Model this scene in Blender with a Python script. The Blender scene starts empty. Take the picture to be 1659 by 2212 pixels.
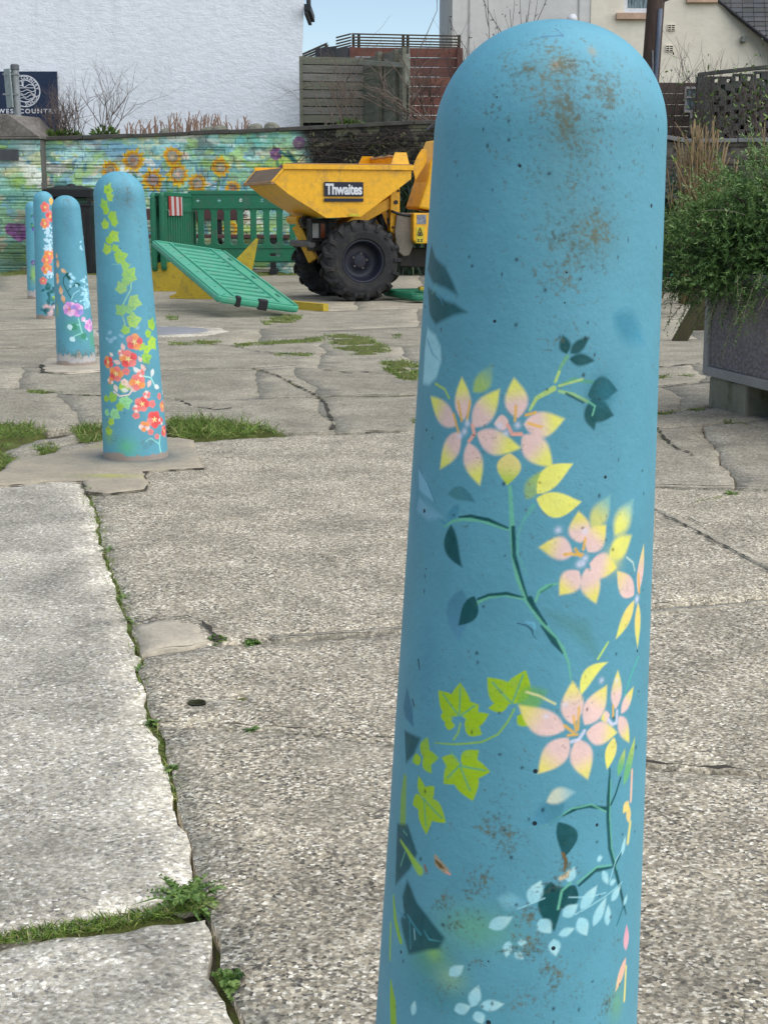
import bpy, bmesh, math, random
import numpy as np
from mathutils import Vector, Matrix, Euler
from mathutils.geometry import delaunay_2d_cdt
random.seed(7)
RNG = np.random.default_rng(11)
sc = bpy.context.scene
COL = sc.collection
PI = math.pi

# ------------------------------------------------------------------ camera
F, CX, CY = 3320.0, 829.5, 1106.0          # focal length and centre in photo units (1659 wide)
TH, HC = math.radians(10.96), 0.79         # pitch down, camera height in metres
cd = bpy.data.cameras.new('camera')
cam = bpy.data.objects.new('camera', cd); COL.objects.link(cam)
cam.location = (0, 0, HC); cam.rotation_euler = (PI/2 - TH, 0, 0)
cd.sensor_fit = 'HORIZONTAL'; cd.sensor_width = 36.0; cd.lens = 36.0*F/1659.0
cd.clip_start = 0.05; cd.clip_end = 500
sc.camera = cam

# ------------------------------------------------------------------ sky, sun, exposure
SUN_AZ, SUN_EL = math.radians(118), math.radians(56)      # azimuth clockwise from +Y
w = bpy.data.worlds.new('World'); sc.world = w; w.use_nodes = True
wn = w.node_tree
for n in list(wn.nodes): wn.nodes.remove(n)
sky = wn.nodes.new('ShaderNodeTexSky'); sky.sky_type = 'NISHITA'; sky.sun_disc = False
sky.sun_elevation = SUN_EL; sky.sun_rotation = SUN_AZ
sky.air_density = 1.0; sky.dust_density = 0.15; sky.ozone_density = 1.6; sky.altitude = 10
bg = wn.nodes.new('ShaderNodeBackground'); bg.inputs['Strength'].default_value = 0.052
wo = wn.nodes.new('ShaderNodeOutputWorld')
hs = wn.nodes.new('ShaderNodeHueSaturation'); hs.inputs['Saturation'].default_value = 0.95      # thin even cloud greys the sky
wn.links.new(sky.outputs[0], hs.inputs['Color']); wn.links.new(hs.outputs[0], bg.inputs[0]); wn.links.new(bg.outputs[0], wo.inputs[0])
sd = bpy.data.lights.new('sun', 'SUN'); sd.energy = 1.45; sd.angle = math.radians(105); sd.color = (1.0, 0.955, 0.90)
sun = bpy.data.objects.new('sun', sd); COL.objects.link(sun)
sdir = Vector((math.sin(SUN_AZ)*math.cos(SUN_EL), math.cos(SUN_AZ)*math.cos(SUN_EL), math.sin(SUN_EL)))
sun.rotation_euler = (-sdir).to_track_quat('-Z', 'Y').to_euler(); sun.location = (6, -4, 9)
vs = sc.view_settings
vs.view_transform = 'Standard'; vs.look = 'None'; vs.gamma = 1.0; vs.exposure = 1.50
vs.use_curve_mapping = False

# ------------------------------------------------------------------ helpers
CT, ST = math.cos(TH), math.sin(TH)
def ray(px, py):
    a, b = (px-CX)/F, (CY-py)/F
    return Vector((a, CT + b*ST, -ST + b*CT))
def gp(px, py, z=0.0):
    d = ray(px, py); t = (z-HC)/d.z
    return Vector((d.x*t, d.y*t, z))
def yp(px, py, Y):
    d = ray(px, py); t = Y/d.y
    return Vector((d.x*t, Y, HC+d.z*t))
def lin(c):
    r = []
    for v in c[:3]:
        v = v/255.0
        r.append(v/12.92 if v <= 0.04045 else ((v+0.055)/1.055)**2.4)
    return tuple(r)
def sh(c, k):
    return tuple(min(0.95, v*k) for v in c)

def hash2(ix, iy, seed=0):
    h = (ix.astype(np.int64)*374761393 + iy.astype(np.int64)*668265263 + seed*1442695041) & 0xffffffff
    h = ((h ^ (h >> 13))*1274126177) & 0xffffffff
    return ((h ^ (h >> 16)) & 0xffff)/65535.0
def vnoise(x, y, seed=0):
    x = np.asarray(x, float); y = np.asarray(y, float)
    ix, iy = np.floor(x), np.floor(y); fx, fy = x-ix, y-iy
    fx = fx*fx*(3-2*fx); fy = fy*fy*(3-2*fy)
    ix = ix.astype(np.int64); iy = iy.astype(np.int64)
    a = hash2(ix, iy, seed); b = hash2(ix+1, iy, seed); c = hash2(ix, iy+1, seed); d = hash2(ix+1, iy+1, seed)
    return (a*(1-fx)+b*fx)*(1-fy) + (c*(1-fx)+d*fx)*fy
def fbm(x, y, seed=0, o=3):
    s = 0; a = 0.5; t = 0
    for k in range(o):
        s = s + a*vnoise(np.asarray(x)*2**k, np.asarray(y)*2**k, seed+k*17); t += a; a *= 0.55
    return s/t
def sstep(a, b, x):
    t = np.clip((x-a)/(b-a), 0, 1); return t*t*(3-2*t)

def props(o, label=None, cat=None, group=None, kind=None):
    if label: o['label'] = label
    if cat: o['category'] = cat
    if group: o['group'] = group
    if kind: o['kind'] = kind
    return o
def empty(name, loc, rz=0.0, label=None, cat=None, group=None):
    o = bpy.data.objects.new(name, None); COL.objects.link(o)
    o.empty_display_size = 0.1
    o.location = loc; o.rotation_euler = (0, 0, rz)
    return props(o, label, cat, group)
def link(name, me, m, parent=None, smooth=False, bevel=0.0, seg=2):
    o = bpy.data.objects.new(name, me); COL.objects.link(o)
    if m is not None: me.materials.append(m)
    if smooth: me.polygons.foreach_set('use_smooth', np.ones(len(me.polygons), bool))
    if parent is not None: o.parent = parent
    if bevel:
        b = o.modifiers.new('bevel', 'BEVEL'); b.width = bevel; b.segments = seg; b.limit_method = 'ANGLE'; b.angle_limit = 0.6
    return o
def fast_mesh(name, V, Fq, colors=None, floats=None):
    """V (n,3), Fq (m,k) arrays; per-point colour / float attributes"""
    me = bpy.data.meshes.new(name)
    V = np.asarray(V, np.float32); Fq = np.asarray(Fq, np.int32)
    n, m, k = len(V), len(Fq), Fq.shape[1]
    me.vertices.add(n); me.vertices.foreach_set('co', V.ravel())
    me.loops.add(m*k); me.loops.foreach_set('vertex_index', Fq.ravel())
    me.polygons.add(m); me.polygons.foreach_set('loop_start', np.arange(0, m*k, k, dtype=np.int32))
    me.polygons.foreach_set('loop_total', np.full(m, k, np.int32))
    me.update(calc_edges=True); me.validate()
    for nm, c in (colors or {}).items():
        a = me.color_attributes.new(nm, 'FLOAT_COLOR', 'POINT')
        cc = np.ones((n, 4), np.float32); cc[:, :3] = c
        a.data.foreach_set('color', cc.ravel())
    for nm, c in (floats or {}).items():
        a = me.attributes.new(nm, 'FLOAT', 'POINT'); a.data.foreach_set('value', np.asarray(c, np.float32))
    return me

class MB:
    def __init__(s): s.v = []; s.f = []
    def add(s, vs, fs):
        b = len(s.v); s.v += [tuple(p) for p in vs]; s.f += [tuple(i+b for i in f) for f in fs]; return s
    def box(s, c, size, rot=None):
        hx, hy, hz = size[0]/2, size[1]/2, size[2]/2
        p = [Vector((x*hx, y*hy, z*hz)) for x in (-1, 1) for y in (-1, 1) for z in (-1, 1)]
        if rot is not None:
            R = rot if isinstance(rot, Matrix) else Euler(rot).to_matrix()
            p = [R @ q for q in p]
        p = [q+Vector(c) for q in p]
        return s.add(p, [(0, 1, 3, 2), (4, 6, 7, 5), (0, 4, 5, 1), (2, 3, 7, 6), (0, 2, 6, 4), (1, 5, 7, 3)])
    def hexa(s, lo, hi):     # two loops of n points: a prism
        n = len(lo)
        fs = [tuple(range(n))[::-1], tuple(range(n, 2*n))] + [(i, (i+1) % n, n+(i+1) % n, n+i) for i in range(n)]
        return s.add(list(lo)+list(hi), fs)
    def tube(s, pts, r, n=6, caps=True):
        pts = [Vector(p) for p in pts]; N = len(pts)
        rr = r if isinstance(r, (list, tuple)) else [r]*N
        vs = []; up = None
        for i, p in enumerate(pts):
            d = (pts[min(i+1, N-1)]-pts[max(i-1, 0)])
            if d.length < 1e-9: d = Vector((0, 0, 1))
            d.normalize()
            if up is None: up = d.orthogonal().normalized()
            up = (up - d*up.dot(d))
            if up.length < 1e-6: up = d.orthogonal()
            up.normalize(); sd_ = d.cross(up)
            for k in range(n):
                a = 2*PI*k/n; vs.append(p + (up*math.cos(a)+sd_*math.sin(a))*rr[i])
        fs = [(i*n+k, i*n+(k+1) % n, (i+1)*n+(k+1) % n, (i+1)*n+k) for i in range(N-1) for k in range(n)]
        if caps: fs += [tuple(range(n))[::-1], tuple(range((N-1)*n, N*n))]
        return s.add(vs, fs)
    def lathe(s, prof, n=32, M=None, close=True):
        vs = []; N = len(prof)
        for r, z in prof:
            for k in range(n):
                a = 2*PI*k/n; v = Vector((r*math.cos(a), r*math.sin(a), z)); vs.append(M @ v if M is not None else v)
        fs = [(i*n+k, i*n+(k+1) % n, (i+1)*n+(k+1) % n, (i+1)*n+k) for i in range(N-1) for k in range(n)]
        if close: fs += [tuple(range(n))[::-1], tuple(range((N-1)*n, N*n))]
        return s.add(vs, fs)
    def xf(s, M):
        s.v = [tuple(M @ Vector(p)) for p in s.v]; return s
    def mesh(s, name, off=None):
        me = bpy.data.meshes.new(name)
        v = s.v if off is None else [(p[0]-off[0], p[1]-off[1], p[2]-off[2]) for p in s.v]
        me.from_pydata(v, [], s.f); me.update(); return me
    def obj(s, name, m, parent=None, smooth=False, bevel=0.0, seg=2, world=False):
        off = parent.location if (world and parent is not None) else None
        if world and parent is not None and parent.parent is not None: off = Vector(off)+parent.parent.location
        me = s.mesh(name, off)
        bm = bmesh.new(); bm.from_mesh(me); bmesh.ops.recalc_face_normals(bm, faces=bm.faces); bm.to_mesh(me); bm.free()
        o = link(name, me, m, parent, smooth, bevel, seg)
        return o

def plate_mesh(name, outer, holes, t, bevel=0.0):
    """flat plate in XZ plane (thickness along Y) with holes, from a filled 2D curve"""
    cu = bpy.data.curves.new('tmp_plate', 'CURVE'); cu.dimensions = '2D'; cu.fill_mode = 'BOTH'
    cu.extrude = t/2 - bevel; cu.bevel_depth = bevel; cu.bevel_resolution = 1
    for lp in [outer]+list(holes):
        sp = cu.splines.new('POLY'); sp.points.add(len(lp)-1); sp.use_cyclic_u = True
        for i, (x, z) in enumerate(lp): sp.points[i].co = (x, z, 0, 1)
    o = bpy.data.objects.new('tmp_plate', cu); COL.objects.link(o)
    bpy.context.view_layer.update()
    me = bpy.data.meshes.new_from_object(o); me.name = name
    bpy.data.objects.remove(o); bpy.data.curves.remove(cu)
    me.transform(Matrix.Rotation(PI/2, 4, 'X'))
    return me
def rrect(x0, z0, x1, z1, r, n=5):
    r = min(r, (x1-x0)/2-1e-5, (z1-z0)/2-1e-5); p = []
    for cx, cz, a0 in ((x1-r, z0+r, -PI/2), (x1-r, z1-r, 0), (x0+r, z1-r, PI/2), (x0+r, z0+r, PI)):
        for k in range(n+1):
            a = a0 + PI/2*k/n; p.append((cx+r*math.cos(a), cz+r*math.sin(a)))
    return p
def text_mesh(name, txt, size, depth=0.002, offset=0.0, spacing=1.0):
    cu = bpy.data.curves.new('tmp_text', 'FONT'); cu.body = txt; cu.size = size; cu.extrude = depth/2
    cu.offset = offset; cu.align_x = 'CENTER'; cu.align_y = 'CENTER'; cu.space_character = spacing; cu.resolution_u = 3
    o = bpy.data.objects.new('tmp_text', cu); COL.objects.link(o); bpy.context.view_layer.update()
    me = bpy.data.meshes.new_from_object(o); me.name = name
    bpy.data.objects.remove(o); bpy.data.curves.remove(cu)
    me.transform(Matrix.Rotation(PI/2, 4, 'X'))      # reads from -Y
    return me

# ------------------------------------------------------------------ materials
def new_mat(name):
    m = bpy.data.materials.new(name); m.use_nodes = True
    nt = m.node_tree; b = nt.nodes['Principled BSDF']
    return m, nt, b
def nd(nt, typ, **kw):
    n = nt.nodes.new('ShaderNode'+typ)
    for k, v in kw.items():
        if k in n.inputs: n.inputs[k].default_value = v
        else: setattr(n, k, v)
    return n
def mixc(nt, fac, a, b, blend='MIX'):
    n = nt.nodes.new('ShaderNodeMix'); n.data_type = 'RGBA'; n.blend_type = blend
    for sock, v in ((n.inputs[0], fac), (n.inputs[6], a), (n.inputs[7], b)):
        if hasattr(v, 'links'): nt.links.new(v, sock)
        elif isinstance(v, (int, float)): sock.default_value = v
        else: sock.default_value = (*v[:3], 1)
    return n.outputs[2]
def ramp(nt, src, stops, interp='LINEAR'):
    n = nt.nodes.new('ShaderNodeValToRGB'); cr = n.color_ramp; cr.interpolation = interp
    while len(cr.elements) < len(stops): cr.elements.new(0.5)
    for e, (p, c) in zip(cr.elements, stops):
        e.position = p; e.color = (c, c, c, 1) if isinstance(c, (int, float)) else (*c[:3], 1)
    nt.links.new(src, n.inputs[0]); return n.outputs[0]
def coords(nt, scale=None):
    tc = nt.nodes.new('ShaderNodeTexCoord'); out = tc.outputs['Object']
    if scale is not None:
        mp = nt.nodes.new('ShaderNodeMapping'); mp.inputs['Scale'].default_value = scale
        nt.links.new(out, mp.inputs[0]); out = mp.outputs[0]
    return out
def noise(nt, co, scale, detail=4, rough=0.55, dist=0.0):
    n = nd(nt, 'TexNoise', Scale=scale, Detail=detail, Roughness=rough, Distortion=dist)
    nt.links.new(co, n.inputs['Vector']); return n.outputs['Fac']
def bump(nt, b, h, strength=0.4, dist=0.01):
    n = nd(nt, 'Bump', Strength=strength, Distance=dist)
    nt.links.new(h, n.inputs['Height']); nt.links.new(n.outputs[0], b.inputs['Normal']); return n
def stuffmat(name, c, c2=None, rough=0.7, sc1=3.0, sc2=40.0, bstr=0.25, bdist=0.004, metal=0.0, dirt=None, dirt_amt=0.5, stretch=None, spec=0.4):
    """weathered single-surface material: two tones by broad noise, fine grain, optional dirt patches, bump"""
    m, nt, b = new_mat(name)
    co = coords(nt, stretch)
    c2 = c2 or sh(c, 0.72)
    n1 = ramp(nt, noise(nt, co, sc1, 5), [(0.35, 0.0), (0.68, 1.0)])
    n2 = noise(nt, co, sc2, 4, 0.65)
    col = mixc(nt, n1, c, c2)
    fine = ramp(nt, n2, [(0.3, 0.80), (0.7, 1.12)])
    col = mixc(nt, 0.7, col, fine, 'MULTIPLY')
    if dirt is not None:
        d = ramp(nt, noise(nt, co, sc1*2.7, 6, 0.7), [(0.52, 0.0), (0.66, dirt_amt)])
        col = mixc(nt, d, col, dirt)
    nt.links.new(col, b.inputs['Base Color'])
    b.inputs['Roughness'].default_value = rough; b.inputs['Metallic'].default_value = metal
    b.inputs['Specular IOR Level'].default_value = spec
    if bstr: bump(nt, b, n2, bstr, bdist)
    return m
MATS = {}
def SM(key, *a, **k):
    if key not in MATS: MATS[key] = stuffmat(key, *a, **k)
    return MATS[key]

# ================================================================== GROUND
def concrete_mat(name, pal, mortar, scale, mort_w, stain=0.5, white=0.0, bstr=0.5):
    m, nt, b = new_mat(name)
    co = coords(nt)
    warp = nd(nt, 'TexNoise', Scale=scale*0.35, Detail=1.0); nt.links.new(co, warp.inputs['Vector'])
    mp = nt.nodes.new('ShaderNodeVectorMath'); mp.operation = 'MULTIPLY_ADD'
    nt.links.new(warp.outputs['Color'], mp.inputs[0]); mp.inputs[1].default_value = (0.9/scale,)*3; nt.links.new(co, mp.inputs[2])
    wv = mp.outputs[0]
    v = nd(nt, 'TexVoronoi', Scale=scale, Randomness=1.0); nt.links.new(wv, v.inputs['Vector'])
    sep = nt.nodes.new('ShaderNodeSeparateColor'); nt.links.new(v.outputs['Color'], sep.inputs[0])
    peb = ramp(nt, sep.outputs[0], pal, 'CONSTANT')
    jit = ramp(nt, sep.outputs[1], [(0, 0.78), (1, 1.2)])
    peb = mixc(nt, 1.0, peb, jit, 'MULTIPLY')
    e = nd(nt, 'TexVoronoi', Scale=scale, Randomness=1.0, feature='DISTANCE_TO_EDGE'); nt.links.new(wv, e.inputs['Vector'])
    v2 = nd(nt, 'TexVoronoi', Scale=scale*0.55, Randomness=1.0); nt.links.new(wv, v2.inputs['Vector'])
    sp2 = nt.nodes.new('ShaderNodeSeparateColor'); nt.links.new(v2.outputs['Color'], sp2.inputs[0])
    big2 = mixc(nt, 1.0, ramp(nt, sp2.outputs[0], pal, 'CONSTANT'), ramp(nt, sp2.outputs[1], [(0, 0.8), (1, 1.2)]), 'MULTIPLY')
    msk = ramp(nt, sp2.outputs[2], [(0.0, 0.0), (0.72, 1.0)], 'CONSTANT')
    rim2 = ramp(nt, v2.outputs['Distance'], [(0.28, 1.0), (0.42, 0.0)])
    mk = nt.nodes.new('ShaderNodeMath'); mk.operation = 'MULTIPLY'; nt.links.new(msk, mk.inputs[0]); nt.links.new(rim2, mk.inputs[1])
    peb = mixc(nt, mk.outputs[0], peb, big2)
    ed = ramp(nt, e.outputs['Distance'], [(0.0, 0.0), (mort_w, 1.0)])
    big = noise(nt, co, 5.0, 6, 0.65)
    expo = ramp(nt, noise(nt, co, 9.0, 5, 0.7), [(0.30, 0.30), (0.62, 0.95)])      # how far the stones show
    mul = nt.nodes.new('ShaderNodeMath'); mul.operation = 'MULTIPLY'; nt.links.new(ed, mul.inputs[0]); nt.links.new(expo, mul.inputs[1])
    mc = mixc(nt, ramp(nt, noise(nt, co, 160, 3), [(0.35, 0.0), (0.65, 1.0)]), mortar, sh(mortar, 0.6))
    col = mixc(nt, mul.outputs[0], mc, peb)
    if white:
        wf = ramp(nt, noise(nt, co, 26.0, 6, 0.75), [(0.60, 0.0), (0.68, white)])
        col = mixc(nt, wf, col, (0.62, 0.61, 0.59))
    mid = ramp(nt, noise(nt, co, 34.0, 5, 0.75), [(0.30, 0.78), (0.50, 1.0), (0.70, 1.14)])
    col = mixc(nt, 1.0, col, mid, 'MULTIPLY')
    gr2 = ramp(nt, noise(nt, co, 120.0, 3, 0.7), [(0.28, 0.55), (0.50, 1.0), (0.72, 1.45)])
    col = mixc(nt, 1.0, col, gr2, 'MULTIPLY')
    st = ramp(nt, big, [(0.28, 1.0-stain), (0.62, 1.08)])
    col = mixc(nt, 1.0, col, st, 'MULTIPLY')
    at = nd(nt, 'Attribute', attribute_name='tint')
    col = mixc(nt, 1.0, col, at.outputs['Color'], 'MULTIPLY')
    col = mixc(nt, 1.0, col, (0.985, 0.965, 0.89), 'MULTIPLY')
    nt.links.new(col, b.inputs['Base Color']); b.inputs['Roughness'].default_value = 0.85
    b.inputs['Specular IOR Level'].default_value = 0.3
    hgt = nt.nodes.new('ShaderNodeMath'); hgt.operation = 'ADD'
    nt.links.new(ed, hgt.inputs[0]); nt.links.new(big, hgt.inputs[1])
    bump(nt, b, hgt.outputs[0], bstr, 0.7/scale)
    return m
PAL_F = [(0.0, (0.07, 0.065, 0.055)), (0.12, (0.25, 0.215, 0.16)), (0.28, (0.48, 0.415, 0.31)), (0.46, (0.34, 0.31, 0.25)), (0.60, (0.64, 0.575, 0.46)), (0.78, (0.17, 0.16, 0.15)), (0.86, (0.85, 0.80, 0.70))]
PAL_P = [(0.0, (0.16, 0.155, 0.15)), (0.06, (0.36, 0.325, 0.265)), (0.30, (0.42, 0.395, 0.35)), (0.52, (0.36, 0.33, 0.275)), (0.66, (0.55, 0.53, 0.49)), (0.82, (0.19, 0.185, 0.18)), (0.90, (0.80, 0.77, 0.71))]
PAL_O = [(0.0, (0.22, 0.20, 0.165)), (0.2, (0.37, 0.335, 0.27)), (0.5, (0.45, 0.41, 0.34)), (0.8, (0.54, 0.505, 0.43)), (0.93, (0.17, 0.16, 0.145))]
M_FINE = concrete_mat('aggregate_concrete', PAL_F, (0.40, 0.36, 0.285), 220, 0.06, 0.36, 0.0, 0.28)
M_PALE = concrete_mat('pale_aggregate_concrete', PAL_P, (0.53, 0.495, 0.42), 185, 0.12, 0.30, 0.7, 0.3)
M_OLD = concrete_mat('old_cracked_concrete', PAL_O, (0.43, 0.395, 0.32), 130, 0.2, 0.34, 0.12, 0.5)
M_PATCH = stuffmat('mortar', (0.33, 0.295, 0.235), (0.25, 0.225, 0.185), 0.85, 6, 120, 0.3, 0.003)
M_SOIL = stuffmat('dark_soil', (0.075, 0.06, 0.04), (0.05, 0.055, 0.02), 0.95, 7, 60, 0.6, 0.01)

g = MB(); g.add([(-150, -60, -0.03), (150, -60, -0.03), (150, 250, -0.03), (-150, 250, -0.03)], [(0, 1, 2, 3)])
props(g.obj('ground', M_SOIL), kind='structure')
pav = empty('pavement', (0, 0, 0)); props(pav, kind='structure')

def inside(px, py, P):
    x, y = np.asarray(px), np.asarray(py); r = np.zeros(x.shape, bool); n = len(P); j = n-1
    for i in range(n):
        xi, yi = P[i]; xj, yj = P[j]
        c = ((yi > y) != (yj > y)) & (x < (xj-xi)*(y-yi)/((yj-yi) if abs(yj-yi) > 1e-12 else 1e-12)+xi)
        r ^= c; j = i
    return r
def bdist(X, Y, P):
    A = np.asarray(P, float); B = np.roll(A, -1, 0); D = B-A; L2 = (D**2).sum(1)+1e-12
    out = np.empty(len(X))
    for s in range(0, len(X), 4000):
        x = X[s:s+4000, None]; y = Y[s:s+4000, None]
        t = np.clip(((x-A[:, 0])*D[:, 0]+(y-A[:, 1])*D[:, 1])/L2, 0, 1)
        out[s:s+4000] = np.sqrt(((x-A[:, 0]-t*D[:, 0])**2+(y-A[:, 1]-t*D[:, 1])**2).min(1))
    return out
def ragged(P, seg, jag, gap, seed=0, f1=1/0.09):
    Q = []
    n = len(P)
    for i in range(n):
        a, b = np.array(P[i][:2]), np.array(P[(i+1) % n][:2]); L = np.linalg.norm(b-a); k = max(1, min(400, int(L/seg)))
        for s in range(k): Q.append(a+(b-a)*s/k)
    Q = np.array(Q)
    dx = fbm(Q[:, 0]*f1, Q[:, 1]*f1, 3, 6)-0.5; dy = fbm(Q[:, 0]*f1, Q[:, 1]*f1, 91, 6)-0.5
    Q2 = Q+np.stack([dx, dy], 1)*2*jag
    area = 0.5*np.sum(Q2[:, 0]*np.roll(Q2[:, 1], -1)-np.roll(Q2[:, 0], -1)*Q2[:, 1])
    T = np.roll(Q2, -1, 0)-np.roll(Q2, 1, 0); T /= (np.linalg.norm(T, axis=1)[:, None]+1e-9)
    Nn = np.stack([-T[:, 1], T[:, 0]], 1)*(1 if area > 0 else -1)
    gw = gap*(0.4+1.2*vnoise(Q[:, 0]*14+seed*7, Q[:, 1]*14, 40+seed))
    return Q2+Nn*gw[:, None]
def slab_mesh(name, Q, step, ztop, depth, holes=(), wear=(0.0, 0.03), zn=0.004, tintfn=None, rim=0.005, tilt=(0, 0)):
    xs = np.arange(Q[:, 0].min(), Q[:, 0].max(), step); ys = np.arange(Q[:, 1].min(), Q[:, 1].max(), step)
    gx, gy = np.meshgrid(xs, ys); gx = gx.ravel()+RNG.uniform(-.25, .25, gx.size)*step; gy = gy.ravel()+RNG.uniform(-.25, .25, gy.size)*step
    ok = inside(gx, gy, Q); gx, gy = gx[ok], gy[ok]
    d = bdist(gx, gy, Q); ok = d > step*0.45; gx, gy = gx[ok], gy[ok]
    hl = []
    for (hx, hy, hr) in holes:
        ok = np.hypot(gx-hx, gy-hy) > hr*1.5; gx, gy = gx[ok], gy[ok]
        hl.append([(hx+hr*math.cos(2*PI*k/10)*(1+.2*math.sin(3*k)), hy+hr*math.sin(2*PI*k/10)) for k in range(10)])
    # a ring just inside the edge
    cen = Q.mean(0)
    pts = [Vector(p) for p in Q]; n0 = len(pts); edges = [(i, (i+1) % n0) for i in range(n0)]
    for h in hl:
        b = len(pts); pts += [Vector(p) for p in h]; edges += [(b+i, b+(i+1) % 10) for i in range(10)]
    pts += [Vector((a, b)) for a, b in zip(gx, gy)]
    ov, oe, of, _, _, _ = delaunay_2d_cdt(pts, edges, [list(range(n0))], 1, 1e-6)
    V2 = np.array([(v.x, v.y) for v in ov]); T = np.array([list(f)[:3] for f in of], int)
    cx = V2[T].mean(1); keep = np.ones(len(T), bool)
    for (hx, hy, hr) in holes: keep &= np.hypot(cx[:, 0]-hx, cx[:, 1]-hy) > hr*0.92
    T = T[keep]
    a = V2[T[:, 0]]; b = V2[T[:, 1]]; c = V2[T[:, 2]]
    flip = ((b[:, 0]-a[:, 0])*(c[:, 1]-a[:, 1])-(b[:, 1]-a[:, 1])*(c[:, 0]-a[:, 0])) < 0
    T[flip] = T[flip][:, ::-1]
    bd = bdist(V2[:, 0], V2[:, 1], Q)
    z = ztop+zn*(fbm(V2[:, 0]*2.2, V2[:, 1]*2.2, 5, 4)-0.5)*2
    z = z+(V2[:, 0]-cen[0])*tilt[0]+(V2[:, 1]-cen[1])*tilt[1]
    z = z-rim*(bd < 1e-4)*(0.4+1.2*vnoise(V2[:, 0]*30, V2[:, 1]*30, 8))
    from collections import Counter
    ec = Counter()
    for t in T:
        for k in range(3):
            ec[(int(t[k]), int(t[(k+1) % 3]))] += 1
    bound = [e for e in ec if (e[1], e[0]) not in ec]
    V = np.column_stack([V2, z]); nb = len(V)
    used = sorted({i for e in bound for i in e}); mp = {i: nb+k for k, i in enumerate(used)}
    Vb = V[used].copy(); Vb[:, 2] = z[used]-depth
    V = np.vstack([V, Vb])
    S = []
    for i, j in bound: S += [(j, i, mp[i]), (j, mp[i], mp[j])]
    Fa = np.vstack([T, np.array(S, int)]) if S else T
    wv = np.exp(-bdist(V[:, 0], V[:, 1], Q)/wear[1])*(0.35+1.1*vnoise(V[:, 0]*22, V[:, 1]*22, 77))
    tint = np.ones((len(V), 3))*(1+wear[0]*wv)[:, None]
    if tintfn: tint = tintfn(V, tint, bd)
    return fast_mesh(name, V, Fa, {'tint': tint})
M_SEAM = stuffmat('seam_dirt', (0.06, 0.05, 0.036), (0.035, 0.032, 0.02), .95, 30, 90, .4, .003)
def seam(L, w, z=0.0045):
    P = [Vector(gp(x, y)) for x, y in L]; pts = []
    for a, b_ in zip(P[:-1], P[1:]):
        k = max(1, int((b_-a).length/.012))
        pts += [a.lerp(b_, i/k) for i in range(k)]
    pts.append(P[-1]); A = np.array(pts); n = len(A)
    A[:, 0] += (fbm(A[:, 0]*28, A[:, 1]*28, 7, 3)-.5)*.02; A[:, 1] += (fbm(A[:, 0]*28, A[:, 1]*28, 8, 3)-.5)*.03
    d = np.gradient(A[:, :2], axis=0); d /= np.linalg.norm(d, axis=1)[:, None]+1e-9; nn = np.stack([-d[:, 1], d[:, 0]], 1)
    ww = w*np.clip(vnoise(A[:, 0]*35, A[:, 1]*35, 9)*2.2-.5, .04, 1.6)
    V = np.concatenate([np.column_stack([A[:, :2]+nn*ww[:, None]/2, np.full(n, z)]), np.column_stack([A[:, :2]-nn*ww[:, None]/2, np.full(n, z)])])
    Q = np.array([(i, i+1, n+i+1, n+i) for i in range(n-1)])
    return link('dirt_seam', fast_mesh('dirt_seam', V, Q), M_SEAM, pav)
def W2(P): return [tuple(gp(x, y))[:2] for x, y in P]
def slab(P, mat, step=0.06, gap=0.005, jag=0.010, ztop=0.0, depth=0.05, seg=None, holes=(), wear=(0.25, 0.03), zn=0.004, name='concrete_slab', parent=pav, label=None, tintfn=None, rim=0.005, tilt=(0, 0), world=False, f1=1/0.09):
    P2 = P if world else W2(P)
    Q = ragged(P2, seg or step*0.5, jag, gap, f1=f1)
    o = link(name, slab_mesh(name, Q, step, ztop, depth, holes, wear, zn, tintfn, rim, tilt), mat, parent, smooth=False)
    if label: o['label'] = label
    return o

CRACK = [(190, 1045), (215, 1130), (240, 1240), (268, 1310), (290, 1370), (300, 1440), (318, 1530), (340, 1600), (370, 1670), (385, 1740), (415, 1850), (438, 1928)]
off = lambda P, dx: [(x+dx*(0.6+0.9*(y-1040)/900), y) for x, y in P]
hA = gp(425, 1521); hB = gp(522, 1508)
slab([(-1600, 1085), (0, 1016), (188, 990)]+off(CRACK, -1)+[(330, 1953), (200, 1982), (0, 2010), (-1600, 2230)], M_PALE, 0.05, 0.003, 0.018, seg=0.010, wear=(0.5, 0.022), tintfn=lambda V, t, bd: t*(0.80+0.32*sstep(.3, .62, fbm(V[:, 0]*7, V[:, 1]*5, 34, 5)))[:, None])
slab([(-1600, 2260), (0, 2036), (200, 2008), (330, 1982), (438, 1968), (470, 2070), (513, 2212), (590, 2400), (760, 2900), (900, 3500), (-1600, 3500)], M_PALE, 0.05, 0.003, 0.018, seg=0.010, wear=(0.5, 0.022), tilt=(0.0, -0.006), tintfn=lambda V, t, bd: t*(0.62+0.62*sstep(.3, .62, fbm(V[:, 0]*9, V[:, 1]*6, 33, 5)))[:, None])
slab([(208, 985), (420, 951), (620, 939), (900, 931), (1150, 913), (1170, 1338), (880, 1357), (580, 1376), (450, 1390), (305, 1408)]+off(CRACK, 2)[:5][::-1], M_FINE, 0.06, 0.003, 0.016, seg=0.012, wear=(0.35, 0.02))
slab([(308, 1414), (450, 1394), (580, 1384), (880, 1363), (1170, 1343), (1178, 1620), (870, 1601), (660, 1578.5), (345, 1563)]+off(CRACK, 2)[5:7][::-1], M_FINE, 0.06, 0.0006, 0.012, seg=0.012, holes=[(hA.x, hA.y, 0.0160), (hB.x, hB.y, 0.013)], wear=(0.3, 0.02))
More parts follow.
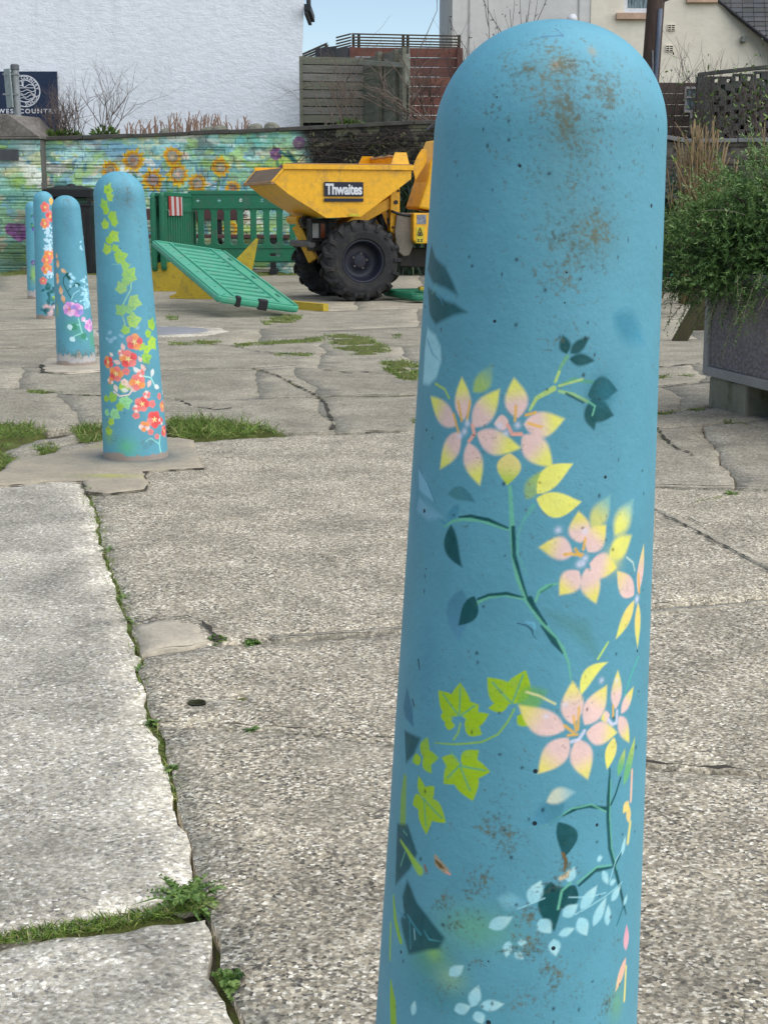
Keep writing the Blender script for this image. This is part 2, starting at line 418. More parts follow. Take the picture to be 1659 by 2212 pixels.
slab([(346, 1564), (660, 1579.5), (870, 1602), (1178, 1621), (1195, 2600), (1230, 3500), (960, 3500), (790, 2900), (606, 2400), (527, 2212), (484, 2070), (448, 1962)]+off(CRACK, 2)[8:11][::-1], M_FINE, 0.06, 0.0006, 0.012, seg=0.012, wear=(0.2, 0.02))
slab([(1170, 1338), (1395, 1311), (1659, 1289), (2900, 1200), (2900, 1760), (1659, 1670), (1380, 1645), (1178, 1619)], M_FINE, 0.07, 0.005, 0.008)
slab([(1178, 1623), (1380, 1650), (1659, 1677), (2900, 1770), (3300, 3500), (1230, 3500), (1195, 2600)], M_FINE, 0.07, 0.004, 0.008, tilt=(0.0, 0.004))
slab([(1150, 913), (1405, 893), (1659, 867), (2900, 760), (2900, 830), (1659, 905), (1415, 924), (1152, 946)], M_OLD, 0.08, 0.0015, 0.05, f1=1/0.35, rim=0.002, seg=0.02)
slab([(1152, 947), (1415, 926), (1520, 918), (1530, 955), (1560, 1000), (1570, 1052), (1410, 1048), (1160, 1040)], M_OLD, 0.07, 0.0015, 0.05, f1=1/0.35, rim=0.002, seg=0.02)
slab([(1524, 918), (1659, 907), (2900, 832), (2900, 1010), (1659, 1052), (1574, 1052), (1563, 1000), (1534, 955)], M_OLD, 0.07, 0.0015, 0.05, f1=1/0.35, rim=0.002, seg=0.02)
slab([(1160, 1042), (1410, 1050), (1659, 1056), (2900, 1014), (2900, 1196), (1659, 1287), (1395, 1309), (1170, 1336)], M_FINE, 0.07, 0.005, 0.010)

def interp_line(L, x):
    return float(np.interp(x, [p[0] for p in L], [p[1] for p in L]))
def slab_tone(k): return lambda V, t, bd: t*np.array([k, k, k*.985])*(0.93+0.14*fbm(V[:, 0]*2.5, V[:, 1]*1.2, 23, 3))[:, None]
LN = [
 [(-1600, 975), (0, 915), (60, 918), (110, 938), (160, 922), (220, 916), (360, 905), (480, 912), (620, 936), (900, 928), (1405, 890), (1659, 863), (2900, 740)],
 [(-1600, 850), (0, 838), (60, 840), (140, 852), (220, 855), (450, 862), (548, 858), (700, 857), (895, 852), (1405, 838), (1659, 812), (2900, 730)],
 [(-1600, 805), (0, 796), (90, 790), (220, 795), (358, 799), (548, 796), (640, 792), (760, 800), (905, 812), (1405, 795), (1659, 772), (2900, 705)],
 [(-1600, 760), (0, 752), (220, 746), (358, 740), (503, 747), (660, 738), (760, 742), (905, 750), (1400, 735), (2900, 680)],
 [(-1600, 718), (0, 712), (300, 706), (500, 708), (700, 714), (905, 705), (1400, 690), (2900, 655)],
 [(-1600, 678), (0, 668), (300, 668), (640, 673), (905, 666), (1400, 655), (2900, 635)],
 [(-1600, 635), (0, 628), (640, 632), (905, 628), (2900, 612)],
 [(-1600, 572), (2900, 566)]]
CUTS = [
 [(-700, -760), (130, 165), (688, 722), (1010, 1020), (1440, 1475), (1900, 1990)],
 [(-500, -520), (55, 48), (300, 310), (560, 548), (630, 690), (1080, 1100), (1500, 1520), (2000, 2100)],
 [(-600, -640), (210, 190), (700, 690), (860, 905), (1560, 1600), (2100, 2200)],
 [(-300, -330), (560, 565), (1100, 1110), (1480, 1500), (1950, 2000)],
 [(150, 140), (900, 905), (1400, 1410), (1900, 1940)],
 [(-200, -210), (760, 770), (1300, 1310)],
 [(0, -10), (900, 910), (1700, 1720)]]
for bi in range(len(LN)-1):
    lo, hi = LN[bi], LN[bi+1]; cuts = [(-1600, -1600)]+CUTS[bi]+[(2900, 2900)]
    for k in range(len(cuts)-1):
        (t0, b0), (t1, b1) = cuts[k], cuts[k+1]
        if t1-t0 < 20: continue
        nn = max(3, int((t1-t0)/60))
        top = [(x, interp_line(hi, x)) for x in np.linspace(t0, t1, nn)]
        bot = [(x, interp_line(lo, x)) for x in np.linspace(b0, b1, nn)]
        mid0 = ((t0+b0)/2+random.uniform(-9, 9), (top[0][1]+bot[0][1])/2); mid1 = ((t1+b1)/2, (top[-1][1]+bot[-1][1])/2)
        dd = gp(400, bot[0][1]).y
        st = 0.10 if bi < 3 else 0.25
        slab(top+[]+bot[::-1], M_OLD, st, 0.0010 if bi < 4 else 0.0012, 0.07 if bi < 4 else 0.05, wear=(0.15, 0.05), seg=0.03 if bi < 3 else 0.08, zn=0.006, rim=0.0015, f1=1/0.45, tintfn=slab_tone(random.uniform(.9, 1.08)))

for P_ in ([(22, 974), (70, 950), (112, 943), (158, 930), (166, 946), (128, 964), (60, 984), (26, 992)], [(-240, 1012), (-40, 984), (10, 978), (14, 996), (-60, 1014), (-240, 1026)], [(112, 972), (168, 952), (222, 946), (224, 960), (150, 978)]):
    slab(P_, M_OLD, 0.05, 0.001, 0.05, f1=1/0.2, rim=0.003, zn=0.004, ztop=-0.004, seg=0.02)
# patches lying on the slabs
bpos = gp(294, 990)
def pad_tint(V, t, bd):
    d = np.hypot(V[:, 0]-bpos.x, V[:, 1]-bpos.y)-0.105
    k = np.exp(-np.clip(d, 0, 9)/0.055)*0.85*(0.6+0.8*vnoise(V[:, 0]*9, V[:, 1]*9, 3))
    t = t*(1-k[:, None])+np.array([0.35, 0.50, 0.66])*k[:, None]
    g1 = gp(255, 1032); ga = np.exp(-(((V[:, 0]-g1.x+0.02)/0.10)**2+((V[:, 1]-g1.y+0.01)/0.030)**2))*0.75*(0.5+vnoise(V[:, 0]*25, V[:, 1]*25, 4))
    g2 = gp(200, 965); gb = np.exp(-(((V[:, 0]-g2.x)/0.09)**2+((V[:, 1]-g2.y)/0.06)**2))*0.5
    ga = np.clip(ga+gb, 0, 0.9)[:, None]
    return t*(1-ga)+np.array([0.95, 1.15, 0.22])*ga
def patch_mat(name, c, c2, sc2=150, bstr=0.35):
    m, nt, b = new_mat(name); co = coords(nt)
    col = mixc(nt, ramp(nt, noise(nt, co, 9, 6, 0.65), [(0.35, 0.0), (0.65, 1.0)]), c, c2)
    fn = noise(nt, co, sc2, 4, 0.7)
    col = mixc(nt, 0.8, col, ramp(nt, fn, [(0.3, 0.78), (0.7, 1.15)]), 'MULTIPLY')
    at = nd(nt, 'Attribute', attribute_name='tint'); col = mixc(nt, 1.0, col, at.outputs['Color'], 'MULTIPLY')
    nt.links.new(col, b.inputs['Base Color']); b.inputs['Roughness'].default_value = 0.85; bump(nt, b, fn, bstr, 0.003)
    return m
M_PAD = patch_mat('painted_mortar_pad', (0.395, 0.335, 0.235), (0.30, 0.26, 0.19), 90, 0.6)
M_FILL = patch_mat('pale_mortar_fill', (0.45, 0.39, 0.29), (0.34, 0.30, 0.225), 90, 0.9)
M_ROUND = patch_mat('round_cover_concrete', (0.24, 0.245, 0.255), (0.20, 0.205, 0.215))
slab([(-260, 1062), (0, 1052), (108, 1042), (181, 1041), (187, 1064), (233, 1069), (309, 1060), (325, 1046), (312, 1035), (311, 1020), (443, 1013), (432, 1000), (416, 953), (368, 946), (222, 962), (131, 979), (29, 997), (0, 1022), (-260, 1030)],
     M_PAD, 0.018, 0.0, 0.008, ztop=0.008, depth=0.02, name='mortar_pad', tintfn=pad_tint, wear=(0.05, 0.03), zn=0.003, label='tan mortar pad with green and blue overspray')
slab([(296, 1350), (330, 1341), (400, 1338), (440, 1350), (460, 1372), (463, 1386), (395, 1399), (330, 1407), (303, 1414), (296, 1380)], M_FILL, 0.03, 0.002, 0.008, ztop=0.003, depth=0.02, name='mortar_patch', zn=0.003)
slab([(585, 1372), (700, 1365), (880, 1352), (1100, 1338), (1100, 1345), (880, 1359), (700, 1373), (585, 1382)], M_OLD, 0.03, 0.001, 0.006, ztop=0.003, depth=0.02, name='mortar_patch', zn=0.003, rim=0.002)
slab([(1300, 1040), (1400, 1084), (1500, 1132), (1580, 1174), (1700, 1239), (1850, 1306), (1850, 1320), (1690, 1248), (1580, 1188), (1500, 1145), (1400, 1095), (1300, 1053)], M_OLD, 0.03, 0.001, 0.008, ztop=0.003, depth=0.02, name='mortar_patch', zn=0.003, rim=0.002)
slab([(1385, 1322), (1450, 1315), (1659, 1296), (1659, 1303), (1450, 1325), (1385, 1331)], M_OLD, 0.03, 0.001, 0.005, ztop=0.003, depth=0.02, name='mortar_patch', zn=0.003, rim=0.002)
b1 = (0.0910, 1.118)
slab([(b1[0]-0.21, b1[1]-0.2), (b1[0]+0.17, b1[1]-0.22), (b1[0]+0.2, b1[1]+0.10), (b1[0]+0.02, b1[1]+0.155), (b1[0]-0.125, b1[1]+0.165), (b1[0]-0.20, b1[1]+0.09)], M_PAD, 0.02, 0.0, 0.01, ztop=0.007, depth=0.02, name='mortar_pad', world=True, zn=0.003)
b3 = gp(166, 788)
slab([(88, 790), (100, 775), (232, 772), (240, 800), (150, 808), (92, 806)], M_FILL, 0.04, 0.0, 0.01, ztop=0.009, depth=0.03, name='mortar_pad', zn=0.003)
for L_, w_ in (([(-200, 1061), (0, 1053), (108, 1043), (181, 1042), (187, 1065), (233, 1070), (309, 1061), (326, 1046), (313, 1035), (312, 1021), (380, 1017), (446, 1013)], .012), ([(296, 1350), (330, 1339), (400, 1336), (440, 1348), (462, 1372), (466, 1387)], .008), ([(330, 1409), (395, 1401), (465, 1389), (560, 1383)], .006), ([(585, 1384), (700, 1375), (880, 1361)], .005), ([(346, 1563), (450, 1568), (560, 1574), (660, 1579), (760, 1590), (872, 1601)], .005), ([(1380, 1648), (1500, 1660), (1659, 1674)], .012), ([(1400, 1096), (1500, 1147), (1580, 1190), (1690, 1250)], .006), ([(1480, 1118), (1540, 1148), (1580, 1168)], .006), ([(1395, 1310), (1500, 1302), (1659, 1289)], .010), ([(1410, 1049), (1520, 1052), (1659, 1055)], .010), ([(548, 796), (600, 812), (650, 838), (690, 858), (705, 880), (715, 905), (722, 928)], .016), ([(358, 799), (450, 797), (548, 796), (640, 790)], .012), ([(548, 858), (700, 857), (895, 852)], .014), ([(622, 938), (760, 934), (900, 930)], .012), ([(1420, 925), (1435, 948), (1460, 968), (1500, 985)], .010), ([(0, 838), (60, 841), (140, 853), (220, 856)], .02), ([(0, 752), (90, 748), (220, 746)], .02), ([(380, 862), (420, 880), (470, 886), (500, 882)], .012), ([(700, 800), (760, 806), (840, 800)], .014), ([(1405, 838), (1520, 826), (1659, 811)], .018), ([(1405, 795), (1520, 785)], .02), ([(90, 790), (92, 806), (150, 809), (232, 803)], .022), ([(500, 747), (560, 760), (640, 766), (700, 764)], .014)):
    seam(L_, w_, .0095 if L_[0][0] in (90,) else .0045)
# round concrete cover with pale collar
rc = gp(330, 717); rr = 0.5*abs(gp(450, 717).x-gp(210, 717).x)
ring = [(rc.x+rr*1.32*math.cos(a), rc.y+rr*1.32*math.sin(a)) for a in np.linspace(0, 2*PI, 40)[:-1]]
disc = [(rc.x+rr*math.cos(a), rc.y+rr*math.sin(a)) for a in np.linspace(0, 2*PI, 48)[:-1]]
slab(ring, M_PALE, 0.12, 0.0, 0.07, ztop=0.010, depth=0.03, world=True, name='concrete_collar', zn=0.003)
slab(disc, M_ROUND, 0.12, 0.0, 0.0, ztop=0.016, depth=0.03, world=True, name='round_cover', zn=0.001, label='smooth grey round cover set in pale concrete', wear=(0, 0.03))

# ================================================================== PAINTED BOLLARDS
class Canvas:
    """paint strokes on arrays of surface coordinates (U,V in metres); colours are linear albedo"""
    def __init__(s, U, V, base):
        s.U, s.V = U, V; s.texf = 130.0; s.c = np.tile(np.array(base, float), (len(U), 1)); s.g = np.zeros(len(U))
    def sel(s, u0, u1, v0, v1):
        return np.nonzero((s.U > u0) & (s.U < u1) & (s.V > v0) & (s.V < v1))[0]
    tex = None
    def lay(s, i, a, col):
        if s.tex is None: s.tex = 0.88+0.18*fbm(s.U*s.texf, s.V*s.texf, 301, 3)
        a = np.clip(a*s.tex[i], 0, 1)[:, None]; s.c[i] = s.c[i]*(1-a)+np.asarray(col)*a
    def petal(s, b, t, w, c0, c1=None, soft=0.002, bend=0.0, alpha=1.0, blunt=0.8, g0=0.25, g1=0.95, pw=1.0):
        c1 = c1 or c0; b = np.array(b); t = np.array(t); d = t-b; L = np.linalg.norm(d)
        if L < 1e-6: return
        d /= L; n = np.array([-d[1], d[0]]); m = w+soft+abs(bend)*L
        i = s.sel(min(b[0], t[0])-m, max(b[0], t[0])+m, min(b[1], t[1])-m, max(b[1], t[1])+m)
        if not len(i): return
        x = s.U[i]-b[0]; y = s.V[i]-b[1]
        q = (x*d[0]+y*d[1])/L; r = x*n[0]+y*n[1]
        qc = np.clip(q, 0, 1)
        h = w/2*1.06*np.sin(PI*qc**blunt)**pw
        r = r-bend*L*4*qc*(1-qc)
        dist = h-np.abs(r)-np.where(q < 0, -q*L, 0)-np.where(q > 1, (q-1)*L, 0)
        a = np.clip(0.5+dist/soft, 0, 1)*alpha
        k = sstep(g0, g1, qc)[:, None]
        s.lay(i, a, np.array(c0)*(1-k)+np.array(c1)*k)
    def stroke(s, pts, w, col, soft=0.0015, alpha=1.0):
        P = np.array(pts, float); ws = w if isinstance(w, (list, tuple)) else [w]*len(P); m = max(ws)+soft
        i = s.sel(P[:, 0].min()-m, P[:, 0].max()+m, P[:, 1].min()-m, P[:, 1].max()+m)
        if not len(i): return
        x, y = s.U[i], s.V[i]; best = np.full(len(i), -9.0)
        for k in range(len(P)-1):
            a, b = P[k], P[k+1]; d = b-a; t = np.clip(((x-a[0])*d[0]+(y-a[1])*d[1])/(d@d+1e-12), 0, 1)
            hw = (ws[k]*(1-t)+ws[k+1]*t)/2
            best = np.maximum(best, hw-np.hypot(x-a[0]-t*d[0], y-a[1]-t*d[1]))
        s.lay(i, np.clip(0.5+best/soft, 0, 1)*alpha, col)
    def poly(s, pts, col, soft=0.002, alpha=1.0, c1=None):
        P = np.array(pts, float)
        i = s.sel(P[:, 0].min()-soft, P[:, 0].max()+soft, P[:, 1].min()-soft, P[:, 1].max()+soft)
        if not len(i): return
        x, y = s.U[i], s.V[i]; d = bdist(x, y, P)*np.where(inside(x, y, P), 1, -1)
        s.lay(i, np.clip(0.5+d/soft, 0, 1)*alpha, col)
    def blob(s, c, r, col, alpha=1.0, ry=None):
        ry = ry or r; i = s.sel(c[0]-3*r, c[0]+3*r, c[1]-3*ry, c[1]+3*ry)
        if len(i): s.lay(i, alpha*np.exp(-((s.U[i]-c[0])/r)**2-((s.V[i]-c[1])/ry)**2), col)
    def grime(s, c, r, amt, ry=None):
        ry = ry or r; i = s.sel(c[0]-3*r, c[0]+3*r, c[1]-3*ry, c[1]+3*ry)
        if len(i): s.g[i] += amt*np.exp(-((s.U[i]-c[0])/r)**2-((s.V[i]-c[1])/ry)**2)
    def ivy(s, c, r, ang, col, soft=0.002, alpha=1.0, vein=None):
        for da, l, ww in ((0, 1.0, .62), (1.15, .85, .58), (-1.15, .85, .58), (2.2, .62, .5), (-2.2, .62, .5)):
            a = ang+da; s.petal(c, (c[0]+math.cos(a)*r*l, c[1]+math.sin(a)*r*l), r*ww*1.25, col, soft=soft, alpha=alpha, blunt=0.62)
        if vein is not None:
            for da, l in ((0, .8), (1.15, .6), (-1.15, .6)):
                a = ang+da; s.stroke([c, (c[0]+math.cos(a)*r*l, c[1]+math.sin(a)*r*l)], r*0.07, vein, r*0.08, 0.8)
    def blossom(s, c, r, cols, n=5, a0=0.3, eye=None, soft=0.002, eyer=0.2):
        for k in range(n):
            a = a0+2*PI*k/n; cc = cols[k % len(cols)]
            s.petal((c[0]+math.cos(a)*r*.12, c[1]+math.sin(a)*r*.12), (c[0]+math.cos(a)*r, c[1]+math.sin(a)*r), r*.86, cc, sh(cc, 1.3), soft=soft, blunt=1.2, pw=.55)
        if eye is not None:
            for k in range(5):
                a = a0+.6+2*PI*k/5; s.stroke([c, (c[0]+math.cos(a)*r*eyer*1.5, c[1]+math.sin(a)*r*eyer*1.5)], r*.10, eye, r*.08)

def bollard_mat(name, pit_scale=130.0, speck=330.0):
    m, nt, b = new_mat(name); co = coords(nt)
    at = nd(nt, 'Attribute', attribute_name='paint').outputs['Color']
    gr = nd(nt, 'Attribute', attribute_name='grime').outputs['Fac']
    tone = ramp(nt, noise(nt, co, 16, 6, 0.7), [(0.3, 0.90), (0.7, 1.07)])
    col = mixc(nt, 1.0, at, tone, 'MULTIPLY')
    # speckled lichen and algae where grime is painted
    sp = noise(nt, co, speck, 3, 0.6); md = noise(nt, co, speck*0.22, 4, 0.7)
    ad = nt.nodes.new('ShaderNodeMath'); ad.operation = 'MULTIPLY_ADD'; nt.links.new(md, ad.inputs[0]); ad.inputs[1].default_value = 0.62; nt.links.new(sp, ad.inputs[2])
    ad2 = nt.nodes.new('ShaderNodeMath'); ad2.operation = 'MULTIPLY_ADD'; nt.links.new(gr, ad2.inputs[0]); ad2.inputs[1].default_value = 0.165; nt.links.new(ad.outputs[0], ad2.inputs[2])
    f = ramp(nt, ad2.outputs[0], [(0.0, 0.0), (1.0, 1.0)])
    mr = nd(nt, 'MapRange'); mr.inputs['From Min'].default_value = 0.955; mr.inputs['From Max'].default_value = 1.22; mr.inputs['To Max'].default_value = 0.82
    nt.links.new(ad2.outputs[0], mr.inputs['Value'])
    dirtc = mixc(nt, ramp(nt, noise(nt, co, 42, 3), [(0.4, 0.0), (0.6, 1.0)]), (0.15, 0.13, 0.05), (0.075, 0.095, 0.065))
    col = mixc(nt, mr.outputs[0], col, dirtc)
    # air-hole pits
    v = nd(nt, 'TexVoronoi', Scale=pit_scale*0.5); nt.links.new(co, v.inputs['Vector'])
    sepv = nt.nodes.new('ShaderNodeSeparateColor'); nt.links.new(v.outputs['Color'], sepv.inputs[0])
    rad = nd(nt, 'MapRange'); rad.inputs['From Min'].default_value = 0.85; rad.inputs['From Max'].default_value = 1.0; rad.inputs['To Max'].default_value = 0.13
    nt.links.new(sepv.outputs[0], rad.inputs['Value'])
    lt = nt.nodes.new('ShaderNodeMath'); lt.operation = 'LESS_THAN'; nt.links.new(v.outputs['Distance'], lt.inputs[0]); nt.links.new(rad.outputs[0], lt.inputs[1])
    col = mixc(nt, lt.outputs[0], col, (0.015, 0.03, 0.04))
    nt.links.new(col, b.inputs['Base Color'])
    b.inputs['Roughness'].default_value = 0.55; b.inputs['Specular IOR Level'].default_value = 0.35
    fine = noise(nt, co, 210, 3, 0.6); md2 = noise(nt, co, 45, 4, 0.6)
    s1 = nt.nodes.new('ShaderNodeMath'); s1.operation = 'MULTIPLY_ADD'; nt.links.new(md2, s1.inputs[0]); s1.inputs[1].default_value = 0.45; nt.links.new(fine, s1.inputs[2])
    s2 = nt.nodes.new('ShaderNodeMath'); s2.operation = 'MULTIPLY_ADD'; nt.links.new(lt.outputs[0], s2.inputs[0]); s2.inputs[1].default_value = -2.0; nt.links.new(s1.outputs[0], s2.inputs[2])
    bump(nt, b, s2.outputs[0], 0.24, 0.0018)
    return m
M_BOL = bollard_mat('painted_bollard_concrete')

KA = 1.12                                     # painted albedo against its look in soft light
def P8(r, g, b): return sh(lin((r, g, b)), KA)
TEAL_BASE = P8(91, 153, 169)

class Bollard:
    def __init__(s, base, H, rb, rt, lean, hd=None):
        s.b = base; s.H = H; s.rb, s.rt = rb, rt; s.lean = lean; s.hd = hd or rt*0.98
        s.k = (rb-rt)/(H-s.hd); s.R = (rb+rt)/2
    def uv(s, px, py):
        """photo pixel -> surface coordinates (arc length, height) on the tapered shaft"""
        d = ray(px, py); o = Vector((0, 0, HC)); bx, by = s.b[0], s.b[1]; lx, ly = s.lean
        ax, cx_ = o.x-bx-lx*o.z, d.x-lx*d.z
        ay, cy_ = o.y-by-ly*o.z, d.y-ly*d.z
        r0, cr = s.rb-s.k*o.z, -s.k*d.z
        A = cx_**2+cy_**2-cr**2; B = 2*(ax*cx_+ay*cy_-r0*cr); C = ax*ax+ay*ay-r0*r0
        D = B*B-4*A*C; t = (-B-math.sqrt(D))/(2*A) if D > 0 else -B/(2*A)
        x, y, z = ax+cx_*t, ay+cy_*t, o.z+d.z*t
        return (math.atan2(x, -y)*s.R, z)
    def mpp(s):
        return math.hypot(s.b[0], s.b[1])/F
    def build(s, name, nd_, ns, nr, z0, paintfn, label, mat=None, rough_z=0.0):
        th = np.concatenate([np.linspace(-1.72, 1.72, nd_), np.linspace(1.72, 2*PI-1.72, ns+2)[1:-1]])
        zc = s.H-s.hd
        zl = np.concatenate([np.linspace(-0.06, z0, 30, endpoint=False), np.linspace(z0, zc, nr)])
        nq = max(24, int(nr*0.13)); ph = np.linspace(0, PI/2, nq+1)[1:]
        zz = np.concatenate([zl, zc+s.hd*np.sin(ph)]); rr_ = np.concatenate([s.rb-s.k*zl, s.rt*np.cos(ph)**0.94]); rr_[-1] = 0.0012
        # arc-length height for painting over the dome
        vv = np.concatenate([zl, zc+s.hd*np.sin(ph)])
        Tm, Zm = np.meshgrid(th, zz); Rm = np.repeat(rr_[:, None], len(th), 1); Vm = np.repeat(vv[:, None], len(th), 1)
        lump = 1+0.006*(fbm(Tm*2.2, Zm*9, 21, 3)-0.5)
        X = Rm*lump*np.sin(Tm)+s.lean[0]*Zm; Y = -Rm*lump*np.cos(Tm)+s.lean[1]*Zm
        U = np.where(Tm > PI, Tm-2*PI, Tm)*s.R
        cv = Canvas(U.ravel(), Vm.ravel(), TEAL_BASE)
        paintfn(cv, s)
        # bare concrete showing at the foot
        edge = 0.022*(0.7+1.2*fbm(U.ravel()*22, 0*U.ravel(), 61, 4))*s.H+0.008*vnoise(U.ravel()*90, 0*U.ravel(), 4)
        k = sstep(0.0, 0.004, edge-cv.V)
        cv.lay(np.arange(len(k)), k, np.array(P8(150, 135, 122)))
        n, m = len(th), len(zz)
        i, j = np.meshgrid(np.arange(n), np.arange(m-1)); i2 = (i+1) % n
        Q = np.stack([j*n+i, j*n+i2, (j+1)*n+i2, (j+1)*n+i], -1).reshape(-1, 4)
        me = fast_mesh(name, np.column_stack([X.ravel(), Y.ravel(), Zm.ravel()]), Q, {'paint': cv.c}, {'grime': cv.g})
        o = link(name, me, mat or M_BOL, None, smooth=True)
        o.location = (s.b[0], s.b[1], 0)
        return props(o, label, 'bollard', 'painted concrete bollards in a row')

# colours
PINK, YEL, YG = P8(244, 200, 188), P8(244, 232, 110), P8(176, 200, 70)
DK, DK2, STEM, LIME = P8(6, 76, 78), P8(16, 78, 84), P8(105, 180, 150), P8(158, 192, 30)
PALE, WHT, ORG = P8(168, 220, 226), P8(225, 222, 240), P8(238, 180, 60)

def paint_near(cv, b):
    m = 1.13/F*0.3891                         # metres per unit of the detail views
    z1 = lambda x, y: b.uv(806.9+.3891*x, 484.1+.3891*y)
    z2 = lambda x, y: b.uv(806.9+.3891*x, 968.3+.3891*y)
    z3 = lambda x, y: b.uv(806.9+.3891*x, 1412.1+.3891*y)
    z4 = lambda x, y: b.uv(806.9+.4135*x, .4135*y)
    def pet(Z, L, c0, c1, soft=12, alpha=1.0, g0=.3, g1=.95):
        for (bx, by, tx, ty, w, *e) in L:
            cv.petal(Z(bx, by), Z(tx, ty), w*m*0.94, c0, c1, soft*m, e[0] if e else 0.0, alpha, g0=g0, g1=g1)
    def st(Z, pts, w, col, soft=6, alpha=1.0):
        cv.stroke([Z(*p) for p in pts], [q*m for q in w] if isinstance(w, (list, tuple)) else w*m, col, soft*m, alpha)
    # ---- broad washes first
    cv.blob(z3(560, 1530), 190*m, P8(104, 168, 132), .75, 120*m); cv.blob(z3(310, 1690), 150*m, P8(84, 146, 110), .75, 130*m)
    cv.blob(z3(420, 1820), 90*m, P8(170, 205, 140), .55, 80*m); cv.blob(z3(380, 1900), 260*m, P8(62, 132, 140), .6, 130*m)
    cv.blob(z3(330, 1660), 60*m, P8(150, 195, 80), .5, 50*m)
    for (x, y, rx, ry, a) in ((240, 250, 60, 260, .35), (300, 1250, 90, 300, .25)):
        cv.blob(z2(x, y), rx*m, P8(64, 128, 164), a, ry*m)
    cv.blob(z3(1350, 1950), 60*m, P8(110, 165, 120), .7, 100*m)
    # ---- upper left dark leaf
    cv.poly([z1(*p) for p in ((322, 110), (345, 185), (400, 235), (440, 320), (468, 392), (400, 352), (330, 325), (300, 250))], DK2, 26*m, .92)
    cv.poly([z1(*p) for p in ((300, 345), (340, 375), (400, 425), (450, 440), (520, 488), (450, 502), (345, 556), (312, 500))], DK, 24*m, .92)
    st(z1, [(325, 385), (350, 330)], 6, STEM); st(z1, [(350, 390), (370, 410), (385, 450)], [10, 8, 3], P8(74, 146, 172))
    cv.poly([z1(*p) for p in ((300, 575), (345, 615), (372, 680), (376, 760), (350, 850), (310, 892), (276, 885), (285, 700))], PALE, 26*m, .85)
    st(z1, [(300, 640), (330, 720), (372, 762)], [20, 12, 3], P8(84, 150, 182), 10, .7)
    pet(z1, [(1335, 500, 1500, 660, 150)], P8(52, 128, 148), P8(66, 142, 166), 70, .8)
    # ---- top flowers
    pet(z1, [(555, 930, 660, 775, 95, -.08)], YG, P8(120, 170, 150), 26, .75)
    F1 = [(455, 1120, 318, 955, 118), (498, 1085, 490, 848, 112), (552, 1125, 700, 915, 128), (575, 1160, 818, 1242, 128, -.05), (525, 1215, 590, 1450, 118), (480, 1155, 370, 1360, 118)]
    F2 = [(802, 1075, 780, 852, 128), (835, 1112, 1060, 1080, 132, -.06), (828, 1172, 995, 1350, 135)]
    pet(z1, [(758, 1272, 742, 1450, 135)], P8(232, 214, 130), YG, 12)
    pet(z1, [(750, 1095, 668, 1110, 80)], PINK, P8(244, 205, 196), 9)
    pet(z1, F1, PINK, YEL, 20, g0=.3, g1=.8); pet(z1, F2, PINK, YEL, 20, g0=.3, g1=.8)
    for a, bb in (((470, 985), (490, 1090)), ((535, 985), (520, 1085)), ((790, 1010), (785, 1090)), ((845, 1060), (900, 1045)), ((860, 1105), (930, 1125)), ((445, 1055), (475, 1165))):
        st(z1, [a, bb], 15, ORG, 8, .9)
    st(z1, [(548, 1115), (560, 1165), (530, 1205)], 20, P8(240, 170, 150)); st(z1, [(745, 1115), (770, 1165), (820, 1165)], 20, P8(240, 170, 150))
    for x, y in ((505, 1150), (480, 1175), (520, 1105), (800, 1115), (700, 1120), (735, 1160)): cv.blob(z1(x, y), 17*m, WHT, .8)
    st(z1, [(345, 885), (395, 915), (420, 965)], 13, P8(170, 200, 90))
    st(z1, [(868, 1030), (905, 965), (1000, 912)], [14, 22, 30], P8(176, 206, 120)); st(z1, [(1008, 875), (1040, 790), (1075, 735)], [16, 18, 22], P8(110, 170, 130))
    st(z1, [(1010, 872), (1030, 820)], 16, P8(176, 206, 120)); st(z1, [(1030, 897), (1110, 862), (1240, 880)], [16, 22, 14], P8(90, 160, 130)); st(z1, [(1030, 897), (1160, 860)], 12, P8(170, 200, 120))
    st(z1, [(1030, 926), (1110, 945), (1190, 985)], [16, 18, 16], P8(150, 195, 130)); st(z1, [(1070, 940), (1165, 990)], 12, DK, 8)
    pet(z1, [(1072, 718, 1050, 612, 66), (1092, 716, 1198, 626, 62), (1088, 748, 1228, 756, 64), (1190, 950, 1355, 925, 130, .12), (1195, 985, 1335, 1060, 115, -.1), (1190, 1000, 1225, 1145, 78)], DK, DK, 16)
    cv.blob(z1(1250, 970), 75*m, DK, .7, 90*m); cv.blob(z1(1290, 930), 90*m, P8(46, 130, 150), .4)
    st(z1, [(1195, 985), (1230, 1010), (1215, 1060)], 10, STEM)
    # ---- yellow bud
    pet(z1, [(848, 1525, 935, 1370, 88)], P8(150, 180, 110), YG, 24, .85)
    pet(z1, [(908, 1495, 1108, 1330, 112, .1), (905, 1525, 1155, 1540, 132, -.1)], YEL, YEL, 10)
    # ---- middle stems and leaves
    pet(z2, [(415, 250, 566, 300, 74, .12)], P8(64, 122, 128), P8(50, 110, 124), 14, .8); pet(z2, [(475, 312, 395, 440, 60)], P8(58, 128, 150), P8(80, 150, 170), 20, .7)
    st(z2, [(258, 260), (330, 350), (410, 430)], 12, P8(70, 140, 158)); st(z2, [(395, 435), (440, 405), (500, 392), (600, 398), (745, 448)], [10, 16, 20, 24, 18], STEM)
    st(z2, [(475, 382), (540, 376), (640, 398), (745, 442)], [10, 18, 20, 12], DK)
    st(z2, [(758, 215), (770, 440), (778, 600), (800, 720), (850, 845), (930, 960), (1000, 1045), (1050, 1110), (1085, 1200), (1095, 1290)], [20, 28, 26, 24, 24, 22, 22, 20, 12, 8], STEM, 8)
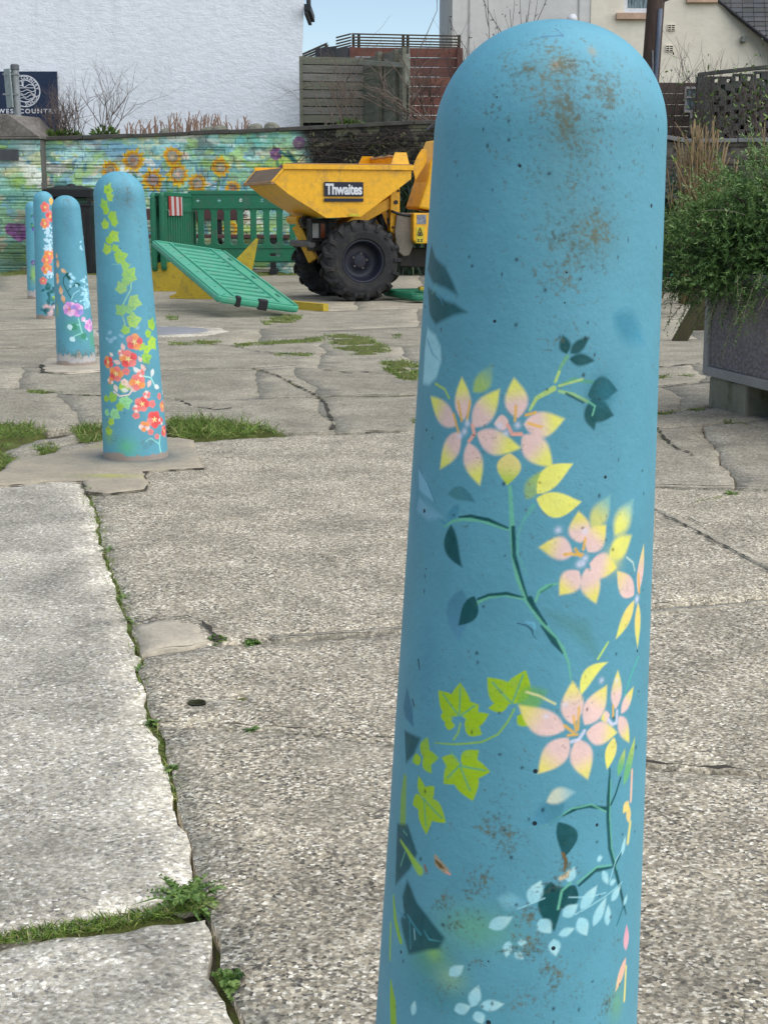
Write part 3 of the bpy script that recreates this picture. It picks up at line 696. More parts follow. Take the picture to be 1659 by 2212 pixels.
    st(z2, [(775, 440), (782, 600), (830, 760), (858, 840)], [22, 22, 14, 10], DK); st(z2, [(868, 838), (890, 880), (960, 980)], [34, 26, 10], DK); st(z2, [(930, 985), (1000, 1070), (1050, 1140)], [8, 34, 8], DK)
    st(z2, [(890, 318), (835, 395), (805, 470), (800, 580), (850, 705)], [26, 16, 12, 12, 6], P8(96, 172, 160), 8, .9)
    st(z2, [(555, 890), (580, 855), (640, 825), (730, 812), (840, 838)], [12, 18, 20, 20, 14], STEM); st(z2, [(580, 838), (640, 815), (740, 806), (830, 828)], [12, 16, 18, 8], DK)
    st(z2, [(1020, 752), (960, 765), (920, 795), (900, 850)], [10, 18, 18, 14], STEM); st(z2, [(990, 762), (930, 800)], 12, P8(70, 140, 120))
    pet(z2, [(430, 425, 495, 662, 105, -.16)], DK, DK2, 16); pet(z2, [(492, 785, 475, 1080, 150, -.08)], P8(72, 128, 150), P8(84, 140, 168), 22, .8)
    pet(z2, [(560, 822, 470, 985, 100, .1)], DK, DK2, 8)
    cv.poly([z2(*p) for p in ((250, 110), (290, 160), (348, 305), (300, 270), (255, 230))], P8(130, 186, 205), 16*m, .8); cv.poly([z2(*p) for p in ((255, 270), (330, 330), (385, 385), (300, 400), (240, 340))], P8(128, 180, 200), 30*m, .7)
    st(z2, [(250, 100), (300, 190), (345, 305)], 8, P8(58, 122, 150))
    cv.poly([z2(*p) for p in ((950, 905), (1190, 965), (1250, 1170))], P8(84, 140, 140), 60*m, .75)
    # ---- flower right of middle, with yellow haze
    pet(z2, [(1210, 445, 1312, 262, 112)], P8(205, 205, 120), P8(130, 185, 175), 30); pet(z2, [(1340, 480, 1440, 290, 125)], YEL, P8(140, 190, 180), 50, .95); pet(z2, [(1310, 600, 1432, 485, 125)], YEL, YEL, 30, .95)
    cv.blob(z2(1330, 620), 60*m, P8(220, 212, 110), .8)
    pet(z2, [(1150, 525, 1138, 350, 128), (1105, 590, 918, 550, 118, -.1), (1190, 575, 1290, 425, 140, .06), (1200, 640, 1350, 665, 135), (1180, 668, 1235, 862, 122), (1140, 682, 1032, 815, 128)], PINK, P8(242, 222, 110), 20, g0=.3, g1=.85)
    for a, bb in (((1120, 560), (1150, 600)), ((1110, 590), (1160, 590)), ((1175, 500), (1165, 560)), ((1060, 590), (1100, 585))): st(z2, [a, bb], 16, ORG, 8, .9)
    for x, y in ((1160, 640), (1175, 610), (1175, 460), (1025, 455), (1140, 645)): cv.blob(z2(x, y), 18*m, WHT, .7)
    st(z2, [(1405, 605), (1440, 635), (1450, 680)], 10, P8(190, 215, 200))
    pet(z2, [(1445, 815, 1352, 680, 118, .05), (1468, 800, 1500, 530, 80)], PINK, P8(238, 214, 140), 12); pet(z2, [(1446, 848, 1345, 1060, 80), (1468, 860, 1466, 1110, 70)], P8(240, 214, 120), YEL, 14)
    cv.blob(z2(1462, 840), 22*m, WHT, .8); st(z2, [(1470, 700), (1475, 800)], 18, ORG, 10)
    st(z2, [(1245, 1170), (1300, 1080)], 14, P8(180, 215, 110)); st(z2, [(1395, 1370), (1430, 1260), (1470, 1160)], [10, 14, 14], P8(80, 180, 160))
    # ---- ivy, lower left
    LV = P8(104, 176, 120)
    pet(z3, [(476, 350, 482, 160, 128), (470, 345, 358, 205, 128), (490, 345, 585, 285, 120), (505, 395, 642, 335, 84), (508, 392, 602, 452, 88), (395, 390, 452, 402, 60), (372, 345, 440, 365, 55)], LIME, LIME, 7)
    pet(z3, [(770, 280, 845, 92, 135), (765, 280, 632, 132, 138), (745, 290, 635, 305, 60), (800, 345, 872, 402, 74)], LIME, LIME, 7); pet(z3, [(800, 280, 970, 205, 130)], P8(120, 178, 70), P8(96, 160, 120), 34, .85)
    pet(z3, [(480, 625, 378, 578, 88), (480, 630, 388, 725, 110), (485, 625, 552, 820, 150), (490, 625, 648, 658, 112), (488, 615, 585, 538, 92)], LIME, LIME, 7)
    pet(z3, [(262, 580, 214, 600, 66), (270, 570, 300, 465, 78), (275, 575, 362, 580, 78), (275, 580, 322, 668, 74)], LIME, P8(140, 185, 60), 8)
    pet(z3, [(278, 805, 250, 678, 66), (282, 805, 338, 738, 78), (275, 815, 216, 838, 92), (285, 815, 402, 942, 126), (280, 815, 292, 1008, 112)], LIME, LIME, 7)
    for Zp in ([(476, 345), (482, 190)], [(470, 340), (385, 225)], [(485, 345), (560, 290)], [(770, 275), (830, 120)], [(765, 275), (660, 160)], [(480, 625), (535, 760)], [(485, 625), (620, 650)], [(480, 620), (410, 690)], [(280, 810), (380, 915)], [(280, 810), (290, 960)]):
        st(z3, Zp, 9, P8(96, 170, 130), 7)
    st(z3, [(340, 496), (450, 505), (600, 492), (690, 450), (745, 380), (782, 308)], [7, 11, 11, 11, 11, 10], P8(140, 186, 80)); st(z3, [(482, 390), (470, 440), (445, 478)], 12, P8(140, 186, 90)); st(z3, [(430, 545), (470, 600)], 10, P8(110, 175, 130))
    # ---- big lower flower
    pet(z3, [(1150, 228, 1302, 48, 78, .2)], YEL, YEL, 12); pet(z3, [(1335, 468, 1296, 645, 86)], P8(236, 220, 120), YEL, 8)
    pet(z3, [(1060, 425, 804, 285, 140, .06), (1105, 392, 1105, 152, 130), (1172, 395, 1296, 175, 140), (1180, 442, 1352, 440, 128), (1130, 478, 1190, 700, 132), (1082, 470, 914, 668, 140)], PINK, P8(240, 222, 120), 18, g0=.35, g1=.9)
    pet(z3, [(1345, 308, 1356, 93, 86), (1375, 332, 1444, 185, 76), (1310, 340, 1262, 365, 66), (1362, 350, 1420, 495, 86)], PINK, P8(242, 222, 110), 16, g0=.3, g1=.85)
    for a, bb in (((1060, 400), (1110, 440)), ((1110, 350), (1125, 430)), ((1140, 300), (1135, 420)), ((1080, 455), (1130, 450)), ((1330, 290), (1330, 350))): st(z3, [a, bb], 15, ORG, 8, .9)
    st(z3, [(1100, 490), (1140, 478), (1170, 430)], 20, WHT, 10, .8); st(z3, [(1305, 370), (1325, 395), (1350, 385), (1352, 320)], 18, WHT, 10, .8)
    for x, y in ((960, 350), (1065, 285), (1265, 150), (1350, 150)): cv.blob(z3(x, y), 16*m, WHT, .6)
    st(z3, [(848, 214), (920, 235), (1008, 280)], 13, P8(214, 214, 150))
    # ---- lower right stems
    pet(z3, [(1358, 682, 1396, 528, 56), (1390, 732, 1452, 462, 70)], P8(110, 180, 120), P8(190, 205, 90), 14); 
    st(z3, [(1312, 640), (1306, 800), (1303, 920), (1312, 1080), (1350, 1230), (1388, 1390), (1402, 1450)], [10, 30, 30, 28, 24, 20, 8], DK, 10); st(z3, [(1318, 700), (1312, 900), (1322, 1080), (1352, 1200)], [8, 9, 9, 6], STEM)
    st(z3, [(1372, 690), (1345, 780), (1318, 840)], 14, DK); st(z3, [(1295, 862), (1200, 848), (1130, 860), (1050, 902)], [20, 20, 22, 10], DK); st(z3, [(1290, 880), (1210, 838), (1100, 862), (940, 965)], [8, 9, 9, 4], STEM)
    st(z3, [(1330, 1185), (1230, 1205), (1140, 1290)], [10, 26, 14], DK); st(z3, [(1320, 1175), (1240, 1186), (1130, 1275)], [8, 12, 10], STEM); st(z3, [(1395, 1060), (1340, 1180)], 14, DK); st(z3, [(1390, 1395), (1350, 1512)], [16, 10], P8(40, 110, 120))
    pet(z3, [(1060, 835, 868, 945, 130)], P8(64, 128, 146), P8(80, 146, 172), 36, .8)
    pet(z3, [(1028, 938, 1048, 1145, 118, .2)], DK, DK2, 10); pet(z3, [(1120, 1290, 1015, 1420, 120, .1), (985, 1270, 1005, 1545, 128, -.05)], DK, DK, 12); cv.poly([z3(*p) for p in ((960, 1280), (1060, 1300), (1110, 1290), (1040, 1420), (1010, 1500), (940, 1360))], DK, 16*m)
    st(z3, [(1095, 1275), (1045, 1320), (1025, 1420)], 14, STEM)
    pet(z3, [(962, 825, 1120, 772, 84, .1)], P8(212, 214, 186), P8(150, 190, 195), 22, .95)
    PL = [(870, 1390, 930, 1262, 84), (1150, 1422, 1242, 1288, 74), (1220, 1515, 1292, 1352, 66), (1140, 1470, 1185, 1568, 76), (1300, 1512, 1302, 1398, 50), (1050, 1460, 1135, 1395, 74), (1272, 1208, 1302, 1282, 42), (1320, 1375, 1372, 1290, 60), (920, 1480, 985, 1555, 80), (1028, 1565, 1115, 1528, 50), (1000, 1588, 1012, 1682, 66), (750, 1600, 738, 1688, 50), (785, 1660, 830, 1700, 40), (640, 1525, 772, 1465, 74), (800, 1610, 850, 1605, 40), (545, 1965, 582, 1845, 66), (448, 1985, 540, 1962, 66), (590, 1962, 725, 1948, 66), (568, 1990, 606, 2060, 66), (215, 2010, 230, 1930, 40), (420, 1790, 500, 1735, 60), (1240, 1145, 1270, 1135, 36), (1310, 1280, 1345, 1262, 36), (1080, 1270, 1115, 1185, 60), (1380, 1120, 1398, 1015, 36), (1390, 1400, 1408, 1340, 36)]
    pet(z3, PL, PALE, P8(186, 228, 226), 14, .85); pet(z3, [(690, 1365, 850, 1390, 84)], P8(130, 190, 200), P8(120, 180, 200), 40, .7)
    for L in ([(1085, 1355), (1200, 1352), (1290, 1330)], [(1120, 1450), (1240, 1380), (1380, 1270)], [(1310, 1265), (1345, 1150), (1395, 1060)], [(800, 1420), (950, 1360)]): st(z3, L, 7, PALE, 5, .8)
    # ---- left edge leaves and lime bands
    st(z3, [(175, 690), (165, 800), (160, 940)], [40, 70, 70], P8(130, 170, 60), 20, .9); cv.poly([z3(*p) for p in ((172, 425), (262, 470), (225, 560), (180, 612))], DK2, 22*m, .92)
    cv.poly([z3(*p) for p in ((130, 945), (190, 950), (242, 1110), (200, 1200), (120, 1290))], DK2, 22*m, .92); st(z3, [(150, 1040), (190, 1100), (255, 1205)], [16, 28, 60], P8(150, 190, 70), 14)
    st(z3, [(165, 985), (185, 1010)], 7, STEM); st(z3, [(150, 1180), (175, 1100)], 7, STEM)
    cv.poly([z3(*p) for p in ((188, 1258), (215, 1320), (240, 1385), (300, 1460), (395, 1580), (365, 1640), (300, 1650), (195, 1672), (165, 1560), (150, 1480), (170, 1440), (160, 1350))], DK2, 24*m, .95)
    st(z3, [(110, 1340), (130, 1420), (175, 1470)], 10, P8(70, 140, 160)); st(z3, [(190, 1455), (260, 1560)], 16, P8(54, 128, 140)); st(z3, [(280, 1540), (310, 1590), (370, 1600)], [4, 10, 3], P8(70, 150, 160)); st(z3, [(200, 1470), (205, 1640)], 10, P8(54, 128, 140)); st(z3, [(225, 1530), (230, 1590)], 5, PALE)
    st(z3, [(110, 1350), (120, 1480), (150, 1600)], [20, 40, 34], P8(140, 186, 50), 10); st(z3, [(95, 1500), (90, 1700)], 20, P8(150, 190, 60), 8); st(z3, [(95, 1820), (105, 1930), (110, 2060)], [16, 70, 66], P8(140, 180, 40), 12)
    cv.poly([z3(*p) for p in ((185, 180), (215, 300), (222, 410), (180, 360), (165, 300))], P8(50, 110, 136), 12*m, .8)
    pet(z3, [(1402, 1650, 1405, 1505, 60)], P8(232, 170, 178), P8(226, 160, 172), 8); pet(z3, [(1400, 1690, 1342, 1885, 60)], P8(238, 186, 160), P8(240, 200, 150), 8); st(z3, [(1402, 1740), (1392, 1930)], 18, P8(236, 220, 120), 8)
    pet(z3, [(1415, 820, 1385, 890, 60), (1420, 940, 1410, 830, 50)], P8(240, 205, 130), P8(240, 214, 110), 10); st(z3, [(1435, 650), (1428, 820)], 22, P8(240, 190, 160), 8); st(z3, [(1425, 940), (1412, 1050)], 26, P8(226, 214, 130), 12)
    # ---- chips, cracks, rust
    st(z2, [(798, 972), (850, 985), (880, 1010), (885, 1040), (905, 1060)], [5, 7, 9, 5, 3], P8(30, 70, 90), 5); st(z2, [(850, 965), (890, 975), (895, 1000)], 12, P8(110, 180, 205), 10); st(z2, [(248, 1175), (256, 1230)], [12, 6], P8(26, 40, 52), 6)
    st(z3, [(345, 1130), (360, 1165), (400, 1205), (425, 1225)], [24, 50, 40, 10], P8(168, 150, 120), 8); st(z3, [(345, 1150), (372, 1180), (390, 1195)], [12, 26, 8], P8(100, 78, 36), 8); st(z3, [(405, 1215), (425, 1228)], 10, P8(230, 160, 150), 5); st(z3, [(285, 1180), (292, 1210)], 16, P8(140, 100, 70), 8)
    st(z3, [(1050, 1110), (1068, 1150), (1062, 1200)], [14, 20, 14], P8(124, 92, 40), 7); st(z3, [(1040, 1250), (1070, 1235), (1085, 1210)], [26, 30, 10], P8(205, 186, 150), 12); st(z3, [(215, 255), (225, 290)], 12, P8(20, 34, 40), 6)
    for x, y, r, ry, a in ((630, 950, 90, 90, 1.1), (760, 1060, 120, 120, 1.2), (600, 1260, 110, 90, 1.3), (400, 1380, 100, 110, .9), (540, 1420, 90, 90, .8), (850, 1470, 70, 120, 1.7), (880, 1640, 90, 70, 1.5), (1000, 1780, 150, 110, 1.3), (1080, 1150, 70, 100, 1.1), (980, 1290, 80, 80, 1.1), (690, 800, 130, 130, .55), (1280, 1950, 80, 120, 1.1), (460, 1520, 90, 60, .9), (600, 1720, 60, 60, .9), (880, 1950, 260, 90, .75), (380, 1860, 90, 60, 1.0), (720, 1650, 50, 40, 1.1), (1350, 1650, 50, 90, 1.0), (420, 940, 60, 60, .8), (850, 560, 60, 60, .8)):
        cv.grime(z3(x, y), r*m, a, ry*m)
    for x, y, r, ry, a in ((1100, 120, 260, 180, .85), (1000, 330, 120, 100, .8), (1240, 40, 170, 120, .6), (1150, 620, 140, 160, .45), (960, 680, 60, 40, .6)): cv.grime(z1(x, y), r*m, a, ry*m)
    for x, y, r, ry, a in ((780, 350, 60, 40, 1.1), (1010, 320, 120, 50, .9), (960, 250, 70, 60, .8), (1000, 620, 60, 110, 1.0), (1250, 500, 60, 90, .9), (1200, 440, 260, 110, .5), (900, 420, 320, 120, .45), (1100, 760, 200, 200, .6), (600, 260, 60, 40, .8), (850, 180, 40, 30, .9), (950, 130, 160, 50, .5), (600, 540, 150, 120, .3), (900, 560, 420, 320, .30), (1180, 180, 60, 30, .9), (1400, 600, 120, 200, .25), (420, 600, 60, 160, .35), (680, 620, 24, 20, .9), (430, 840, 24, 20, 1.2)):
        cv.grime(z4(x, y), r*m, a, ry*m)
    cv.blob(z4(955, 330), 34*m, P8(206, 132, 30), .75, 22*m); cv.blob(z4(1050, 330), 40*m, P8(150, 110, 40), .55, 30*m); cv.blob(z4(1000, 640), 40*m, P8(104, 104, 70), .6, 70*m); cv.blob(z4(1250, 530), 24*m, P8(80, 70, 30), .6, 30*m); cv.blob(z4(790, 355), 36*m, P8(60, 84, 60), .6, 18*m); cv.blob(z4(1205, 250), 34*m, P8(170, 130, 70), .5, 24*m); cv.blob(z4(1010, 700), 26*m, P8(96, 84, 40), .5, 20*m)
    for x, y, rx, ry, a in ((1020, 430, 330, 90, .5), (1000, 620, 130, 160, .6), (1080, 760, 160, 200, .5), (960, 960, 160, 120, .45), (1050, 1180, 220, 160, .45), (1150, 1280, 200, 120, .4), (960, 320, 190, 60, .5)): cv.blob(z4(x, y), rx*m, P8(88, 128, 128), a*.75, ry*m)
    cv.grime(z4(1050, 900), 420*m, .34, 520*m); cv.grime(z4(900, 400), 520*m, .30, 260*m)
    cv.blob(z4(1080, 480), 230*m, P8(86, 150, 168), .5, 120*m); cv.blob(z4(1000, 900), 190*m, P8(84, 142, 156), .45, 260*m)
    for L in ([(830, 165), (960, 158), (1020, 155)], [(960, 112), (1020, 155)]): st(z4, L, 8, P8(66, 104, 140), 8, .8)
    # splash of small dark pits and bright paint flecks
    rr = random.Random(5)
    for k in range(90):
        u = rr.uniform(-.10, .10); v = rr.uniform(.12, .88); cv.blob((u, v), rr.uniform(.0006, .0014), P8(12, 26, 36), .9, rr.uniform(.0006, .0016))

b1o = Bollard((0.0910, 1.118), 0.9235, 0.1075, 0.0818, (0.031, 0.0))
b1o.build('painted_bollard', 430, 36, 980, 0.13, paint_near, 'blue bollard with large pink and yellow lilies and lime ivy, stained rounded top')

def fit_bollard(base_px, base_py, top_py, wb, wt, leanpx):
    base = gp(base_px, base_py); Dh = base.y; sc_ = Dh/F
    top = yp(base_px, top_py, Dh)
    lean = (leanpx*sc_/top.z, 0.0)
    return Bollard((base.x, base.y), top.z, wb/2*sc_*0.99, wt/2*sc_*0.985, lean)
def speck_dirt(cv, b, seed, top=True, streak=0.6):
    rr = random.Random(seed)
    for k in range(26):
        cv.grime((rr.uniform(-1, 1)*b.rb*1.2, rr.uniform(.1, 1)*b.H), rr.uniform(.006, .02), rr.uniform(.2, .6)*streak, rr.uniform(.03, .14))
    if top:
        for k in range(8): cv.grime((rr.uniform(-.8, .8)*b.rb, b.H-rr.uniform(.01, .09)), .025, .3, .02)
    for k in range(5): cv.grime((rr.uniform(-1, 1)*b.rb, rr.uniform(.05, .12)), .03, .6, .02)

RED, RED2, OGE, PPK = P8(214, 74, 72), P8(226, 116, 108), P8(234, 138, 76), P8(240, 194, 182)
def paint_2(cv, b):
    m = 5.0/F*0.3355; Z = lambda x, y: b.uv(161.4+.3355*x, 338.9+.3355*y)
    cv.blob(Z(335, 1870), 60*m, P8(96, 176, 130), .8, 60*m); cv.blob(Z(215, 1780), 40*m, P8(140, 190, 60), .6, 60*m); cv.blob(Z(240, 1480), 30*m, P8(110, 180, 120), .4)
    for L, w, c in (([(365, 790), (362, 850), (310, 950)], 9, P8(160, 215, 170)), ([(310, 1030), (330, 1100)], 8, P8(160, 205, 150)), ([(240, 690), (300, 690), (310, 710)], 6, P8(120, 180, 170)), ([(560, 1930), (545, 1850), (550, 1790)], 9, P8(150, 220, 200)), ([(545, 1850), (490, 1810), (460, 1830)], 7, P8(140, 210, 200)), ([(250, 1510), (290, 1540), (350, 1530), (370, 1500)], 9, P8(236, 214, 200)), ([(440, 1410), (490, 1420), (520, 1480)], 8, P8(170, 225, 210)), ([(495, 1085), (550, 1050)], 6, P8(150, 205, 150)), ([(225, 260), (215, 420), (240, 600)], 5, P8(120, 180, 140))):
        cv.stroke([Z(*p) for p in L], w*m, c, 5*m)
    for x, y, r, a in ((210, 215, 46, 1.2), (190, 310, 42, 2), (238, 375, 42, -.6), (195, 440, 40, 1.6), (245, 505, 48, -.7), (210, 600, 44, 2.0), (285, 645, 56, .3), (345, 765, 62, .8), (305, 850, 48, 2), (375, 930, 56, -.3), (305, 990, 48, 2.4), (370, 1055, 58, .2), (495, 1085, 50, 1.1), (497, 1190, 56, -.9), (455, 1295, 46, .2), (430, 1225, 36, 2), (245, 1555, 42, 1.9), (320, 1570, 52, -1.2), (250, 1650, 46, -.6), (218, 1770, 36, 1.5), (310, 1475, 44, -.4), (205, 1650, 30, 1.), (540, 1000, 30, 1), (222, 258, 34, .4), (205, 345, 34, 2.6), (250, 420, 32, 0.), (218, 540, 32, 1.), (262, 590, 30, 2.), (320, 700, 36, .2), (330, 805, 36, 1.4), (345, 985, 36, .6), (330, 1120, 36, 1.9), (470, 1140, 34, .4), (470, 1240, 36, 2.4), (285, 1610, 34, .3), (200, 1560, 30, 1.2), (235, 1710, 32, 2.)):
        pale = y in (1650, 1570); cv.ivy(Z(x, y), r*m*1.2, a, P8(150, 210, 150) if pale else random.choice([P8(160, 200, 44), P8(172, 206, 60), P8(150, 196, 70)]), 6*m, .95, P8(120, 180, 110))
    for x, y, r in ((310, 1220, 24), (300, 1150, 20), (395, 1370, 26), (420, 1300, 22), (500, 1390, 28), (530, 1480, 28), (480, 1460, 26), (320, 1500, 24), (265, 1490, 26), (235, 1270, 18), (565, 1510, 22), (375, 1495, 24), (350, 1470, 26), (270, 1320, 26), (440, 1355, 26), (235, 1180, 26), (225, 1130, 22), (255, 1165, 20), (210, 1170, 18), (405, 1100, 18)):
        an = random.uniform(0, 6.28); c = random.choice([PPK, P8(240, 214, 200), P8(226, 226, 220)]) if y > 1185 else P8(140, 185, 205); p = Z(x, y)
        cv.petal((p[0]-math.cos(an)*r*m, p[1]-math.sin(an)*r*m), (p[0]+math.cos(an)*r*m, p[1]+math.sin(an)*r*m), r*1.1*m, c, soft=6*m, alpha=.9)
    for x, y, r, cs in ((385, 1190, 62, [RED, OGE, RED2]), (345, 1300, 66, [RED, RED2, OGE]), (215, 1320, 48, [RED, OGE]), (265, 1395, 58, [RED2, OGE, RED]), (405, 1450, 60, [RED2, OGE]), (435, 1590, 56, [RED, RED2]), (515, 1690, 66, [RED, RED, RED2]), (565, 1605, 46, [OGE, RED2]), (577, 1765, 48, [RED, RED2]), (450, 1735, 40, [OGE, PPK]), (500, 1590, 30, [RED2]), (395, 1665, 26, [RED2]), (575, 1440, 30, [RED2, PPK]), (530, 1800, 22, [RED2]), (490, 1770, 24, [RED2]), (425, 1390, 30, [RED2, PPK]), (330, 1380, 28, [RED2]), (300, 1260, 26, [RED2, PPK]), (465, 1530, 30, [RED2, PPK]), (545, 1540, 28, [RED2]), (400, 1620, 30, [RED2, PPK]), (555, 1700, 30, [RED, PPK]), (230, 1440, 28, [OGE, PPK]), (320, 1450, 26, [PPK]), (570, 1480, 26, [RED2])):
        cv.blossom(Z(x, y), r*m*.88, cs, 5, random.uniform(0, 2), P8(250, 226, 140) if r > 40 else None, 9*m)
    cv.blob(Z(330, 290), 80*m, P8(66, 116, 136), .55, 120*m)
    for x, y, rx, ry, a in ((320, 230, 60, 70, .6), (380, 270, 60, 120, .5), (300, 380, 60, 140, .5), (260, 300, 40, 100, .5), (420, 560, 20, 200, .7), (310, 900, 100, 220, .5), (480, 1000, 30, 120, .7), (520, 700, 20, 120, 1.0), (470, 1330, 50, 60, 1.2), (215, 1740, 30, 40, 1.2), (440, 400, 60, 160, .5)):
        cv.grime(Z(x, y), rx*m, a, ry*m)
    cv.blob(Z(330, 900), 120*m, P8(66, 132, 160), .4, 240*m)
    speck_dirt(cv, b, 3)
b2o = fit_bollard(294, 990, 369, 142, 109, -20)
b2o.build('painted_bollard', 190, 24, 460, 0.0, paint_2, 'blue bollard with lime ivy trailing to red blossoms, standing on tan mortar pad')

def paint_3(cv, b):
    m = 8.2/F*0.2529; Z = lambda x, y: b.uv(.2529*x, 322.8+.2529*y)
    cv.blob(Z(630, 1510), 60*m, P8(80, 160, 120), .8, 50*m); cv.blob(Z(790, 1620), 40*m, P8(90, 165, 110), .8, 90*m); cv.blob(Z(690, 1590), 50*m, P8(80, 150, 120), .6, 50*m); cv.blob(Z(490, 1370), 16*m, P8(170, 190, 60), .7, 50*m)
    for x, y, r, a in ((495, 1010, 62, 1.6), (520, 1020, 50, -.5), (488, 1050, 60, -1.6), (490, 1150, 60, 1.4), (525, 1240, 66, 1.7), (530, 1240, 60, -1.3), (745, 870, 60, 1.5), (748, 890, 50, -1.5), (485, 930, 40, 1.6)):
        p = Z(x, y); cv.petal(p, (p[0]+math.cos(a)*r*m*1.2, p[1]+math.sin(a)*r*m*1.2), r*.6*m, P8(240, 190, 150), P8(232, 160, 90), 7*m)
    for L, w, c in (([(610, 1270), (575, 1210), (540, 1140), (545, 1090), (575, 1060)], 10, P8(30, 96, 92)), ([(580, 1210), (610, 1175), (640, 1160)], 9, P8(40, 110, 110)), ([(745, 1620), (700, 1560), (670, 1440)], 10, P8(150, 215, 200)), ([(690, 1570), (640, 1590), (615, 1610)], 8, P8(150, 215, 200)), ([(680, 1500), (620, 1485), (590, 1500)], 8, P8(150, 210, 200)), ([(610, 1280), (630, 1230), (680, 1200)], 8, P8(150, 205, 215))):
        cv.stroke([Z(*p) for p in L], w*m, c, 6*m)
    for x, y, tx, ty, w in ((570, 1060, 608, 1120, 34), (560, 1080, 590, 1050, 26), (630, 1160, 690, 1150, 40), (660, 1160, 640, 1135, 30), (455, 1060, 465, 1090, 24), (600, 1490, 660, 1540, 60), (700, 1570, 735, 1620, 50)):
        cv.petal(Z(x, y), Z(tx, ty), w*m, P8(16, 84, 80) if y < 1300 else P8(60, 140, 110), soft=8*m)
    rr = random.Random(8)
    for k in range(60):
        x, y = rr.choice([(700, 1150), (740, 1240), (690, 1290), (760, 1300), (730, 800), (640, 1110), (735, 1110)]); x += rr.uniform(-45, 45); y += rr.uniform(-60, 60); a = rr.uniform(0, 6.28); r = rr.uniform(14, 28)
        cv.petal(Z(x, y), Z(x+math.cos(a)*r*1.6, y+math.sin(a)*r*1.6), r*m, P8(150, 208, 226), P8(190, 228, 236), 6*m, alpha=.9)
    VI = P8(196, 130, 190); V2 = P8(224, 170, 200)
    cv.blossom(Z(600, 1360), 62*m, [VI, V2], 7, .2, P8(210, 120, 60), 6*m); cv.blossom(Z(660, 1370), 58*m, [V2, VI, P8(140, 130, 190)], 6, .5, P8(150, 110, 180), 6*m); cv.blossom(Z(765, 1500), 56*m, [V2, VI], 6, .3, P8(230, 190, 220), 6*m)
    cv.petal(Z(700, 1430), Z(730, 1470), 40*m, V2, P8(240, 226, 240), 6*m)
    for p, q in (((600, 1600), (640, 1640)), ((590, 1490), (605, 1545)), ((620, 1610), (615, 1640))): cv.petal(Z(*p), Z(*q), 40*m, P8(190, 226, 230), soft=6*m)
    for x, y, rx, ry, a in ((600, 560, 60, 110, .6), (560, 420, 70, 40, .5), (620, 430, 60, 40, .5), (560, 700, 30, 200, .5), (520, 1700, 60, 60, .9), (640, 1740, 90, 40, .8), (500, 1600, 40, 90, .6), (780, 1750, 40, 30, .9)): cv.grime(Z(x, y), rx*m, a, ry*m)
    cv.blob(Z(600, 620), 60*m, P8(70, 128, 152), .5, 190*m)
    e = 0.045+0.03*vnoise(cv.U*60, cv.U*0, 12)+0.02*vnoise(cv.U*190, cv.U*0, 13)
    k = sstep(0, .006, e-cv.V); cv.lay(np.arange(len(k)), k, P8(178, 172, 168)); cv.g += 0.5*np.exp(-np.abs(e-cv.V)/.012)
    speck_dirt(cv, b, 9)
b3o = fit_bollard(166, 789, 421, 85, 61, -11)
b3o.build('painted_bollard', 130, 20, 300, 0.0, paint_3, 'blue bollard with mauve flowers and white sprays, paint worn off around its foot')

def paint_4(cv, b):
    m = 12/F*0.2529; Z = lambda x, y: b.uv(.2529*x, 322.8+.2529*y); rr = random.Random(4)
    for x, y, r, cs in ((385, 490, 46, [RED2, P8(230, 96, 80)]), (430, 570, 50, [RED, RED2]), (385, 630, 46, [RED2, OGE]), (440, 440, 34, [P8(226, 170, 90)]), (425, 890, 50, [OGE, P8(238, 110, 60)]), (400, 940, 46, [RED2, OGE]), (400, 1020, 48, [OGE, RED2]), (368, 1120, 34, [RED2]), (460, 1270, 20, [LIME]), (400, 1340, 20, [OGE])):
        cv.blossom(Z(x, y), r*m, cs, 5, rr.uniform(0, 2), P8(250, 220, 120), 8*m)
    for k in range(80):
        x = rr.gauss(415, 28); y = rr.uniform(660, 870) if k < 66 else rr.uniform(1040, 1080); a = rr.uniform(0, 6.28); r = rr.uniform(10, 18)
        cv.petal(Z(x, y), Z(x+math.cos(a)*r*1.7, y+math.sin(a)*r*1.7), r*m, P8(186, 218, 232), soft=6*m)
    for k in range(40):
        x = rr.gauss(420, 34); y = rr.uniform(1150, 1420); a = rr.uniform(0, 6.28); r = rr.uniform(18, 34)
        cv.petal(Z(x, y), Z(x+math.cos(a)*r*1.7, y+math.sin(a)*r*1.7), r*m, rr.choice([P8(20, 76, 84), P8(26, 92, 92), P8(40, 110, 110)]), soft=8*m, alpha=.9)
    for k in range(16): 
        x = rr.gauss(420, 26); y = rr.uniform(1320, 1430); cv.blob(Z(x, y), 12*m, P8(226, 190, 190), .8)
    speck_dirt(cv, b, 14)
b4o = fit_bollard(107, 687, 412, 56, 43, -3)
b4o.build('painted_bollard', 90, 16, 220, 0.0, paint_4, 'blue bollard covered in red and orange flowers above dark leaves')
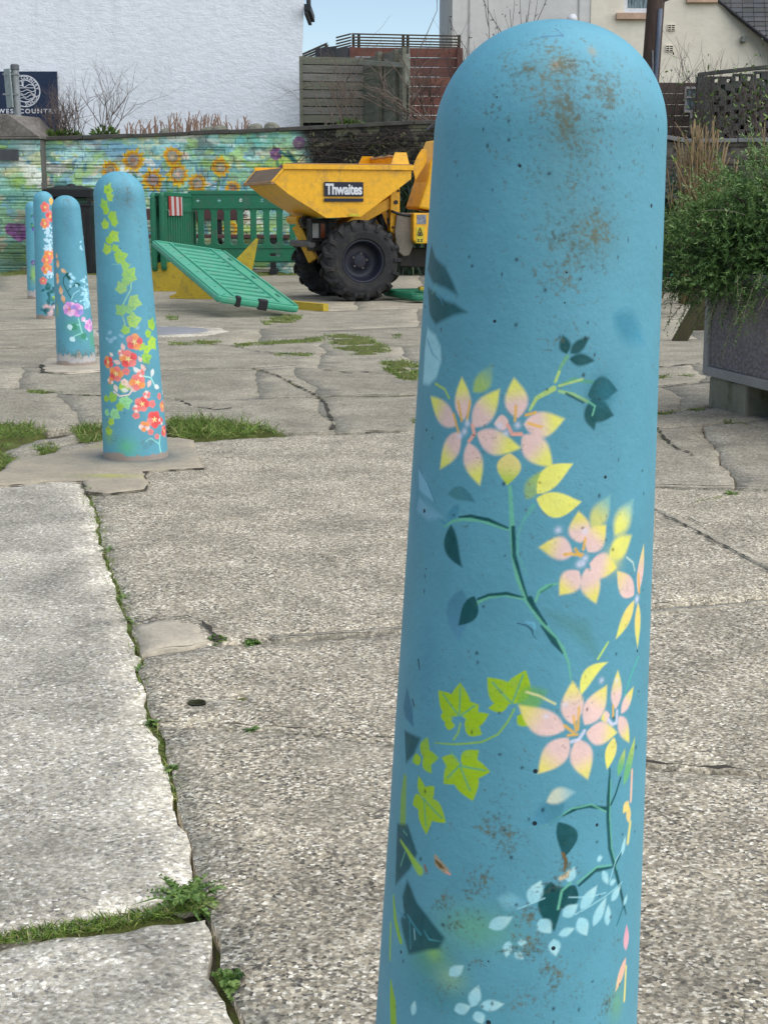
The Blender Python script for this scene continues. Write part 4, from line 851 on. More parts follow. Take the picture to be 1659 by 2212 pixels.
def paint_5(cv, b):
    m = 14.8/F*0.2529; Z = lambda x, y: b.uv(.2529*x, 322.8+.2529*y); rr = random.Random(6)
    for x, y, r in ((300, 568, 26), (295, 672, 26), (286, 965, 24), (330, 640, 14)): cv.blossom(Z(x, y), r*m, [P8(70, 50, 130), P8(96, 70, 160)], 5, .3, P8(200, 170, 220), 8*m)
    for k in range(34):
        x = rr.uniform(265, 350); y = rr.choice([rr.uniform(540, 570), rr.uniform(620, 660), rr.uniform(930, 1120)]); a = rr.uniform(0, 6.28); r = rr.uniform(12, 22)
        cv.petal(Z(x, y), Z(x+math.cos(a)*r*1.7, y+math.sin(a)*r*1.7), r*m, rr.choice([P8(20, 86, 90), P8(110, 170, 70), P8(60, 130, 110)]), soft=8*m)
    cv.blob(Z(285, 1060), 26*m, P8(160, 195, 70), .8, 70*m); cv.blob(Z(330, 1080), 26*m, P8(150, 205, 190), .7, 40*m)
    e = 0.075+0.03*vnoise(cv.U*50, cv.U*0, 15); k = sstep(0, .01, e-cv.V); cv.lay(np.arange(len(k)), k, P8(180, 170, 166))
    speck_dirt(cv, b, 16)
b5o = fit_bollard(81, 645, 434, 42, 32, -2)
b5o.build('painted_bollard', 80, 16, 180, 0.0, paint_5, 'blue bollard with small dark purple flowers near the black bin')

# ================================================================== MURAL WALL, TERRACE
WA, WB = gp(96, 588), gp(930, 593)
wdir = (WB-WA); wdir.z = 0; wdir.normalize(); wnor = Vector((wdir.y, -wdir.x, 0))      # wnor points to the camera
def wall_sz(px, py, fwd=0.0):
    d = ray(px, py); o = Vector((0, 0, HC)); A = WA+wnor*fwd
    t = (A-o).dot(wnor)/d.dot(wnor); p = o+d*t
    return ((p-A).dot(wdir), p.z)
TOPPX = [(96, 303), (300, 296), (655, 281), (930, 266)]
TOPS = [wall_sz(x, y) for x, y in TOPPX]
s_r = wall_sz(1330, 400)[0]
TOPS += [(s_r, TOPS[-1][1]), (s_r+0.02, 1.70), (s_r+8, 1.70)]
def wall_top(s): return np.interp(s, [t[0] for t in TOPS], [t[1] for t in TOPS])
_cr = random.Random(31)
CZ = [0.0]
while CZ[-1] < 2.6: CZ.append(CZ[-1]+_cr.uniform(0.026, 0.075))
CZ = np.array(CZ)
CJ = []
for k in range(len(CZ)):
    j = [-3.0]
    while j[-1] < 20: j.append(j[-1]+_cr.uniform(0.12, 0.75))
    CJ.append(np.array(j))
def stone_relief(S, Z, seed=0):
    S2 = S; Z2 = Z+0.018*(fbm(S*1.3, Z*0+seed, 44, 2)-0.5)*2+0.006*(vnoise(S*9, Z*3, 7)-0.5)
    c = np.clip(np.searchsorted(CZ, Z2)-1, 0, len(CZ)-2)
    dz = np.minimum(Z2-CZ[c], CZ[c+1]-Z2)
    ds = np.empty_like(S2); idx = np.empty(S2.shape, int)
    for k in np.unique(c):
        q = c == k; j = CJ[k]; i = np.clip(np.searchsorted(j, S2[q])-1, 0, len(j)-2)
        ds[q] = np.minimum(S2[q]-j[i], j[i+1]-S2[q]); idx[q] = i
    h = hash2(idx, c, 5+seed); h2 = hash2(idx, c, 9+seed)
    d = np.minimum(dz, ds)
    jw = 0.001+0.007*vnoise(S*2.5, Z*7, 15)
    rec = (1-sstep(jw*0.4, jw+0.005, d))*(0.35+0.65*sstep(.25, .6, vnoise(S*3.3, Z*17, 19)))
    depth = (h-0.5)*0.022-rec*(0.013+0.010*h2)+0.005*(fbm(S*30, Z*30, 12, 2)-0.5)
    return depth, rec, h2
def mural_ground(S, Z, seed=0, dark=0.0):
    n = len(S); c = np.tile(np.array(P8(128, 190, 178)), (n, 1))
    pal = [(P8(168, 216, 206), 1, .54), (P8(92, 158, 150), 2, .54), (P8(110, 168, 196), 3, .57), (P8(196, 206, 140), 4, .62), (P8(120, 176, 112), 5, .58), (P8(220, 222, 206), 6, .62), (P8(64, 140, 134), 7, .62), (P8(222, 196, 170), 8, .68), (P8(150, 196, 90), 9, .65)]
    for col, k, th in pal:
        f = fbm(S*3.1+k*13.7+seed*5, Z*5.2+k*3.1, 100+k, 4)
        a = (sstep(th, th+0.05, f)*0.85)[:, None]; c = c*(1-a)+np.array(col)*a
    c = c*0.92+0.13*np.array([1.0, 1.0, .95]); br = fbm(S*16, Z*48, 150+seed, 2)[:, None]; c = c*(0.80+0.4*br)
    lo = sstep(1.0, 0.1, Z)[:, None]*(0.25+dark); c = c*(1-lo)+np.array(P8(84, 110, 74))*lo
    return c
def sunflower(cv, p, r, ctr):
    Yl, Og, Br = P8(224, 186, 44), P8(222, 150, 40), P8(120, 84, 66)
    q_ = random.uniform(0, 1)
    for ring_, rad0 in ((0, 1.05), (0.35, 0.9)):
        for k in range(13):
            a = ring_+q_+2*PI*k/13+random.uniform(-.12, .12); rad = rad0*random.uniform(.78, 1.15); cv.petal((p[0]+math.cos(a)*r*.42, p[1]+math.sin(a)*r*.42), (p[0]+math.cos(a)*r*rad, p[1]+math.sin(a)*r*rad), r*.30, Og if ring_ else Yl, Yl, r*.1, blunt=.9)
    cv.blob(p, r*.46, Br, .95); cv.blob(p, r*.28, ctr, .95)

M_MURAL_n = None
def wall_mat(name):
    m, nt, b = new_mat(name); co = coords(nt)
    at = nd(nt, 'Attribute', attribute_name='paint').outputs['Color']
    col = mixc(nt, 1.0, at, ramp(nt, noise(nt, co, 30, 5, 0.7), [(0.25, 0.72), (0.7, 1.12)]), 'MULTIPLY')
    nt.links.new(col, b.inputs['Base Color']); b.inputs['Roughness'].default_value = 0.8; b.inputs['Specular IOR Level'].default_value = 0.25
    bump(nt, b, noise(nt, co, 80, 4, 0.7), 0.4, 0.006)
    return m
M_MURAL = wall_mat('painted_stone')
M_COPE = stuffmat('dark_coping_stone', (0.060, 0.055, 0.050), (0.10, 0.095, 0.08), 0.85, 5, 50, 0.5, 0.008, dirt=(0.06, 0.085, 0.03), dirt_amt=0.5)
M_DARKSTONE = stuffmat('dark_wall_stone', (0.07, 0.062, 0.055), (0.11, 0.10, 0.085), 0.9, 4, 30, 0.6, 0.01)

def face_grid(sa, sb, ns, nz, fwd, topf, paintf, seed=0):
    s = np.linspace(sa, sb, ns); t = np.linspace(0, 1, nz)
    Sm, Tm = np.meshgrid(s, t); Zm = -0.08+(topf(Sm)+0.08)*Tm
    S, Z = Sm.ravel(), Zm.ravel()
    d, rec, h2 = stone_relief(S, Z, seed)
    cv = Canvas(S, Z, (1, 1, 1)); cv.texf = 14.0; paintf(cv, S, Z, rec, h2)
    O = np.array(WA)+np.array(wnor)*fwd
    V = O+S[:, None]*np.array(wdir)+np.array([0, 0, 1.0])*(Z)[:, None]+np.array(wnor)*d[:, None]
    i, j = np.meshgrid(np.arange(ns-1), np.arange(nz-1))
    Q = np.stack([j*ns+i, j*ns+i+1, (j+1)*ns+i+1, (j+1)*ns+i], -1).reshape(-1, 4)
    return V, Q, cv.c
def paint_mural(cv, S, Z, rec, h2):
    cv.c = mural_ground(S, Z)
    w = lambda x, y: wall_sz(.3988*x, .3988*y); m = 21.0/F*.3988
    for x, y, rx, ry, col, a in ((500, 900, 160, 60, P8(196, 214, 170), .5), (1350, 760, 180, 40, P8(110, 196, 186), .7), (700, 800, 200, 40, P8(130, 186, 206), .5), (1540, 860, 90, 90, P8(190, 214, 90), .75), (1580, 960, 80, 60, P8(200, 220, 120), .7), (860, 1250, 120, 90, P8(120, 160, 180), .4), (1200, 1230, 200, 60, P8(196, 196, 90), .5), (520, 1240, 60, 140, P8(80, 110, 84), .5), (1000, 1080, 300, 60, P8(110, 170, 150), .4)):
        cv.blob(w(x, y), rx*m, col, a, ry*m)
    rr = random.Random(12)
    for k in range(70):
        x = rr.uniform(260, 1600); y = rr.uniform(900, 1350); a = rr.uniform(.9, 2.2); L = rr.uniform(30, 90)
        cv.petal(w(x, y), w(x+math.cos(a)*L, y-math.sin(a)*L), L*.3*m, rr.choice([P8(60, 130, 110), P8(110, 170, 80), P8(190, 205, 110), P8(84, 140, 160)]), soft=8*m, alpha=.75)
    for p, q in (((965, 1000), (950, 1200)), ((720, 930), (760, 1150)), ((1190, 950), (1150, 1150)), ((930, 900), (900, 1000)), ((830, 1040), (850, 1200))): cv.stroke([w(*p), w(*q)], 12*m, P8(70, 130, 84), 10*m, .8)
    for x, y, r, cc in ((720, 865, 62, P8(170, 130, 100)), (935, 845, 56, P8(214, 190, 150)), (600, 922, 56, P8(190, 150, 110)), (965, 940, 62, P8(232, 200, 176)), (828, 972, 62, P8(226, 170, 150)), (1070, 990, 54, P8(200, 176, 146)), (1192, 902, 54, P8(214, 190, 160)), (1262, 1022, 46, P8(200, 130, 80)), (505, 1060, 40, P8(200, 170, 120)), (1250, 1240, 46, P8(200, 180, 90))):
        sunflower(cv, w(x, y), r*m*1.05, cc)
    for x, y, r in ((1495, 830, 34), (1620, 772, 36), (1530, 910, 22), (520, 1225, 40), (530, 1320, 36)): cv.blossom(w(x, y), r*m, [P8(104, 74, 110), P8(130, 86, 130)], 7, .2, P8(160, 110, 120), 8*m)
    for L in ([(1520, 820), (1570, 850), (1610, 890)], [(1560, 820), (1600, 870)]): cv.stroke([w(*p) for p in L], 18*m, P8(40, 104, 104), 12*m)
    se = wall_sz(652, 350)[0]
    k = sstep(-0.10, 0.10, S-se+0.25*(fbm(Z*4, S*2, 71, 3)-0.5))[:, None]
    n = fbm(S*5, Z*9, 81, 4)[:, None]
    dk = np.array((0.05, 0.045, 0.04))*(0.5+1.2*n)+np.array((0.10, 0.10, 0.05))*(n > .62)
    cv.c = cv.c*(1-k)+dk*k
    wearm = sstep(.60, .70, fbm(S*7, Z*11, 131, 4))[:, None]*.5*(1-k); cv.c = cv.c*(1-wearm)+np.array((0.20, 0.185, 0.16))*wearm
    cv.c = cv.c*(0.82+0.32*h2)[:, None]*(1-0.42*rec)[:, None]+np.array((0.04, 0.04, 0.034))*(0.42*rec)[:, None]
wroot = empty('mural_wall', WA, 0, 'stone wall painted with sunflowers on teal, bare dark stone at one end', 'wall')
se_ = wall_sz(960, 400)[0]
V, Q, cc = face_grid(0.0, se_, 860, 270, 0.0, wall_top, paint_mural)
o = link('stonework', fast_mesh('stonework', V-np.array(WA), Q, {'paint': cc}), M_MURAL, wroot); o['kind'] = 'stuff'; o['label'] = 'thin coursed stones carrying the sunflower painting'
V, Q, cc = face_grid(se_, s_r+8, 300, 90, 0.0, wall_top, lambda cv, S, Z, rec, h2: setattr(cv, 'c', np.array((0.10, 0.09, 0.075))*(0.5+fbm(S*5, Z*9, 81, 4))[:, None]*(1-.7*rec)[:, None]))
o = link('stonework', fast_mesh('stonework', V-np.array(WA), Q, {'paint': cc}), M_MURAL, wroot); o['kind'] = 'stuff'
core = MB()
def wpt(s, z, f): 
    p = WA+wdir*s+wnor*f; return (p.x, p.y, z)
for a, b_ in zip(TOPS[:-1], TOPS[1:]):
    if b_[0]-a[0] < .05: continue
    core.hexa([wpt(a[0], -.1, -.03), wpt(b_[0], -.1, -.03), wpt(b_[0], -.1, -.42), wpt(a[0], -.1, -.42)], [wpt(a[0], a[1]-.006, -.03), wpt(b_[0], b_[1]-.006, -.03), wpt(b_[0], b_[1]-.006, -.42), wpt(a[0], a[1]-.006, -.42)])
core.obj('wall_core', M_DARKSTONE, wroot, world=True)
s = 0.0; cr2 = random.Random(3)
while s < s_r+7.5:
    L = cr2.uniform(.55, .95); e = s+L-.012
    if s < s_r < e: e = s_r-.005
    za, zb = float(wall_top(s+.001)), float(wall_top(e)); th_ = 0.052
    mb = MB(); dj = cr2.uniform(-.006, .008); f = 0.045+dj
    mb.hexa([wpt(s, za+dj*.3, f), wpt(e, zb+dj*.3, f), wpt(e, zb+dj*.3, -.40), wpt(s, za+dj*.3, -.40)], [wpt(s, za+th_+dj, f), wpt(e, zb+th_+dj, f), wpt(e, zb+th_+dj, -.40), wpt(s, za+th_+dj, -.40)])
    mb.obj('coping_stone', M_COPE if s < s_r else SM('grey_coping', (0.22, 0.225, 0.23), None, 0.85, 5, 50, 0.4), wroot, bevel=0.008, world=True)
    s = e+.012

# pier at the left end with pitched cap
PF = 0.22
sp0, sp1 = wall_sz(-420, 400, PF)[0], wall_sz(90, 400, PF)[0]
zp = wall_sz(60, 300, PF)[1]
def paint_pier(cv, S, Z, rec, h2):
    cv.c = mural_ground(S, Z, 3, 0.25)
    w = lambda x, y: wall_sz(.3988*x, .3988*y, PF); m = 21.0/F*.3988
    for x, y, r in ((105, 1255, 52), (60, 1240, 36)): cv.blossom(w(x, y), r*m, [P8(120, 74, 124), P8(150, 96, 150)], 7, .2, P8(90, 60, 90), 10*m)
    for x, y, rx, ry, col, a in ((60, 920, 70, 30, P8(226, 210, 120), .7), (90, 985, 60, 40, P8(170, 200, 70), .7), (30, 890, 60, 24, P8(140, 196, 220), .6), (60, 1060, 110, 60, P8(84, 150, 120), .6), (120, 1180, 120, 60, P8(70, 92, 72), .7), (80, 1400, 160, 90, P8(66, 84, 52), .75), (150, 800, 60, 60, P8(200, 200, 190), .5), (120, 1110, 60, 30, P8(120, 170, 80), .5)): cv.blob(w(x, y), rx*m, col, a, ry*m)
    cv.c = cv.c*(0.82+0.32*h2)[:, None]*(1-0.42*rec)[:, None]+np.array((0.04, 0.04, 0.034))*(0.42*rec)[:, None]
pierloc = WA+wnor*PF+wdir*((sp0+sp1)/2)
proot = empty('wall_pier', (pierloc.x, pierloc.y, 0), 0, 'painted wall pier with pitched dark stone cap beside the black bin', 'wall pier')
V, Q, cc = face_grid(sp0, sp1, 300, 220, PF, lambda s_: zp+0*s_, paint_pier, 2)
o = link('stonework', fast_mesh('stonework', V-np.array(proot.location), Q, {'paint': cc}), M_MURAL, proot); o['kind'] = 'stuff'
mb = MB()
def ppt(s_, z, f):
    p = WA+wdir*s_+wnor*f; return (p.x, p.y, z)
mb.hexa([ppt(sp0, -.1, PF-.025), ppt(sp1-.004, -.1, PF-.025), ppt(sp1-.004, -.1, -.5), ppt(sp0, -.1, -.5)], [ppt(sp0, zp-.004, PF-.025), ppt(sp1-.004, zp-.004, PF-.025), ppt(sp1-.004, zp-.004, -.5), ppt(sp0, zp-.004, -.5)])
mb.obj('pier_core', M_MURAL if False else SM('pier_side_stone', (0.17, 0.16, 0.14), (0.12, 0.115, 0.10), 0.9, 5, 40, 0.5), proot, world=True)
zc_ = wall_sz(20, 245, PF)[1]; sa = wall_sz(18, 245, PF)[0]
M_CAP = stuffmat('lichen_stone_cap', (0.12, 0.105, 0.09), (0.19, 0.175, 0.15), 0.9, 6, 45, 0.7, 0.012, dirt=(0.26, 0.25, 0.21), dirt_amt=0.7)
mb = MB(); mb.hexa([ppt(sp0, zp+.002, PF+.05), ppt(sp1+.03, zp+.002, PF+.05), ppt(sp1+.03, zp+.002, -.52), ppt(sp0, zp+.002, -.52)], [ppt(sp0, zp+.03, PF+.05), ppt(sp1+.03, zp+.03, PF+.05), ppt(sp1+.03, zp+.03, -.52), ppt(sp0, zp+.03, -.52)])
mb.hexa([ppt(sp0, zp+.032, PF+.045), ppt(sp1+.02, zp+.032, PF+.045), ppt(sa, zc_, PF+.03), ppt(sp0, zc_, PF+.03)], [ppt(sp0, zp+.032, -.5), ppt(sp1+.02, zp+.032, -.5), ppt(sa+.25, zc_-.02, -.3), ppt(sp0, zc_-.02, -.3)])
mb.obj('pier_cap', M_CAP, proot, bevel=0.012, world=True)
a0 = wall_sz(-60, 322, PF); a1 = wall_sz(42, 346, PF)
mb = MB(); mb.hexa([ppt(a0[0], a1[1], PF+.012), ppt(a1[0], a1[1], PF+.012), ppt(a1[0], a0[1], PF+.012), ppt(a0[0], a0[1], PF+.012)], [ppt(a0[0], a1[1], PF+.055), ppt(a1[0], a1[1], PF+.055), ppt(a1[0], a0[1], PF+.04), ppt(a0[0], a0[1], PF+.04)])
mb.obj('metal_plaque', SM('plaque_grey', (0.07, 0.075, 0.08), None, 0.6, 6, 40), proot, bevel=0.006, world=True)

# terrace behind the wall
TZ = 1.62
mb = MB(); q0, q1 = WA+wdir*(-8)-wnor*.43, WA+wdir*(s_r+9)-wnor*.43
mb.hexa([(q0.x, q0.y, -.1), (q1.x, q1.y, -.1), (q1.x+30, 120, -.1), (q0.x-40, 120, -.1)], [(q0.x, q0.y, TZ), (q1.x, q1.y, TZ), (q1.x+30, 120, TZ), (q0.x-40, 120, TZ)])
props(mb.obj('terrace_ground', M_SOIL), kind='structure')

# ================================================================== BUILDINGS
def roughcast(name, c, c2, sc1=7.0, st=0.6, dist=0.03, stain=None):
    m, nt, b = new_mat(name); co = coords(nt, (0.55, 1, 1)); c0 = coords(nt)
    n1 = noise(nt, co, sc1*1.4, 5, 0.72); n2 = noise(nt, co, sc1*5, 3, 0.6)
    col = mixc(nt, ramp(nt, noise(nt, c0, 0.8, 5, 0.6), [(0.35, 0.0), (0.65, 1.0)]), c, c2)
    col = mixc(nt, 0.6, col, ramp(nt, n1, [(0.3, 0.86), (0.6, 1.04)]), 'MULTIPLY')
    if stain is not None:
        c3 = coords(nt, (1.6, 1, 0.16)); col = mixc(nt, ramp(nt, noise(nt, c3, 3, 5, 0.6), [(0.52, 0.0), (0.7, 0.35)]), col, stain)
    nt.links.new(col, b.inputs['Base Color']); b.inputs['Roughness'].default_value = 0.85; b.inputs['Specular IOR Level'].default_value = 0.25
    s1 = nt.nodes.new('ShaderNodeMath'); s1.operation = 'MULTIPLY_ADD'; nt.links.new(n2, s1.inputs[0]); s1.inputs[1].default_value = 0.35; nt.links.new(n1, s1.inputs[2])
    bump(nt, b, s1.outputs[0], st, dist); return m
M_WHITE = roughcast('white_roughcast', (0.84, 0.86, 0.88), (0.78, 0.81, 0.83), 9.5, 0.6, 0.03, (0.62, 0.65, 0.65))
M_CREAM = roughcast('cream_render', (0.80, 0.74, 0.60), (0.76, 0.69, 0.55), 5.0, 0.35, 0.02, (0.66, 0.60, 0.48))
M_GREYR = roughcast('greyish_render', (0.66, 0.65, 0.60), (0.60, 0.59, 0.55), 5.0, 0.35, 0.02, (0.50, 0.50, 0.46))
YB = 24.5
br = yp(657, 0, YB); brb = yp(647, 285, YB); slope_ = (br.x-brb.x)/(br.z-brb.z)
zt = 6.4; xb = br.x-(br.z-TZ)*slope_; xt = br.x+(zt-br.z)*slope_
root = empty('white_building', (xb-6, YB+4, TZ), 0, 'large white roughcast building with blank gable wall above the mural', 'building')
mb = MB(); mb.hexa([(xb-13, YB, TZ-.1), (xb, YB, TZ-.1), (xb-1.4, YB+8, TZ-.1), (xb-13, YB+8, TZ-.1)], [(xb-13, YB, zt), (xt, YB, zt), (xt-1.4, YB+8, zt), (xb-13, YB+8, zt)])
mb.obj('wall', M_WHITE, root, world=True)
mb = MB(); mb.hexa([(xb-13.3, YB-.3, zt+.01), (xt+.3, YB-.3, zt+.01), (xt+.3, YB+8.3, zt+.01), (xb-13.3, YB+8.3, zt+.01)], [(xb-13.3, YB+3.9, zt+2.4), (xt+.3, YB+3.9, zt+2.4), (xt+.3, YB+4.1, zt+2.4), (xb-13.3, YB+4.1, zt+2.4)])
mb.obj('roof', SM('slate_dark', (0.06, 0.062, 0.068), None, 0.6, 2, 20), root, world=True)
g0 = yp(658, 33, YB); g1 = yp(667, 20, YB); g2 = yp(662, -60, YB)
mb = MB(); mb.box(((g0.x+g1.x)/2+.02, YB+.5, g0.z+.10), (.10, 1.4, .10)); mb.box((g0.x+.03, YB+.5, g0.z+.03), (.05, 1.4, .06)); mb.tube([(g0.x+.06, YB+.1, g0.z+.12), (g0.x+.05, YB+.1, g0.z+.9)], .035, 8)
mb.obj('gutter', SM('black_plastic_gutter', (0.02, 0.02, 0.022), None, 0.4, 4, 30, 0.1), root, world=True)

# sign board on the white building
YS = YB-0.06
s0, s1 = yp(-90, 153, YS), yp(126, 245, YS)
sgn = empty('shop_sign', ((s0.x+s1.x)/2, YS, s1.z), 0, 'dark navy sign board with white lettering and round emblem on white wall', 'sign')
NAVY = SM('navy_board', (0.010, 0.022, 0.055), (0.014, 0.028, 0.065), 0.45, 2, 30, 0.05)
WHITEP = SM('white_print', (0.72, 0.73, 0.75), None, 0.6, 4, 30, 0.0)
zbot = yp(60, 284, YS).z
mb = MB(); mb.box(((s0.x+s1.x)/2, YS+.025, (s0.z+zbot)/2), (s1.x-s0.x, .05, s0.z-zbot)); mb.obj('board', NAVY, sgn, bevel=.003, world=True)
def put(me, m, loc, parent, name=None, rot=None):
    if rot is not None: me.transform(rot)
    o = link(name or me.name, me, m, parent); o.location = Vector(loc)-parent.location; return o
pxm = YS/F
def fit_text(me, w_, h_):
    a = np.array([v.co[:] for v in me.vertices]); lo_, hi_ = a.min(0), a.max(0)
    me.transform(Matrix.Translation((-(lo_[0]+hi_[0])/2, 0, -(lo_[2]+hi_[2])/2))); me.transform(Matrix.Diagonal((w_/(hi_[0]-lo_[0]), 1, h_/(hi_[2]-lo_[2]), 1))); return me
put(fit_text(text_mesh('lettering', 'WESTCOUNTRY', .2, .004, .006, 1.3), 126*pxm, 9.6*pxm), WHITEP, (yp(60, 239, YS).x, YS-.003, yp(60, 239, YS).z), sgn)
ec = yp(53.5, 195.5, YS); R1 = 32*pxm
mb = MB()
def ringmb(mb, r0, r1, c, y, n=48, a0=0, a1=2*PI):
    vs = []; k_ = n+1
    for i in range(k_):
        a = a0+(a1-a0)*i/n
        for r in (r0, r1): vs.append((c.x+r*math.cos(a), y, c.z+r*math.sin(a)))
        for r in (r0, r1): vs.append((c.x+r*math.cos(a), y+.003, c.z+r*math.sin(a)))
    mb.add(vs, [(4*i, 4*i+1, 4*i+5, 4*i+4) for i in range(n)]+[(4*i+1, 4*i+3, 4*i+7, 4*i+5) for i in range(n)])
ringmb(mb, R1*.95, R1*1.02, ec, YS-.004); ringmb(mb, R1*.66, R1*.72, ec, YS-.004)
for zf, amp in ((.20, .0), (.02, .06), (-.16, .08), (-.32, .08), (-.48, .06)):
    hw = math.sqrt(max(.01, .66**2-zf**2))*R1
    mb.tube([(ec.x+x, YS-.004, ec.z+zf*R1+amp*R1*math.sin(x/R1*9+zf*7)) for x in np.linspace(-hw, hw, 14)], R1*.028, 4)
mb.tube([(ec.x-.5*R1, YS-.004, ec.z+.28*R1), (ec.x-.25*R1, YS-.004, ec.z+.36*R1), (ec.x+.02*R1, YS-.004, ec.z+.24*R1), (ec.x+.3*R1, YS-.004, ec.z+.42*R1), (ec.x+.55*R1, YS-.004, ec.z+.36*R1)], R1*.03, 4)
mb.box((ec.x-.12*R1, YS-.003, ec.z+.42*R1), (.12*R1, .003, .24*R1)); mb.box((ec.x-.12*R1, YS-.003, ec.z+.58*R1), (.2*R1, .003, .06*R1))
mb.obj('emblem', WHITEP, sgn, world=True)
for txt, a0, da in (('COUNTRY', 98, -14.5), ('SCHOOL', -86, 13.0)):
    for i, ch in enumerate(txt):
        a = math.radians(a0+da*i); top = txt[0] == 'C'
        me = text_mesh('letter', ch, R1*.30, .003, .002)
        rr_ = R1*.83
        put(me, WHITEP, (ec.x+rr_*math.cos(a), YS-.003, ec.z+rr_*math.sin(a)), sgn, 'letter', Matrix.Rotation(-(a-PI/2 if top else a+PI/2), 4, 'Y'))
# sign pole with road sign seen from behind
YP_ = 23.0
p0, p1 = yp(38, 300, YP_), yp(32, 146, YP_)
pole = empty('sign_post', (p0.x, YP_, TZ), 0, 'grey metal post carrying a road sign seen from its edge', 'sign post')
GALV = SM('galvanised_steel', (0.30, 0.32, 0.32), (0.24, 0.25, 0.25), 0.5, 8, 60, 0.1, 0.002, 0.3)
mb = MB(); mb.tube([(p0.x+.02, YP_, TZ), (p1.x, YP_, p1.z)], .055, 16); mb.obj('post', GALV, pole, world=True, smooth=False)
mb = MB(); mb.lathe([(.06, 0), (.064, .01), (.064, .07), (.05, .085)], 16, Matrix.Translation((p1.x, YP_, p1.z-.03))); mb.obj('post_cap', SM('grey_plastic_cap', (0.13, 0.14, 0.145), None, 0.5, 8, 40), pole, world=True)
q0, q1 = yp(13, 148, YP_), yp(22, 232, YP_)
mb = MB(); mb.hexa([(q0.x-.02, YP_+.02, q1.z), (q0.x+.10, YP_-.12, q1.z), (q0.x+.115, YP_-.115, q1.z), (q0.x-.005, YP_+.03, q1.z)], [(q0.x-.045, YP_+.02, q0.z), (q0.x+.075, YP_-.12, q0.z), (q0.x+.09, YP_-.115, q0.z), (q0.x-.03, YP_+.03, q0.z)])
mb.obj('sign_plate', SM('sign_back', (0.36, 0.42, 0.40), (0.30, 0.36, 0.34), 0.5, 5, 40, .1, dirt=(0.12, 0.08, 0.03), dirt_amt=.5), pole, world=True, bevel=.003)
for yy in (160, 203):
    c = yp(32, yy, YP_); mb = MB(); mb.box((c.x-.06, YP_-.055, c.z), (.20, .02, .022)); mb.box((c.x, YP_, c.z), (.125, .125, .022)); mb.obj('bracket', GALV, pole, world=True)

# house
YH = 30.0
hx0, hx1, hx2 = yp(977, 60, YH).x, yp(1275, 60, YH).x, yp(1551, 60, YH).x
house = empty('cream_house', ((hx0+hx2)/2+2, YH+4, TZ), 0, 'cream rendered house with slate roof slope and air bricks behind the garden', 'house')
mb = MB(); mb.hexa([(hx0, YH, TZ), (hx1, YH, TZ), (hx1, YH+7, TZ), (hx0, YH+7, TZ)], [(hx0, YH, 7), (hx1, YH, 7), (hx1, YH+7, 7), (hx0, YH+7, 7)]); o = mb.obj('side_wall', M_GREYR, house, world=True); o['label'] = 'greyer end wall of the house'
mb = MB()
wx0, wx1 = yp(1348, 0, YH).x, yp(1425, 0, YH).x; wz0 = yp(1340, 28, YH).z; wz1 = wz0+1.3
x9 = hx2+9
def wallrect(x0, x1, z0, z1): mb.hexa([(x0, YH-.02, z0), (x1, YH-.02, z0), (x1, YH+.25, z0), (x0, YH+.25, z0)], [(x0, YH-.02, z1), (x1, YH-.02, z1), (x1, YH+.25, z1), (x0, YH+.25, z1)])
wallrect(hx1+.001, wx0, TZ, 7); wallrect(wx0, wx1, TZ, wz0); wallrect(wx0, wx1, wz1, 7); wallrect(wx1, x9, TZ, 7)
mb.hexa([(hx1+.001, YH+.251, TZ), (x9, YH+.251, TZ), (x9, YH+7, TZ), (hx1+.001, YH+7, TZ)], [(hx1+.001, YH+.251, 7), (x9, YH+.251, 7), (x9, YH+7, 7), (hx1+.001, YH+7, 7)])
mb.obj('wall', M_CREAM, house, world=True)
mb = MB(); mb.hexa([(hx0-.3, YH-.3, 7.01), (x9, YH-.3, 7.01), (x9, YH+7.3, 7.01), (hx0-.3, YH+7.3, 7.01)], [(hx0-.3, YH+3.4, 9.6), (x9, YH+3.4, 9.6), (x9, YH+3.6, 9.6), (hx0-.3, YH+3.6, 9.6)]); mb.obj('roof', MATS['slate_dark'], house, world=True)
UPVC = SM('white_window_frame', (0.78, 0.79, 0.80), None, 0.35, 4, 20, 0.0)
win = MB(); fz = .07
for (a, b_, c, d) in ((wx0, wx1, wz0, wz0+fz*1.4), (wx0, wx1, wz1-fz, wz1), (wx0, wx0+fz, wz0+fz*1.4, wz1-fz), (wx1-fz, wx1, wz0+fz*1.4, wz1-fz)): win.box(((a+b_)/2, YH+.05, (c+d)/2), (b_-a-.001, .06, d-c-.001))
wo_ = win.obj('window', UPVC, house, world=True)
M_GLASS, nt, b = new_mat('net_curtained_glass'); co = coords(nt, (6, 1, 1)); cc_ = mixc(nt, ramp(nt, noise(nt, co, 5, 4, .6), [(.4, 0.0), (.65, 1.0)]), (0.05, 0.075, 0.08), (0.24, 0.30, 0.31)); nt.links.new(cc_, b.inputs['Base Color']); b.inputs['Roughness'].default_value = 0.08
mb = MB(); mb.box(((wx0+wx1)/2, YH+.06, (wz0+wz1)/2), (wx1-wx0-.11, .012, wz1-wz0-.12)); o = mb.obj('pane', M_GLASS, wo_); o.data.transform(Matrix.Translation(-house.location))
SILL = SM('peach_sill', (0.62, 0.42, 0.29), None, 0.7, 4, 30, .1)
def sill(xa, xb_, ya, yb):
    p, q = yp(xa, ya, YH-.1), yp(xb_, yb, YH-.1); mb = MB(); mb.box(((p.x+q.x)/2, YH-.07, (p.z+q.z)/2), (q.x-p.x, .10, p.z-q.z)); mb.obj('sill', SILL, house, world=True, bevel=.006)
sill(1332, 1424, 26, 40); sill(1484, 1550, -9, 4)
